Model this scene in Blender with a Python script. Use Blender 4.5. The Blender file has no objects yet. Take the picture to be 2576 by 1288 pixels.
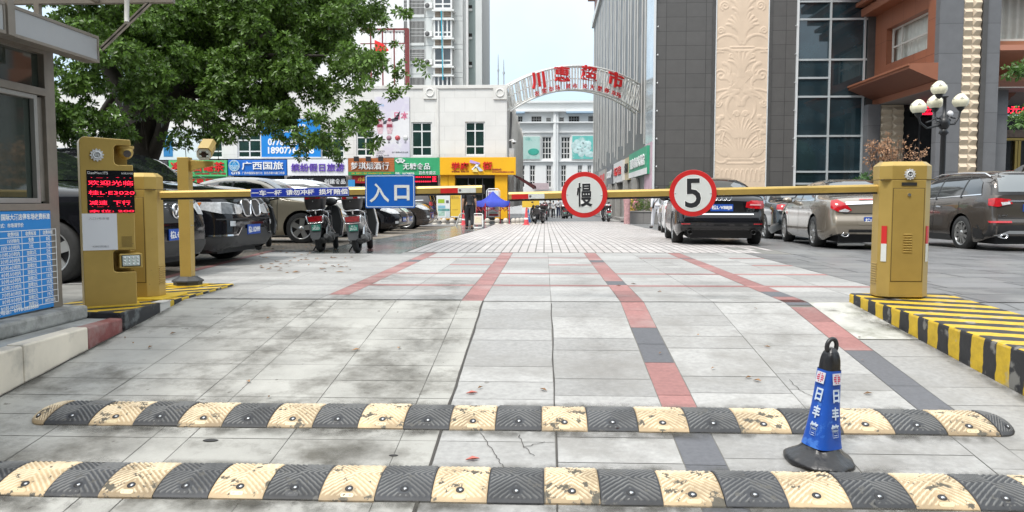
import bpy, bmesh, math, random
import numpy as np
from mathutils import Matrix, Vector
from mathutils.bvhtree import BVHTree

# ------------------------------------------------------------------ camera, sky, sun, exposure
SC = bpy.context.scene
COL = SC.collection
PITCH = math.atan(137 / 2000)
YAW = math.atan(82 / 2000 * math.cos(PITCH))
CAM_H = 0.90
cd = bpy.data.cameras.new('camera')
cd.sensor_width = 36.0
cd.lens = 36.0 * 2000 / 2576
cd.clip_start = 0.05
cd.clip_end = 3000
cam = bpy.data.objects.new('camera', cd)
COL.objects.link(cam)
cam.location = (0, 0, CAM_H)
cam.rotation_euler = (math.pi / 2 - PITCH, 0, YAW)
SC.camera = cam

SUN_EL, SUN_AZ = math.radians(58), math.radians(215)     # azimuth clockwise from +Y
w = bpy.data.worlds.new('World')
SC.world = w
w.use_nodes = True
wn = w.node_tree.nodes
bg = wn['Background']
sky = wn.new('ShaderNodeTexSky')
sky.sky_type = 'NISHITA'
sky.sun_disc = False
sky.sun_elevation = SUN_EL
sky.sun_rotation = SUN_AZ
sky.air_density = 1.0
sky.dust_density = 5.0
sky.ozone_density = 1.0
# thin bright overcast: the sky texture is partly washed out by an even cloud layer
cl = wn.new('ShaderNodeMixRGB')
cl.inputs['Fac'].default_value = 0.85
wt = wn.new('ShaderNodeTexCoord')
wz = wn.new('ShaderNodeSeparateXYZ')
w.node_tree.links.new(wt.outputs['Generated'], wz.inputs[0])
zr = wn.new('ShaderNodeValToRGB')                         # an overcast sky is brightest overhead
zr.color_ramp.elements[0].position = .05
zr.color_ramp.elements[0].color = (.345, .465, .575, 1)
zr.color_ramp.elements[1].position = .8
zr.color_ramp.elements[1].color = (1.15, 1.2, 1.22, 1)
w.node_tree.links.new(wz.outputs['Z'], zr.inputs['Fac'])
zs_ = wn.new('ShaderNodeVectorMath')
zs_.operation = 'SCALE'
zs_.inputs['Scale'].default_value = 10.0
w.node_tree.links.new(zr.outputs[0], zs_.inputs[0])
cn_ = wn.new('ShaderNodeTexNoise')
cn_.inputs['Scale'].default_value = 4.5
cn_.inputs['Detail'].default_value = 6
cm_ = wn.new('ShaderNodeMapRange')
cm_.inputs['From Min'].default_value = .35
cm_.inputs['From Max'].default_value = .68
cm_.inputs['To Min'].default_value = 9.3
cm_.inputs['To Max'].default_value = 11.2
w.node_tree.links.new(wt.outputs['Generated'], cn_.inputs['Vector'])
w.node_tree.links.new(cn_.outputs['Fac'], cm_.inputs['Value'])
w.node_tree.links.new(cm_.outputs[0], zs_.inputs['Scale'])
w.node_tree.links.new(zs_.outputs[0], cl.inputs['Color2'])
w.node_tree.links.new(sky.outputs['Color'], cl.inputs['Color1'])
w.node_tree.links.new(cl.outputs['Color'], bg.inputs['Color'])
bg.inputs['Strength'].default_value = 0.10

sd = bpy.data.lights.new('sun', 'SUN')
sd.energy = 1.5
sd.angle = math.radians(14)
sd.color = (1.0, 0.97, 0.92)
sun = bpy.data.objects.new('sun', sd)
COL.objects.link(sun)
sdir = Vector((math.sin(SUN_AZ) * math.cos(SUN_EL), math.cos(SUN_AZ) * math.cos(SUN_EL), math.sin(SUN_EL)))
sun.rotation_euler = sdir.to_track_quat('Z', 'Y').to_euler()
sun.location = sdir * 60

SC.view_settings.view_transform = 'Standard'
SC.view_settings.look = 'None'
SC.view_settings.gamma = 1.0
SC.view_settings.use_curve_mapping = False
SC.view_settings.exposure = 0.96
SC.cycles.max_bounces = 6
SC.cycles.transparent_max_bounces = 12
SC.cycles.use_denoising = True

# ------------------------------------------------------------------ photo geometry: where a point of the scene stands
_R = Vector((math.cos(YAW), math.sin(YAW), 0))
_F = Vector((-math.sin(YAW) * math.cos(PITCH), math.cos(YAW) * math.cos(PITCH), -math.sin(PITCH)))
_U = Vector((-math.sin(YAW) * math.sin(PITCH), math.cos(YAW) * math.sin(PITCH), math.cos(PITCH)))
PROF = [(-60, -.644), (1.5, -.644), (7.1, 0), (17, 0), (32, -.2), (45, -.27), (60, -.4), (90, -.75), (130, -.9), (900, -.9)]

def gz(X, Y):
	"""Height of the ground: the entrance ramp, the court behind it, the slow fall down the alley."""
	z = PROF[-1][1]
	for (a0, b0), (a1, b1) in zip(PROF, PROF[1:]):
		if Y <= a1:
			z = b0 + (b1 - b0) * (Y - a0) / (a1 - a0)
			break
	s = min(1, max(0, (Y - 9) / 5))
	return z - 0.018 * min(6, max(0, X - 3.5)) * s

def ray(x, y):
	return _R * ((x - 1288) / 2000) + _U * (-(y - 644) / 2000) + _F

def P(x, y, Y):
	"""Point at depth Y on the camera ray through image pixel (x, y)."""
	d = ray(x, y)
	return Vector((0, 0, CAM_H)) + d * (Y / d.y)

def G(x, y):
	d = ray(x, y)
	lo = hi = .5
	for i in range(1, 2600):
		hi = .5 * 1.003 ** i
		if CAM_H + d.z * hi < gz(d.x * hi, d.y * hi):
			break
		lo = hi
	for _ in range(30):
		m = (lo + hi) / 2
		if CAM_H + d.z * m < gz(d.x * m, d.y * m):
			hi = m
		else:
			lo = m
	return Vector((d.x * lo, d.y * lo, CAM_H + d.z * lo))

def BX(x0, y0, x1, y1, Y):
	"""x0, x1, z0, z1 on the upright plane at depth Y."""
	a = P(x0, (y0 + y1) / 2, Y)
	b = P(x1, (y0 + y1) / 2, Y)
	m = (x0 + x1) / 2
	return a.x, b.x, P(m, y1, Y).z, P(m, y0, Y).z

# ------------------------------------------------------------------ materials
_mats = {}

def M(name, c=(.5, .5, .5), r=.6, m=0.0, var=0.0, sc=3.0, bump=0.0, bsc=60.0, coat=0.0, em=None, es=1.0, isl=0.0, spec=.5,
	dirt=None, dsc=1.5, dth=(.5, .62), trans=0.0, det=5.0, spk=None):
	if name in _mats:
		return _mats[name]
	mt = bpy.data.materials.new(name)
	mt.use_nodes = True
	_mats[name] = mt
	nt = mt.node_tree
	N, L = nt.nodes, nt.links
	b = N['Principled BSDF']
	b.inputs['Base Color'].default_value = (*c, 1)
	b.inputs['Roughness'].default_value = r
	b.inputs['Metallic'].default_value = m
	b.inputs['Specular IOR Level'].default_value = spec
	if coat:
		b.inputs['Coat Weight'].default_value = coat
		b.inputs['Coat Roughness'].default_value = .04
	if em:
		b.inputs['Emission Color'].default_value = (*em, 1)
		b.inputs['Emission Strength'].default_value = es
	tc = N.new('ShaderNodeTexCoord')
	out = None
	if var or isl or dirt:
		rgb = N.new('ShaderNodeRGB')
		rgb.outputs[0].default_value = (*c, 1)
		out = rgb.outputs[0]
	if var:
		nz = N.new('ShaderNodeTexNoise')
		nz.inputs['Scale'].default_value = sc
		nz.inputs['Detail'].default_value = det
		nz.inputs['Roughness'].default_value = .62
		L.new(tc.outputs['Object'], nz.inputs['Vector'])
		mr = N.new('ShaderNodeMapRange')
		mr.inputs['From Min'].default_value = .3
		mr.inputs['From Max'].default_value = .7
		mr.inputs['To Min'].default_value = 1 - var
		mr.inputs['To Max'].default_value = 1 + var
		L.new(nz.outputs['Fac'], mr.inputs['Value'])
		mu = N.new('ShaderNodeVectorMath')
		mu.operation = 'SCALE'
		L.new(out, mu.inputs[0])
		L.new(mr.outputs[0], mu.inputs['Scale'])
		out = mu.outputs[0]
	if isl:
		ge = N.new('ShaderNodeNewGeometry')
		mr = N.new('ShaderNodeMapRange')
		mr.inputs['To Min'].default_value = 1 - isl
		mr.inputs['To Max'].default_value = 1 + isl
		L.new(ge.outputs['Random Per Island'], mr.inputs['Value'])
		mu = N.new('ShaderNodeVectorMath')
		mu.operation = 'SCALE'
		L.new(out, mu.inputs[0])
		L.new(mr.outputs[0], mu.inputs['Scale'])
		out = mu.outputs[0]
	if dirt:
		nz = N.new('ShaderNodeTexNoise')
		nz.inputs['Scale'].default_value = dsc
		nz.inputs['Detail'].default_value = 9
		nz.inputs['Roughness'].default_value = .68
		mp = N.new('ShaderNodeMapping')
		mp.inputs['Location'].default_value = (3.7, 1.3, 9.1)
		L.new(tc.outputs['Object'], mp.inputs['Vector'])
		L.new(mp.outputs[0], nz.inputs['Vector'])
		mr = N.new('ShaderNodeMapRange')
		mr.inputs['From Min'].default_value = dth[0]
		mr.inputs['From Max'].default_value = dth[1]
		L.new(nz.outputs['Fac'], mr.inputs['Value'])
		mx = N.new('ShaderNodeMixRGB')
		mx.inputs['Color2'].default_value = (*dirt, 1)
		L.new(mr.outputs[0], mx.inputs['Fac'])
		L.new(out, mx.inputs['Color1'])
		out = mx.outputs[0]
	if spk:
		nz = N.new('ShaderNodeTexNoise')
		nz.inputs['Scale'].default_value = spk[1]
		nz.inputs['Detail'].default_value = 3
		L.new(tc.outputs['Object'], nz.inputs['Vector'])
		mr = N.new('ShaderNodeMapRange')
		mr.inputs['From Min'].default_value = spk[2]
		mr.inputs['From Max'].default_value = spk[2] + .035
		mr.inputs['To Max'].default_value = .85
		L.new(nz.outputs['Fac'], mr.inputs['Value'])
		mx = N.new('ShaderNodeMixRGB')
		mx.inputs['Color2'].default_value = (*spk[0], 1)
		L.new(mr.outputs[0], mx.inputs['Fac'])
		L.new(out, mx.inputs['Color1'])
		out = mx.outputs[0]
	if out is not None:
		L.new(out, b.inputs['Base Color'])
	if bump:
		nz = N.new('ShaderNodeTexNoise')
		nz.inputs['Scale'].default_value = bsc
		nz.inputs['Detail'].default_value = 4
		L.new(tc.outputs['Object'], nz.inputs['Vector'])
		bp = N.new('ShaderNodeBump')
		bp.inputs['Strength'].default_value = bump
		bp.inputs['Distance'].default_value = .01
		L.new(nz.outputs['Fac'], bp.inputs['Height'])
		L.new(bp.outputs['Normal'], b.inputs['Normal'])
	if trans:
		t = N.new('ShaderNodeBsdfTranslucent')
		t.inputs['Color'].default_value = (c[0] * 1.6, c[1] * 1.7, c[2] * .9, 1)
		if out is not None:
			L.new(out, t.inputs['Color'])
		mx = N.new('ShaderNodeMixShader')
		mx.inputs['Fac'].default_value = trans
		L.new(b.outputs[0], mx.inputs[1])
		L.new(t.outputs[0], mx.inputs[2])
		L.new(mx.outputs[0], N['Material Output'].inputs['Surface'])
	return mt

def tiles(name, c, joint, tw, th, axes='xz', r=.5, gap=.012, var=.12, off=0.0, nvar=.12, spec=.5, nsc=2.0):
	"""Square-cut stone courses: brick pattern across two of the object's axes."""
	if name in _mats:
		return _mats[name]
	mt = M(name, c, r, spec=spec)
	N, L = mt.node_tree.nodes, mt.node_tree.links
	b = N['Principled BSDF']
	tc = N.new('ShaderNodeTexCoord')
	sp = N.new('ShaderNodeSeparateXYZ')
	cb = N.new('ShaderNodeCombineXYZ')
	L.new(tc.outputs['Object'], sp.inputs[0])
	L.new(sp.outputs[axes[0].upper()], cb.inputs[0])
	L.new(sp.outputs[axes[1].upper()], cb.inputs[1])
	br = N.new('ShaderNodeTexBrick')
	br.offset = off
	br.inputs['Color1'].default_value = (*[v * (1 - var) for v in c], 1)
	br.inputs['Color2'].default_value = (*[v * (1 + var) for v in c], 1)
	br.inputs['Mortar'].default_value = (*joint, 1)
	br.inputs['Scale'].default_value = 1.0
	br.inputs['Mortar Size'].default_value = gap
	br.inputs['Mortar Smooth'].default_value = .1
	br.inputs['Brick Width'].default_value = tw
	br.inputs['Row Height'].default_value = th
	L.new(cb.outputs[0], br.inputs['Vector'])
	nz = N.new('ShaderNodeTexNoise')
	nz.inputs['Scale'].default_value = nsc
	nz.inputs['Detail'].default_value = 8
	nz.inputs['Roughness'].default_value = .65
	L.new(tc.outputs['Object'], nz.inputs['Vector'])
	mr = N.new('ShaderNodeMapRange')
	mr.inputs['From Min'].default_value = .3
	mr.inputs['From Max'].default_value = .7
	mr.inputs['To Min'].default_value = 1 - nvar
	mr.inputs['To Max'].default_value = 1 + nvar
	L.new(nz.outputs['Fac'], mr.inputs['Value'])
	mu = N.new('ShaderNodeVectorMath')
	mu.operation = 'SCALE'
	L.new(br.outputs['Color'], mu.inputs[0])
	L.new(mr.outputs[0], mu.inputs['Scale'])
	L.new(mu.outputs[0], b.inputs['Base Color'])
	bp = N.new('ShaderNodeBump')
	bp.inputs['Strength'].default_value = .4
	bp.inputs['Distance'].default_value = .01
	bp.invert = True
	L.new(br.outputs['Fac'], bp.inputs['Height'])
	L.new(bp.outputs['Normal'], b.inputs['Normal'])
	return mt

def glass(name, c, r=.05, var=0.0):
	return M(name, c, r, spec=.9, coat=.6, var=var, sc=.6)

# ------------------------------------------------------------------ mesh helpers
class MB:
	def __init__(s):
		s.v, s.f, s.mi, s.sm = [], [], [], []

	def add(s, vs, fs, mi=0, sm=False):
		o = len(s.v)
		s.v += [tuple(p) for p in vs]
		for f in fs:
			s.f.append(tuple(i + o for i in f))
			s.mi.append(mi)
			s.sm.append(sm)
		return s

	def box(s, x0, y0, z0, x1, y1, z1, mi=0):
		x0, x1 = sorted((x0, x1))
		y0, y1 = sorted((y0, y1))
		z0, z1 = sorted((z0, z1))
		return s.add([(x0, y0, z0), (x1, y0, z0), (x1, y1, z0), (x0, y1, z0), (x0, y0, z1), (x1, y0, z1), (x1, y1, z1), (x0, y1, z1)],
					[(0, 3, 2, 1), (4, 5, 6, 7), (0, 1, 5, 4), (1, 2, 6, 5), (2, 3, 7, 6), (3, 0, 4, 7)], mi)

	def mbox(s, M4, hx, hy, hz, mi=0):
		o = len(s.v)
		s.box(-hx, -hy, -hz, hx, hy, hz, mi)
		for i in range(o, len(s.v)):
			s.v[i] = tuple(M4 @ Vector(s.v[i]))
		return s

	def prism(s, poly, M4, d, mi=0, sm=False):
		"""Polygon in the local XY plane pushed d along local +Z."""
		n = len(poly)
		a = sum(poly[i][0] * poly[(i + 1) % n][1] - poly[(i + 1) % n][0] * poly[i][1] for i in range(n))
		if a < 0:
			poly = poly[::-1]
		vs = [M4 @ Vector((p[0], p[1], 0)) for p in poly] + [M4 @ Vector((p[0], p[1], d)) for p in poly]
		fs = [tuple(range(n))[::-1], tuple(range(n, 2 * n))]
		if d < 0:
			fs = [f[::-1] for f in fs]
		s.add(vs, fs, mi)
		side = [(i, (i + 1) % n, n + (i + 1) % n, n + i) for i in range(n)]
		if d < 0:
			side = [f[::-1] for f in side]
		o = len(s.v) - 2 * n
		for f in side:
			s.f.append(tuple(i + o for i in f))
			s.mi.append(mi)
			s.sm.append(sm)
		return s

	def cyl(s, p0, p1, r0, r1=None, n=16, mi=0, sm=True, caps=True):
		p0, p1 = Vector(p0), Vector(p1)
		r1 = r0 if r1 is None else r1
		q = (p1 - p0).to_track_quat('Z', 'Y')
		vs = []
		for p, r in ((p0, r0), (p1, r1)):
			for k in range(n):
				t = 2 * math.pi * k / n
				vs.append(p + q @ Vector((r * math.cos(t), r * math.sin(t), 0)))
		s.add(vs, [(k, (k + 1) % n, n + (k + 1) % n, n + k) for k in range(n)], mi, sm)
		if caps:
			s.add(vs[:n], [tuple(range(n))[::-1]], mi)
			s.add(vs[n:], [tuple(range(n))], mi)
		return s

	def tube(s, pts, r, n=8, mi=0, closed=False):
		pts = [Vector(p) for p in pts]
		m = len(pts)
		rr = r if isinstance(r, (list, tuple)) else [r] * m
		vs, up = [], None
		for i, p in enumerate(pts):
			t = (pts[(i + 1) % m] - pts[i - 1]) if closed else (pts[min(i + 1, m - 1)] - pts[max(i - 1, 0)])
			t.normalize()
			if up is None:
				up = t.orthogonal().normalized()
			up = (up - t * up.dot(t)).normalized()
			bi = t.cross(up)
			for k in range(n):
				a = 2 * math.pi * k / n
				vs.append(p + (up * math.cos(a) + bi * math.sin(a)) * rr[i])
		fs = []
		for i in range(m if closed else m - 1):
			j = (i + 1) % m
			fs += [(i * n + k, i * n + (k + 1) % n, j * n + (k + 1) % n, j * n + k) for k in range(n)]
		s.add(vs, fs, mi, True)
		if not closed:
			s.add(vs[:n], [tuple(range(n))[::-1]], mi)
			s.add(vs[-n:], [tuple(range(n))], mi)
		return s

	def lathe(s, prof, M4=None, n=20, mi=0, sm=True, caps=True):
		"""(radius, height) profile turned about local Z."""
		M4 = M4 or Matrix()
		vs, m = [], len(prof)
		for r, z in prof:
			for k in range(n):
				a = 2 * math.pi * k / n
				vs.append(M4 @ Vector((r * math.cos(a), r * math.sin(a), z)))
		fs = []
		for i in range(m - 1):
			fs += [(i * n + k, i * n + (k + 1) % n, (i + 1) * n + (k + 1) % n, (i + 1) * n + k) for k in range(n)]
		s.add(vs, fs, mi, sm)
		if caps and prof[0][0] > 1e-5:
			s.add(vs[:n], [tuple(range(n))[::-1]], mi)
		if caps and prof[-1][0] > 1e-5:
			s.add(vs[-n:], [tuple(range(n))], mi)
		return s

	def ball(s, c, r, n=14, m=8, mi=0, sc=(1, 1, 1)):
		prof = [(max(1e-6, r * math.sin(math.pi * i / m)), -r * math.cos(math.pi * i / m)) for i in range(m + 1)]
		return s.lathe(prof, Matrix.Translation(c) @ Matrix.Diagonal((*sc, 1)), n, mi)

	def xf(s, M4):
		s.v = [tuple(M4 @ Vector(p)) for p in s.v]
		return s

	def merge(s, o):
		k = len(s.v)
		s.v += o.v
		s.f += [tuple(i + k for i in f) for f in o.f]
		s.mi += o.mi
		s.sm += o.sm
		return s

FRAME = {}

def build(mb, name, mat, parent=None, world=True, bevel=0, seg=2, subd=0, weld=False):
	"""Link the shape as ONE mesh object. With a parent its points are moved into the parent's frame (world=True) or taken as local."""
	me = bpy.data.meshes.new(name)
	vs = mb.v
	loc = None
	if parent is not None:
		fr = FRAME[parent.name]
		if world:
			inv = fr.inverted()
			vs = [inv @ Vector(p) for p in vs]
	else:
		A = np.array(vs)
		lo, hi = A.min(0), A.max(0)
		loc = ((lo[0] + hi[0]) / 2, (lo[1] + hi[1]) / 2, lo[2])
		vs = A - np.array(loc)
	me.from_pydata([tuple(p) for p in vs], [], mb.f)
	ms = mat if isinstance(mat, (list, tuple)) else [mat]
	for x in ms:
		me.materials.append(x)
	me.polygons.foreach_set('material_index', mb.mi)
	me.polygons.foreach_set('use_smooth', mb.sm)
	if weld:
		bm = bmesh.new()
		bm.from_mesh(me)
		bmesh.ops.remove_doubles(bm, verts=bm.verts, dist=1e-5)
		bm.to_mesh(me)
		bm.free()
	me.update()
	o = bpy.data.objects.new(name, me)
	COL.objects.link(o)
	if parent is not None:
		o.parent = parent
		FRAME[o.name] = FRAME[parent.name]
	else:
		o.location = loc
		FRAME[o.name] = Matrix.Translation(loc)
	if bevel:
		b = o.modifiers.new('bevel', 'BEVEL')
		b.width = bevel
		b.segments = seg
		b.limit_method = 'ANGLE'
		b.angle_limit = math.radians(40)
		b.harden_normals = False
	if subd:
		b = o.modifiers.new('subd', 'SUBSURF')
		b.levels = b.render_levels = subd
	return o

def tag(o, label=None, cat=None, group=None, kind=None):
	for k, v in (('label', label), ('category', cat), ('group', group), ('kind', kind)):
		if v:
			o[k] = v
	return o

def thing(name, label, cat, loc=(0, 0, 0), rz=0.0, group=None, rx=0.0, ry=0.0, scale=1.0):
	"""An Empty at the thing's base that parents its parts."""
	o = bpy.data.objects.new(name, None)
	o.empty_display_size = .2
	COL.objects.link(o)
	o.location = loc
	o.rotation_euler = (rx, ry, rz)
	o.scale = (scale,) * 3
	FRAME[o.name] = Matrix.Translation(loc) @ o.rotation_euler.to_matrix().to_4x4() @ Matrix.Scale(scale, 4)
	return tag(o, label, cat, group)

def dup(root, loc, rz=None, label=None, scale=None):
	"""A copy of a thing with copies of its parts and sub-parts."""
	def cp(o, par):
		c = o.copy()
		COL.objects.link(c)
		c.parent = par
		for ch in list(o.children):
			cp(ch, c)
		return c
	r = cp(root, None)
	r.location = loc
	if rz is not None:
		r.rotation_euler.z = rz
	if scale:
		r.scale = (scale,) * 3
	if label:
		r['label'] = label
	FRAME[r.name] = Matrix.Translation(loc) @ r.rotation_euler.to_matrix().to_4x4()
	return r

def struct(name, mb, mat, label=None, **k):
	return tag(build(mb, name, mat, **k), label, None, None, 'structure')

def text_mb(s, w, h, depth=.01, bold=.02, mi=0):
	"""Lettering fitted to a w by h box centred on the origin, facing local +Z."""
	c = bpy.data.curves.new('lettering', 'FONT')
	c.body = s
	c.offset = bold
	c.extrude = .5
	c.resolution_u = 3
	o = bpy.data.objects.new('lettering', c)
	m = o.to_mesh()
	A = np.array([v.co[:] for v in m.vertices]) if len(m.vertices) else np.zeros((1, 3))
	lo, hi = A.min(0), A.max(0)
	S = np.array([w / max(hi[0] - lo[0], 1e-6), h / max(hi[1] - lo[1], 1e-6), depth / max(hi[2] - lo[2], 1e-6)])
	A = (A - np.array([(lo[0] + hi[0]) / 2, (lo[1] + hi[1]) / 2, lo[2]])) * S
	mb = MB()
	mb.add([tuple(p) for p in A], [tuple(p.vertices) for p in m.polygons], mi)
	o.to_mesh_clear()
	bpy.data.objects.remove(o)
	bpy.data.curves.remove(c)
	return mb

def basis(o, right, up):
	r = Vector(right).normalized()
	u = Vector(up).normalized()
	n = r.cross(u).normalized()
	u = n.cross(r)
	m = Matrix((r, u, n)).transposed().to_4x4()
	m.translation = Vector(o)
	return m

FACE = ((1, 0, 0), (0, 0, 1))

def letters(s, center, w, h, mat, parent=None, name='lettering', right=(1, 0, 0), up=(0, 0, 1), depth=.012, bold=.02, world=True):
	mb = text_mb(s, w, h, depth, bold).xf(basis(center, right, up))
	return build(mb, name, mat, parent, world)

def rect(w, h, r=0.0, n=4):
	if r <= 0:
		return [(-w / 2, -h / 2), (w / 2, -h / 2), (w / 2, h / 2), (-w / 2, h / 2)]
	o = []
	for cx, cy, a0 in ((w / 2 - r, -h / 2 + r, -90), (w / 2 - r, h / 2 - r, 0), (-w / 2 + r, h / 2 - r, 90), (-w / 2 + r, -h / 2 + r, 180)):
		for k in range(n + 1):
			a = math.radians(a0 + 90 * k / n)
			o.append((cx + r * math.cos(a), cy + r * math.sin(a)))
	return o

def circ(r, n=32, cx=0, cy=0, a0=0, a1=2 * math.pi):
	full = abs(a1 - a0 - 2 * math.pi) < 1e-6
	return [(cx + r * math.cos(a0 + (a1 - a0) * k / (n if full else n - 1)), cy + r * math.sin(a0 + (a1 - a0) * k / (n if full else n - 1))) for k in range(n)]

def sheet(name, poly, mat, lift, label=None, kind='structure', cat=None, grid=None, group=None):
	"""A flat-laid surface that follows the ground, lift metres above it."""
	bm = bmesh.new()
	polys = poly if isinstance(poly[0][0], (tuple, list)) else [poly]
	for pg in polys:
		bm.faces.new([bm.verts.new((p[0], p[1], 0)) for p in pg])
	bmesh.ops.recalc_face_normals(bm, faces=bm.faces)
	ys = [v.co.y for v in bm.verts]
	xs = [v.co.x for v in bm.verts]
	cuts = [c for c in (1.5, 7.1, 9, 10, 11.5, 14, 17, 24.5, 32, 45, 60, 90, 130) if min(ys) < c < max(ys)]
	for c in cuts:
		bmesh.ops.bisect_plane(bm, geom=bm.verts[:] + bm.edges[:] + bm.faces[:], plane_co=(0, c, 0), plane_no=(0, 1, 0))
	for c in (3.5, 5, 6.5, 8, 9.5):
		if min(xs) < c < max(xs):
			bmesh.ops.bisect_plane(bm, geom=bm.verts[:] + bm.edges[:] + bm.faces[:], plane_co=(c, 0, 0), plane_no=(1, 0, 0))
	for v in bm.verts:
		v.co.z = gz(v.co.x, v.co.y) + lift
	for f in bm.faces:
		if f.normal.z < 0:
			f.normal_flip()
	bm.normal_update()
	for f in bm.faces:
		if f.normal.z < 0:
			f.normal_flip()
	me = bpy.data.meshes.new(name)
	bm.to_mesh(me)
	bm.free()
	me.materials.append(mat)
	o = bpy.data.objects.new(name, me)
	COL.objects.link(o)
	FRAME[o.name] = Matrix()
	return tag(o, label, cat, group, kind)

GAPR = random.Random(17)

def cells(x0, x1, xcuts, ycuts, gap, keep=lambda x, y: True, rnd=None):
	"""Quads of a slab field, separated by joints."""
	out = []
	xs = [x0] + [c for c in xcuts if x0 < c < x1] + [x1]
	for ya, yb in zip(ycuts, ycuts[1:]):
		for xa, xb in zip(xs, xs[1:]):
			if keep((xa + xb) / 2, (ya + yb) / 2):
				h = gap / 2 * GAPR.choice((.7, .8, 1, 1, 1.7))
				out.append(((xa + h, ya + h), (xb - h, ya + h), (xb - h, yb - h), (xa + h, yb - h)))
	return out

WHITE = M('white_paint', (.78, .78, .77), .45, var=.04)
BLACK = M('black_rubber', (.018, .018, .02), .6)
BLACKP = M('black_plastic', (.022, .022, .024), .42)
STEEL = M('steel', (.55, .56, .57), .32, 1.0)
ALU = M('weathered_aluminium', (.205, .18, .15), .45, .3, var=.15, sc=6)
CHROME = M('chrome', (.82, .82, .84), .12, 1.0)
LEDRED = M('led_red', (.3, .005, .01), .4, em=(1.0, .015, .05), es=1.6)

# ------------------------------------------------------------------ ground
C_SOIL = tiles('court_stone', (.17, .17, .172), (.07, .07, .068), .9, .45, 'xy', .5, .012, .2, .5, .2)
C_JOINT = M('joint_dirt', (.17, .165, .15), .9, var=.3, sc=3)
C_CONC = M('old_concrete', (.345, .338, .312), .82, var=.16, sc=2.4, bump=.25, bsc=90, dirt=(.115, .108, .092), dsc=1.7, dth=(.49, .68), isl=.05, det=9, spk=((.13, .12, .105), 13, .705))
C_CONC2 = M('patched_concrete', (.44, .435, .40), .85, var=.2, sc=3, bump=.3, bsc=70, dirt=(.20, .20, .16), dsc=2.2, dth=(.48, .66))
C_SLAB = M('pale_granite', (.318, .312, .300), .6, var=.16, sc=26, isl=.17, bump=.12, bsc=160, dirt=(.225, .216, .20), dsc=1.6, dth=(.48, .72), det=9, spk=((.17, .16, .145), 9, .74))
C_RED = M('red_granite', (.275, .128, .118), .62, var=.16, sc=28, isl=.2, bump=.1, bsc=160, dirt=(.33, .24, .225), dsc=1.4, dth=(.52, .75))
C_DARK = M('dark_granite', (.10, .102, .112), .6, var=.14, sc=40, isl=.12, bump=.1, bsc=160)
C_GRID = M('white_paver', (.43, .40, .385), .55, var=.12, sc=1.2, isl=.10, dirt=(.40, .36, .34), dsc=.5, dth=(.48, .66))
C_WET = M('wet_dark_granite', (.15, .165, .16), .17, var=.25, sc=2, isl=.25)
C_WETRED = M('wet_red_granite', (.20, .11, .105), .18, var=.2, sc=2, isl=.15)
C_COURT = M('court_granite', (.165, .165, .168), .36, var=.22, sc=.7, isl=.2, dirt=(.225, .225, .22), dsc=.6, dth=(.48, .6))
C_BRICK = tiles('grass_brick', (.20, .165, .13), (.075, .07, .055), .25, .125, 'xy', .85, .014, .25, .5, .25)
LINE = M('worn_line_paint', (.62, .62, .60), .7, dirt=(.22, .2, .18), dsc=3, dth=(.5, .62))

bm_v, bm_f = [], []
gx = [-400, -120, -40, -12, -6, 0, 3.5, 5, 6.5, 8, 9.5, 14, 40, 120, 400]
gy = [-60, -10, 1.5, 7.1, 9, 10, 11.5, 14, 17, 24.5, 32, 45, 60, 90, 130, 300, 900]
mb = MB()
for y in gy:
	for x in gx:
		mb.v.append((x, y, gz(x, y)))
nx = len(gx)
for j in range(len(gy) - 1):
	for i in range(nx - 1):
		k = j * nx + i
		mb.f.append((k, k + 1, k + nx + 1, k + nx))
		mb.mi.append(0)
		mb.sm.append(False)
me_o = build(mb, 'ground', C_SOIL)
tag(me_o, kind='structure')

# dark bedding that shows in the joints of the laid stone
sheet('paving_bed', [(-5.2, 1.2), (2.98, 1.2), (2.98, 7.15), (3.45, 7.15), (3.45, 13.85), (4.3, 13.85), (4.3, 48.1), (-2.5, 48.1), (-2.5, 13.85), (-5.2, 13.85)], C_JOINT, .004)

rng = random.Random(3)
# left half of the ramp: scored concrete
rows = [1.3 + .305 * k for k in range(20)]
rows = [r for r in rows if r < 7.05] + [7.2]
sheet('concrete_ramp', cells(-3.3, -.555, [-2.66, -2.07, -1.87, -1.34, -.75], rows, .0045), C_CONC, .008)
# right half of the ramp: granite slabs in columns, rows of one or two courses

def colrows(y0, y1, seed, d=.305, two=.35):
	r = random.Random(seed)
	o = [y0]
	while o[-1] < y1 - .2:
		o.append(min(y1, o[-1] + (d * 2 if r.random() < two else d)))
	o[-1] = y1
	return o

ramp = []
for i, (xa, xb) in enumerate([(-.545, .06), (.06, .68), (.885, 1.5), (1.5, 2.13), (2.335, 2.94)]):
	y1 = 7.1 if i < 4 else 5.95
	ramp += cells(xa, xb, [], colrows(1.3 + .07 * i, y1, i + 4), .0045)
ramp = [q for q in ramp]
sheet('granite_ramp', ramp, C_SLAB, .008)
sheet('concrete_patch', [(2.335, 5.96), (2.98, 5.96), (2.98, 7.1), (2.335, 7.1)], C_CONC2, .010)

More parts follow.
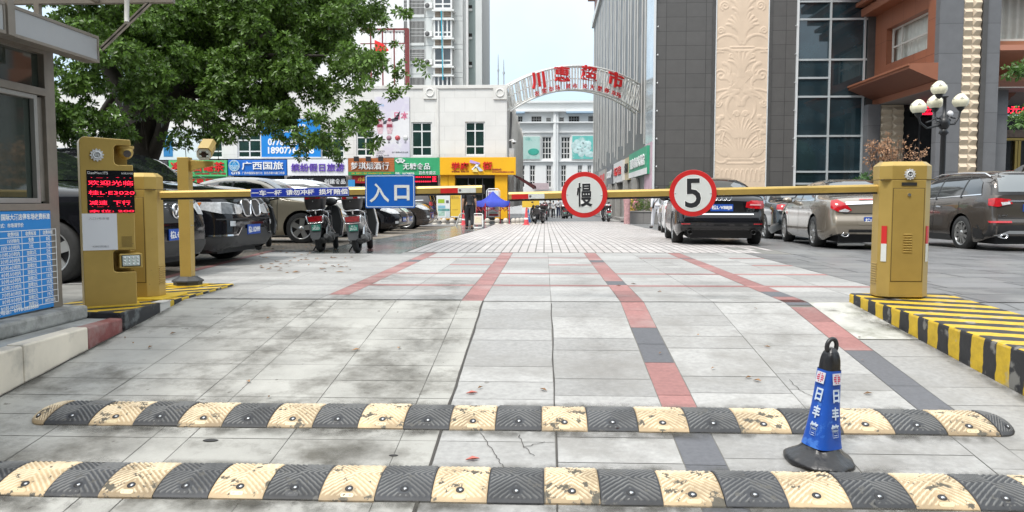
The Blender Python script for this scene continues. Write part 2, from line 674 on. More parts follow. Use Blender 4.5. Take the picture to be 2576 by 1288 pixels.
rb, db = [], []
for ya, yb, c in [(1.6, 2.2, 'r'), (2.2, 2.8, 'r'), (2.8, 3.4, 'd'), (3.4, 3.8, 'd'), (3.8, 4.2, 'd'), (4.2, 4.75, 'r'), (4.75, 5.37, 'r'), (5.37, 5.8, 'd'), (5.8, 6.24, 'd'), (6.24, 6.5, 'r'), (6.5, 6.78, 'r'), (6.78, 7.1, 'r')]:
	(rb if c == 'r' else db).extend(cells(.68, .885, [], [ya, yb], .0045))
sheet('granite_ramp_edge', cells(2.13, 2.335, [], [1.6, 2.4, 3.2, 3.8, 4.2], .0045), C_SLAB, .0085)
for ya, yb, c in [(4.2, 4.95, 'd'), (4.95, 5.68, 'd'), (5.68, 6.0, 'r'), (6.0, 6.45, 'r'), (6.45, 6.93, 'r'), (7.0, 7.3, 'd')]:
	(rb if c == 'r' else db).extend(cells(2.13, 2.335, [], [ya, yb], .0045))

# level forecourt: pale slabs, red bands, thin red cross lines
bands = [(-2.07, -1.87), (-.75, -.55), (.68, .885), (2.13, 2.335)]
cross = [8.43, 9.83, 11.2, 12.6]
xc = [-5.2, -4.7, -4.1, -3.5, -2.9, -2.07, -1.87, -1.34, -.75, -.55, .06, .68, .885, 1.5, 2.13, 2.335, 2.9, 3.45]
ys = [7.1]
for c in cross:
	n = max(2, round((c - ys[-1]) / .5))
	a = ys[-1]
	ys += [a + (c - .08 - a) * k / n for k in range(1, n + 1)]
	ys += [c + .08]
ys += [13.2, 13.84]
fore = []
for ya, yb in zip(ys, ys[1:]):
	thin = yb - ya < .17
	for xa, xb in zip(xc, xc[1:]):
		isb = any(abs(xa - b[0]) < .01 for b in bands)
		if xb <= -3.2 and ya < 8.3:
			continue
		q = cells(xa, xb, [], [ya, yb], .0045)
		xm = (xa + xb) / 2
		if isb and not (abs(xa + 2.07) < .01 and ya < 7.2) and not (yb < 7.3 and xa > 2):
			(db if rng.random() < .06 else rb).extend(q)
		elif thin and -2.1 < xm < 3.4 and rng.random() < (1 if ya < 10 else .5):
			rb.extend(q)
		else:
			fore.extend(q)
sheet('forecourt_paving', fore, C_SLAB, .008)
sheet('red_paving_bands', rb, C_RED, .0085)
sheet('dark_paving_bands', db, C_DARK, .0085)

# white strip pavers of the court
gq = []
x = -2.44
xs = []
while x < 4.25:
	xs.append(x)
	x += .152
for i, (xa, xb) in enumerate(zip(xs, xs[1:])):
	d = 2.7 if xa < -.2 else .9
	y = 13.9 + (rng.random() * .02)
	while y < 48:
		if not (xa > 3.4 and y < 15.0 and rng.random() < .5):
			gq.append(((xa + .011, y + .025), (xb - .011, y + .025), (xb - .011, min(48, y + d) - .025), (xa + .011, min(48, y + d) - .025)))
		y += d
sheet('white_strip_paving', gq, C_GRID, .008)
wet, wr = [], []
for k in range(48):
	ya = 13.5 + k * .66
	for xa, xb in ((-4.1, -3.55), (-3.55, -3.0), (-3.0, -2.46)):
		(wr if (xa < -3.2 and xa > -3.8 and k % 6 in (1, 2, 3)) or (k % 6 == 2 and xa > -3.2) else wet).extend(cells(xa, xb, [], [ya, ya + .66], .006))
sheet('dark_stone_strip', wet, C_WET, .009)
sheet('red_stone_strip', wr, C_WETRED, .009)
ct = []
for k in range(62):
	ya = 7.2 + k * .6
	xa = 3.46 if ya < 13.3 else 4.3
	o = rng.random() * .5
	x = xa
	while x < 19:
		xb = x + (.9 if x > xa else .4 + o)
		ct += cells(x, min(xb, 19), [], [ya, ya + .6], .016)
		x = xb
sheet('court_paving', ct, C_COURT, .006)
sheet('parking_bricks', [(-16, 8.6), (-4.45, 8.6), (-4.95, 14.2), (-4.12, 14.2), (-4.12, 36), (-16, 36)], C_BRICK, .010)
sheet('red_edge_strip', [cell for k in range(9) for cell in [((-4.45 - .06 * k, 8.6 + .62 * k), (-4.33 - .06 * k, 8.6 + .62 * k), (-4.39 - .06 * k, 9.21 + .62 * k), (-4.51 - .06 * k, 9.21 + .62 * k))]], C_RED, .014)
sheet('parking_lines', [((-9.5, y), (-4.3, y), (-4.3, y + .1), (-9.5, y + .1)) for y in (14.3, 19.0, 22.3, 25.6, 28.6, 31.6)], LINE, .014)

# cracks and dirt seams in the stone
CRK = M('crack_dirt', (.06, .055, .05), .95)

def crack(pts, wd, seed):
	r = random.Random(seed)
	P2 = []
	for (a, b), (c, d) in zip(pts, pts[1:]):
		for k in range(6):
			t = k / 6
			P2.append((a + (c - a) * t + r.uniform(-.006, .006), b + (d - b) * t + r.uniform(-.006, .006)))
	P2.append(pts[-1])
	out = []
	for (a, b), (c, d) in zip(P2, P2[1:]):
		L = math.hypot(c - a, d - b) or 1
		nx_, ny_ = -(d - b) / L * wd / 2, (c - a) / L * wd / 2
		out.append(((a - nx_, b - ny_), (c - nx_, d - ny_), (c + nx_, d + ny_), (a + nx_, b + ny_)))
	return out

ck = []
seed = 0
for pts in ([(1210, 1095), (1240, 1140), (1256, 1165)], [(1305, 1100), (1318, 1130), (1345, 1152)], [(1318, 1130), (1370, 1117)], [(1256, 1165), (1268, 1185)],
			[(1985, 960), (2010, 985), (2060, 1010)]):
	seed += 1
	ck += crack([tuple(G(*p)[:2]) for p in pts], .0038, seed)
ck += crack([(-.553, 2.0), (-.552, 4.1), (-.548, 5.6), (-.550, 7.08)], .013, 31)
ck += crack([(.062, 2.0), (.061, 4.6), (.063, 7.0)], .007, 32)
ck += crack([(-3.29, 2.2), (-3.285, 4.9), (-3.28, 6.05)], .016, 33)
ck += crack([(-.55, 7.06), (.3, 7.08), (1.5, 7.09), (2.1, 7.09)], .012, 35)
sheet('paving_cracks', ck, CRK, .0125)

# dirt gathered along edges and in the wheel paths: thin irregular stains over the stone
GR = bpy.data.materials.new('grime_stain')
GR.use_nodes = True
_mats['grime_stain'] = GR
N, L = GR.node_tree.nodes, GR.node_tree.links
b = N['Principled BSDF']
b.inputs['Base Color'].default_value = (.075, .07, .058, 1)
b.inputs['Roughness'].default_value = .9
tc = N.new('ShaderNodeTexCoord')
nz = N.new('ShaderNodeTexNoise')
nz.inputs['Scale'].default_value = 5
nz.inputs['Detail'].default_value = 9
nz.inputs['Roughness'].default_value = .7
L.new(tc.outputs['Object'], nz.inputs['Vector'])
mr = N.new('ShaderNodeMapRange')
mr.inputs['From Min'].default_value = .42
mr.inputs['From Max'].default_value = .68
L.new(nz.outputs['Fac'], mr.inputs['Value'])
at = N.new('ShaderNodeAttribute')
at.attribute_name = 'fade'
mu = N.new('ShaderNodeMath')
mu.operation = 'MULTIPLY'
L.new(mr.outputs[0], mu.inputs[0])
L.new(at.outputs['Fac'], mu.inputs[1])
L.new(mu.outputs[0], b.inputs['Alpha'])

def grime(pts, w_, amt, n=24):
	"""A stain ribbon along pts, strongest on its middle line."""
	m, fd = MB(), []
	for k in range(n + 1):
		t = k / n * (len(pts) - 1)
		i = min(int(t), len(pts) - 2)
		x = pts[i][0] + (pts[i + 1][0] - pts[i][0]) * (t - i)
		y = pts[i][1] + (pts[i + 1][1] - pts[i][1]) * (t - i)
		dx, dy = pts[i + 1][0] - pts[i][0], pts[i + 1][1] - pts[i][1]
		l = math.hypot(dx, dy)
		for q in (-1, -.5, 0, .5, 1):
			X_, Y_ = x - dy / l * q * w_, y + dx / l * q * w_
			m.v.append((X_, Y_, gz(X_, Y_) + .0155))
			fd.append(amt * (1 - abs(q)) * (1 if 0 < k < n else 0))
	m.f = [(5 * k + j, 5 * k + j + 1, 5 * k + j + 6, 5 * k + j + 5) for k in range(n) for j in range(4)]
	m.mi, m.sm = [0] * len(m.f), [True] * len(m.f)
	return m, fd

gm, gf = MB(), []
for pts, w_, amt in (([(-2.9, 4.16), (2.5, 4.16)], .09, 1.0), ([(-2.8, 4.54), (2.4, 4.54)], .07, .7), ([(-2.9, 3.36), (2.4, 3.36)], .12, 1.0), ([(-2.9, 3.73), (2.4, 3.73)], .06, .7),
					([(-3.27, 2.5), (-3.27, 6.0)], .07, 1.0), ([(-3.26, 6.0), (-3.26, 8.3)], .06, 1.0), ([(2.68, 7.1), (2.98, 2.6)], .08, 1.0),
					([(-2.3, 2.5), (-2.2, 4.5), (-1.9, 7.0), (-1.8, 10)], .42, .40), ([(-1.1, 2.5), (-.95, 4.5), (-.9, 7.0), (-1.0, 9)], .36, .42), ([(.35, 2.5), (.4, 7), (.5, 13)], .34, .16), ([(1.75, 2.5), (1.8, 7), (1.7, 13)], .34, .18),
					([(2.4, 6.9), (2.75, 6.2)], .16, .7), ([(-4.0, 13.9), (-2.4, 13.8), (3.4, 13.85)], .08, .6), ([(1.0, 3.62), (1.75, 3.66)], .16, .8)):
	q, fd = grime(pts, w_, amt)
	gm.merge(q)
	gf += fd
go = build(gm, 'grime_stains', GR)
go.data.attributes.new('fade', 'FLOAT', 'POINT').data.foreach_set('value', gf)
tag(go, kind='structure')

# ------------------------------------------------------------------ raised pavement and kerb on the left
mb = MB()
mb.box(-9, 1.5, -.9, -3.42, 6.14, -.02)
struct('pavement', mb, M('pavement_slab', (.35, .36, .35), .75, var=.15, sc=2.5, bump=.2, bsc=80, dirt=(.2, .2, .19), dsc=1.2, dth=(.5, .65)))
mb = MB()
for ya, yb in ((2.0, 2.85), (2.85, 3.55), (3.55, 4.2), (4.2, 4.86), (4.86, 5.58)):
	mb.box(-3.42, ya + .003, -.9, -3.3, yb - .003, -.012 + .01 * (yb - 5))
k = struct('kerb', mb, M('cream_kerb_stone', (.68, .61, .50), .6, var=.10, sc=3, isl=.06, dirt=(.36, .33, .28), dsc=2.5, dth=(.5, .72)), bevel=.012)
mb = MB()
mb.box(-3.42, 5.583, -.8, -3.302, 6.1, -.012)
struct('red_kerb', mb, M('red_kerb_stone', (.22, .065, .06), .55, var=.3, sc=6, dirt=(.30, .2, .18), dsc=4, dth=(.5, .7)), bevel=.012)

# ------------------------------------------------------------------ painted islands
def stripe_mat(name, kx, per, off=0.0, cols=((.56, .37, .02), (.022, .022, .024)), worn=.5):
	mt = M(name, cols[0], .6)
	N, L = mt.node_tree.nodes, mt.node_tree.links
	b = N['Principled BSDF']
	tc = N.new('ShaderNodeTexCoord')
	sp = N.new('ShaderNodeSeparateXYZ')
	L.new(tc.outputs['Object'], sp.inputs[0])
	nz0 = N.new('ShaderNodeTexNoise')
	nz0.inputs['Scale'].default_value = 9
	L.new(tc.outputs['Object'], nz0.inputs['Vector'])
	a = N.new('ShaderNodeMath')
	a.operation = 'MULTIPLY_ADD'
	a.inputs[1].default_value = kx
	L.new(sp.outputs['X'], a.inputs[0])
	L.new(sp.outputs['Y'], a.inputs[2])
	w_ = N.new('ShaderNodeMath')
	w_.operation = 'MULTIPLY_ADD'
	w_.inputs[1].default_value = .05
	L.new(nz0.outputs['Fac'], w_.inputs[0])
	L.new(a.outputs[0], w_.inputs[2])
	d = N.new('ShaderNodeMath')
	d.operation = 'MULTIPLY_ADD'
	d.inputs[1].default_value = 1 / per
	d.inputs[2].default_value = 50 + off
	L.new(w_.outputs[0], d.inputs[0])
	f = N.new('ShaderNodeMath')
	f.operation = 'FRACT'
	L.new(d.outputs[0], f.inputs[0])
	g = N.new('ShaderNodeMath')
	g.operation = 'GREATER_THAN'
	g.inputs[1].default_value = .5
	L.new(f.outputs[0], g.inputs[0])
	mx = N.new('ShaderNodeMixRGB')
	mx.inputs['Color1'].default_value = (*cols[0], 1)
	mx.inputs['Color2'].default_value = (*cols[1], 1)
	L.new(g.outputs[0], mx.inputs['Fac'])
	nz = N.new('ShaderNodeTexNoise')
	nz.inputs['Scale'].default_value = 14
	nz.inputs['Detail'].default_value = 10
	nz.inputs['Roughness'].default_value = .7
	L.new(tc.outputs['Object'], nz.inputs['Vector'])
	mr = N.new('ShaderNodeMapRange')
	mr.inputs['From Min'].default_value = .3
	mr.inputs['From Max'].default_value = .75
	mr.inputs['To Min'].default_value = 1.15
	mr.inputs['To Max'].default_value = .7
	L.new(nz.outputs['Fac'], mr.inputs['Value'])
	mu = N.new('ShaderNodeVectorMath')
	mu.operation = 'SCALE'
	L.new(mx.outputs[0], mu.inputs[0])
	L.new(mr.outputs[0], mu.inputs['Scale'])
	nz2 = N.new('ShaderNodeTexNoise')
	nz2.inputs['Scale'].default_value = 6
	nz2.inputs['Detail'].default_value = 12
	L.new(tc.outputs['Object'], nz2.inputs['Vector'])
	m2 = N.new('ShaderNodeMapRange')
	m2.inputs['From Min'].default_value = .60
	m2.inputs['From Max'].default_value = .65
	m2.inputs['To Max'].default_value = worn
	L.new(nz2.outputs['Fac'], m2.inputs['Value'])
	m3 = N.new('ShaderNodeMixRGB')
	m3.inputs['Color2'].default_value = (.33, .32, .29, 1)
	L.new(m2.outputs[0], m3.inputs['Fac'])
	L.new(mu.outputs[0], m3.inputs['Color1'])
	L.new(m3.outputs[0], b.inputs['Base Color'])
	bp = N.new('ShaderNodeBump')
	bp.inputs['Strength'].default_value = .3
	bp.inputs['Distance'].default_value = .01
	L.new(nz.outputs['Fac'], bp.inputs['Height'])
	L.new(bp.outputs['Normal'], b.inputs['Normal'])
	return mt

YEL = M('yellow_paint', (.56, .37, .02), .55, var=.12, sc=8, bump=.2, bsc=50)
BLK = M('black_paint', (.022, .022, .024), .55, var=.2, sc=8, dirt=(.12, .13, .13), dsc=5, dth=(.56, .66))
rt = thing('traffic_island', 'concrete island striped yellow and black under the square-door barrier cabinet', 'traffic island', (3.1, 5.2, -.4))
A, B_, C_, D_ = (2.70, 7.14), (3.02, 2.4), (3.72, 2.4), (3.55, 7.14)
mb = MB()
zt = lambda y: .09 + (y - 7.1) * .033
vs = [(p[0], p[1], -.9) for p in (A, B_, C_, D_)] + [(p[0], p[1], zt(p[1])) for p in (A, B_, C_, D_)]
mb.add(vs, [(0, 1, 5, 4), (1, 2, 6, 5), (2, 3, 7, 6), (3, 0, 4, 7)], 0)
mb.add(vs[4:], [(0, 1, 2, 3)], 1)
build(mb, 'body', [stripe_mat('island_side_stripes', .07, .262), stripe_mat('island_top_stripes', .35, .262, 0.0)], rt, bevel=.018, weld=True)
lt = thing('traffic_island', 'low concrete island striped yellow and black under the payment kiosk and camera pole', 'traffic island', (-3.5, 7.1, -.3))
mb = MB()
A, B_, C_, D_ = (-4.10, 6.16), (-3.285, 6.05), (-3.285, 8.26), (-4.05, 8.26)
vs = [(p[0], p[1], -.8) for p in (A, B_, C_, D_)] + [(p[0], p[1], .035) for p in (A, B_, C_, D_)]
mb.add(vs, [(0, 1, 5, 4)], 2)
mb.add(vs, [(1, 2, 6, 5), (2, 3, 7, 6), (3, 0, 4, 7)], 0)
mb.add(vs[4:], [(0, 1, 2, 3)], 1)
build(mb, 'body', [stripe_mat('low_island_side_stripes', .05, .30, .1), stripe_mat('low_island_top_stripes', -.9, .30, .2), BLK], lt, bevel=.015, weld=True)
mb = MB()
mb.box(-3.36, 6.62, .03, -3.27, 6.80, .040)
mb.box(-3.30, 6.62, -.06, -3.278, 6.80, .030)
build(MB().box(-3.31, 6.045, -.4, -3.281, 6.62, .037), 'black_end', BLK, lt, bevel=.004)
build(mb, 'bare_patch', M('bare_concrete', (.5, .48, .45), .8, var=.15), lt)
mb = MB()
mb.box(-3.86, 6.78, .030, -3.34, 7.28, .050)
build(mb, 'cabinet_plinth', YEL, lt, bevel=.008)

# ------------------------------------------------------------------ barrier gate
GOLD = M('gold_paint', (.45, .31, .085), .36, .35, var=.09, sc=3, bump=.05, bsc=300, dirt=(.27, .185, .06), dsc=2.2, dth=(.56, .8), spk=((.20, .15, .08), 24, .74))
GOLDD = M('gold_paint_door', (.42, .287, .077), .40, .35, var=.08, sc=4, bump=.05, bsc=300)
BLUE = M('sign_blue', (.008, .10, .42), .32, var=.10, sc=4, spk=((.10, .2, .45), 30, .76))
SIGNW = M('sign_reflective_white', (.60, .62, .605), .4, var=.05, sc=5, dirt=(.50, .50, .46), dsc=7, dth=(.52, .8))
SIGNR = M('sign_red', (.52, .02, .02), .38, var=.12, sc=6)
DOORGAP = M('dark_gold_seam', (.10, .068, .015), .8)  # dark gold strips at the cabinet seam and around its door

def gear(r, M4, d=.012, teeth=12):
	p = []
	for k in range(teeth * 4):
		a = 2 * math.pi * k / (teeth * 4)
		q = r if k % 4 in (0, 1) else r * .8
		p.append((q * math.cos(a), q * math.sin(a)))
	m = MB()
	m.prism(p, M4, d)
	for k in range(10):
		pass
	m.lathe([(r * .62, d), (r * .62, d + .004), (r * .42, d + .004), (r * .40, d)], M4, 24)
	b = text_mb('H', r * .45, r * .42, .006, .03).xf(M4 @ Matrix.Translation((0, 0, d)))
	return m.merge(b)

def make_cabinet(label, loc, side, wd=.46, dp=.34, h=1.06):
	"""Octagonal barrier cabinet; side = -1 when the lane lies to its left."""
	t = thing('barrier_cabinet', label, 'barrier gate', loc, 0, 'boom barrier cabinets')
	c = .075

	def octa(a, b, cc):
		return [(-a + cc, -b), (a - cc, -b), (a, -b + cc), (a, b - cc), (a - cc, b), (-a + cc, b), (-a, b - cc), (-a, -b + cc)]
	a, b = wd / 2, dp / 2
	m = MB()
	m.prism(octa(a, b, c), Matrix(), h * .865)
	build(m, 'body', GOLD, t, False, bevel=.004)
	m = MB()
	m.prism(octa(a + .003, b + .003, c), Matrix.Translation((0, 0, h * .868)), h * .10)
	o = octa(a + .003, b + .003, c)
	i_ = octa(a - .035, b - .035, c * .8)
	z0, z1 = h * .968, h
	m.add([(p[0], p[1], z0) for p in o] + [(p[0], p[1], z1) for p in i_], [(k, (k + 1) % 8, 8 + (k + 1) % 8, 8 + k) for k in range(8)] + [tuple(range(8, 16))])
	build(m, 'head', GOLD, t, False, bevel=.003)
	m = MB()
	m.box(-a + .004, -b + .004, h * .862, a - .004, b - .004, h * .870)
	build(m, 'seam', DOORGAP, t, False)
	m = MB()
	dw = a - c - .012
	m.box(-dw, -b - .004, h * .12, dw, -b + .01, h * .80)
	d = build(m, 'door', GOLDD, t, False, bevel=.002)
	m = MB()
	m.box(-dw - .006, -b - .0015, h * .12 - .006, dw + .006, -b + .01, h * .80 + .006)
	build(m, 'door_gap', DOORGAP, t, False)
	m = MB()
	for k in range(8):
		z = h * (.335 + .0185 * k)
		m.tube([(-.035, -b - .006, z), (.035, -b - .006, z)], .0055, 6)
	build(m, 'louvre', GOLD, d, False)
	m = MB()
	m.cyl((0, -b - .014, h * .755), (0, -b, h * .755), .013)
	build(m, 'lock', STEEL, d, False)
	m = MB()
	for k in range(9):
		z = h * (.10 + .018 * k)
		m.tube([(side * (a + .003), -.06, z), (side * (a + .003), .05, z)], .0055, 6)
	build(m, 'side_louvre', GOLD, t, False)
	build(gear(.047, basis((0, -b - .003, h * .905), *FACE)), 'gear_emblem', M('emblem_silver', (.62, .63, .64), .38, .25), t, False)
	m = MB()
	m.box(-.062, -b - .005, h * .822, .062, -b, h * .846)
	build(m, 'name_plate', M('dark_name_plate', (.03, .03, .03), .3), t, False)
	return t, a, b, h

RC = Vector((3.04, 6.93, .095))
rcab, ra, rb_, rh = make_cabinet('gold barrier cabinet with red and white reflector strips, on the tall striped island', RC, -1, wd=.425, dp=.28, h=1.14)
for s, nm in ((-1, 'l'), (1, 'r')):
	for z0, z1, mt, n2 in ((.45, .60, SIGNR, 'red_reflector'), (.30, .45, SIGNW, 'white_reflector')):
		m = MB()
		cx = s * (ra - .0375)
		M4 = basis((cx + s * .002, -rb_ + .0375 - .002, (z0 + z1) / 2), (1, s * 1.0, 0), (0, 0, 1))
		m.prism(rect(.045, z1 - z0), M4, .004)
		build(m, n2, mt, rcab, False)
LC = Vector((-3.675, 7.05, .05))
lcab, la, lb_, lh = make_cabinet('gold barrier cabinet standing right behind the ticket machine', LC, 1, wd=.42, dp=.27, h=1.105)

def boom(label, p0, p1, red, white, flip):
	t = thing('boom_arm', label, 'barrier arm', p0, 0, 'barrier arms')
	d = (p1 - p0)
	L = d.length
	r = d.normalized()
	M4 = basis(p0, r, (0, 0, 1))         # local x along the arm, y up, z toward the viewer
	prof = [(-.022, -.032), (.022, -.032), (.024, .014), (.016, .028), (0, .033), (-.016, .028), (-.024, .014)]
	m = MB()
	vs = [M4 @ Vector((0, q[1], -q[0])) for q in prof] + [M4 @ Vector((L, q[1], -q[0])) for q in prof]
	n = len(prof)
	m.add(vs, [(k, (k + 1) % n, n + (k + 1) % n, n + k) for k in range(n)] + [tuple(range(n))[::-1], tuple(range(n, 2 * n))])
	build(m, 'arm', GOLD, t)
	m = MB()
	m.mbox(M4 @ Matrix.Translation((L / 2, -.041, 0)), L / 2 - .005, .0085, .016)
	build(m, 'rubber_strip', BLACK, t)
	m = MB()
	m.mbox(M4 @ Matrix.Translation((L + .006, -.003, 0)), .008, .037, .026)
	build(m, 'end_cap', BLACKP, t, bevel=.004)
	for (a, b), mt, nm in ((red, SIGNR, 'red_reflector'), (white, SIGNW, 'white_reflector')):
		m = MB()
		m.mbox(M4 @ Matrix.Translation(((a + b) / 2 * L, -.009, .0245)), abs(b - a) / 2 * L, .0215, .0015)
		ob = build(m, nm, mt, t)
		if nm.startswith('white'):
			m = MB()
			q = M4 @ Matrix.Translation(((a + .12 * (b - a)) * L, -.009, .026))
			m.lathe([(.011, 0), (.011, .001), (.0085, .001), (.0085, 0)], q, 20)
			build(m, 'printed_mark', M('grey_print', (.2, .2, .22), .5), ob)
	return t, M4, L

pL0, pL1 = P(405, 489.0, 7.03), P(1214, 475.6, 6.80)
fr = lambda x: (x - 405) / 809
bl, ML, LL = boom('gold barrier arm carrying the long blue banner and the square blue sign', pL0, pL1, (fr(1114), fr(1156)), (fr(1156), fr(1199)), False)
pR0, pR1 = P(2214, 473.2, 6.92), P(1280, 492.6, 7.12)
dR = pR1 - pR0
fr2 = lambda x: (2214 - x) / 934
# the right arm is drawn from its tip so that local x still runs to the viewer's right
br_, MR, LR = boom('gold barrier arm carrying the two round red-rimmed signs', pR1, pR0, (1 - fr2(1288), 1 - fr2(1332)), (1 - fr2(1332), 1 - fr2(1374)), True)
pR1 = None

def on_arm(M4, L, f, up=0, out=.03):
	return M4 @ Vector((f * L, up, out))

# blue banner strapped on the left arm
a, b = fr(643), fr(890)
cx = (a + b) / 2
bt = thing('arm_banner', 'long blue banner with white Chinese writing strapped along the barrier arm', 'banner', on_arm(ML, LL, cx))
m = MB()
m.mbox(ML @ Matrix.Translation((cx * LL, -.002, .029)), (b - a) / 2 * LL, .037, .002)
build(m, 'panel', M('banner_edge_blue', (.25, .33, .62), .4), bt)
m = MB()
m.mbox(ML @ Matrix.Translation((cx * LL, -.002, .0312)), (b - a) / 2 * LL - .004, .033, .001)
build(m, 'blue_field', M('banner_blue', (.012, .035, .33), .4), bt)
for s, x0, x1 in (('一车一杆', 645, 722), ('请勿冲杆', 733, 804), ('损坏赔偿', 816, 888)):
	f = fr((x0 + x1) / 2)
	build(text_mb(s, (x1 - x0) / 809 * LL, .050, .0015, .02).xf(ML @ Matrix.Translation((f * LL, -.002, .0322))), 'lettering', WHITE, bt)

# square blue entrance sign
c = on_arm(ML, LL, fr(992.5), 0, .035)
c.z = P(992.5, 481.5, 6.86).z
st = thing('entrance_sign', 'blue rectangular sign with white frame and two large characters 入口', 'sign', c)
SM = basis(c, ML.col[0].xyz + Vector((0, 0, -.012)), (0.012, .0, 1))
m = MB()
m.prism(rect(.440, .288, .016), SM, .006)
build(m, 'panel', BLUE, st)
m = MB()
o_, i_ = rect(.425, .272, .013), rect(.413, .260, .009)
n = len(o_)
vs = [SM @ Vector((p[0], p[1], .0075)) for p in o_ + i_]
m.add(vs, [(k, (k + 1) % n, n + (k + 1) % n, n + k) for k in range(n)])
build(m, 'white_border', M('sign_border_white', (.6, .66, .7), .4), st)
build(text_mb('入', .175, .165, .002, .014).xf(SM @ Matrix.Translation((-.095, -.012, .0068))), 'lettering', SIGNW, st)
m = MB()
t_ = .024
for q in ((-.067 + t_ / 2, 0, t_ / 2, .066), (.067 - t_ / 2, 0, t_ / 2, .066), (0, .066 - t_ / 2, .067 - t_, t_ / 2), (0, -.050 + t_ / 2, .067 - t_, t_ / 2)):
	m.mbox(SM @ Matrix.Translation((.105 + q[0], -.012 + q[1], .0078)), q[2], q[3], .001)
build(m, 'lettering', SIGNW, st)
for x in (-.092, .16):
	m = MB()
	m.lathe([(.0045, .008), (.0045, .0105), (.001, .011)], SM @ Matrix.Translation((x, .01, 0)), 10)
	build(m, 'screw', STEEL, st)

def round_sign(label, x, y, txt, w_, h_, bold):
	f = 1 - fr2(x)
	c = on_arm(MR, LR, f, 0, .036)
	c.z = P(x, y, c.y).z
	t = thing('round_sign', label, 'road sign', c, 0, 'round signs on the barrier arm')
	SM = basis(c, MR.col[0].xyz, (0, 0, 1))
	m = MB()
	m.lathe([(.002, 0), (.2, 0), (.202, .003), (.2, .006), (.002, .006)], SM, 48, sm=False)
	build(m, 'red_disc', SIGNR, t)
	m = MB()
	m.lathe([(.160, .0062), (.160, .0075), (.001, .0076)], SM, 48, sm=False)
	build(m, 'white_field', SIGNW, t)
	m = text_mb(txt, w_ + .012, h_ + .012, .0012, bold + .012).xf(SM @ Matrix.Translation((0, 0, .0078)))
	build(m, 'lettering_edge', WHITE, t)
	build(text_mb(txt, w_, h_, .0015, bold).xf(SM @ Matrix.Translation((0, 0, .0085))), 'lettering', M('sign_black', (.02, .021, .024), .45), t)
	for s in (-1, 1):
		m = MB()
		m.lathe([(.0065, .0076), (.0065, .010), (.001, .011)], SM @ Matrix.Translation((s * .151, .004 * -s, 0)), 10)
		build(m, 'screw', STEEL, t)

round_sign('round red-rimmed white sign with the black character 慢', 1477.5, 490, '慢', .135, .21, .018)
round_sign('round red-rimmed white sign with a big black number 5', 1753, 486, '5', .137, .255, .012)

# ------------------------------------------------------------------ ticket machine
TH = math.radians(35)
TW, TZ, TD = .388, 1.38, .20
tm = thing('ticket_machine', 'tall gold parking ticket machine with red scrolling display and white notice', 'ticket machine', (-3.615, 6.44, .035), TH)

def U(u, z, y=-TD / 2):
	return Vector((u - TW / 2, y, z))

FM = lambda u, z, out=0.0: basis(U(u, z, -TD / 2 - out), *FACE)

def arc(cx, cz, r, a0, a1, n=6):
	return [(cx + r * math.cos(math.radians(a0 + (a1 - a0) * k / n)), cz + r * math.sin(math.radians(a0 + (a1 - a0) * k / n))) for k in range(n + 1)]

prof = [(0, 0), (TW, 0), (TW, .285)] + arc(.255, .31, .025, -90, -180)[0:0]
prof += [(TW, .285), (.25, .285)] + arc(.25, .315, .03, 270, 180) + arc(.25, .435, .03, 180, 90) + [(TW, .465), (TW, 1.165), (.28, 1.165)] + arc(.28, 1.195, .03, 270, 180) + arc(.28, 1.295, .03, 180, 90)
prof += [(TW - .01, 1.325)] + arc(TW - .025, TZ - .02, .012, -10, 90) + arc(.045, TZ - .04, .045, 90, 180)
q = []
for p_ in prof:
	if not q or (abs(p_[0] - q[-1][0]) + abs(p_[1] - q[-1][1])) > 1e-4:
		q.append(p_)
m = MB()
m.prism([(p_[0] - TW / 2, p_[1]) for p_ in q], Matrix.Translation((0, TD / 2, 0)) @ Matrix.Rotation(math.pi / 2, 4, 'X'), TD)
build(m, 'body', GOLD, tm, False, bevel=.006)
m = MB()
m.box(-TW / 2 + .03, TD / 2 - .012, .27, TW / 2 - .02, TD / 2 - .004, 1.34)
build(m, 'back_plate', GOLDD, tm, False)
m = MB()
m.box(*U(.045, .772, -TD / 2 - .003), *U(.392, 1.118, -TD / 2 + .02))
scr = build(m, 'display', M('display_black', (.006, .006, .008), .12, coat=.5), tm, False)

def led(txt, u0, u1, z0, z1, parent, scan=True, mat=LEDRED):
	build(text_mb(txt, u1 - u0, z1 - z0, .002, .0).xf(FM((u0 + u1) / 2, (z0 + z1) / 2, .0045)), 'lettering', mat, parent, False)

led('欢迎光临', .055, .385, .998, 1.036, scr)
led('桂L·E3020', .055, .392, .920, .955, scr)
led('减速  下行', .06, .36, .838, .874, scr)
led('余位: 200', .055, .385, .777, .798, scr)
for zz in (1.056, .984, .905, .822):
	led('. _ .  - . .', .075, .37, zz, zz + .006, scr)
led('NVR3-H20', .30, .385, 1.088, 1.103, scr, mat=WHITE)
led('DaoMen.ITS', .053, .20, 1.086, 1.106, scr, mat=WHITE)
m = MB()
m.box(*U(.002, .47, -TD / 2 - .004), *U(.255, .768, -TD / 2))
nt_ = build(m, 'notice', M('notice_white', (.66, .67, .70), .45), tm, False)
PR = M('pale_grey_print', (.36, .36, .38), .6)
build(text_mb('入口1号车道', .15, .02, .001, 0).xf(FM(.125, .728, .0045)), 'lettering', PR, nt_, False)
build(text_mb('无牌扫码通行', .12, .016, .001, 0).xf(FM(.13, .500, .0045)), 'lettering', PR, nt_, False)
m = MB()
for k in range(10):
	m.box(*U(.285, .492 + .009 * k, -TD / 2 - .002), *U(.365, .495 + .009 * k, -TD / 2 + .01))
build(m, 'speaker_grille', M('dark_gold_slot', (.10, .065, .012), .7), tm, False)
build(gear(.052, FM(.125, 1.24)), 'gear_emblem', M('emblem_silver'), tm, False)
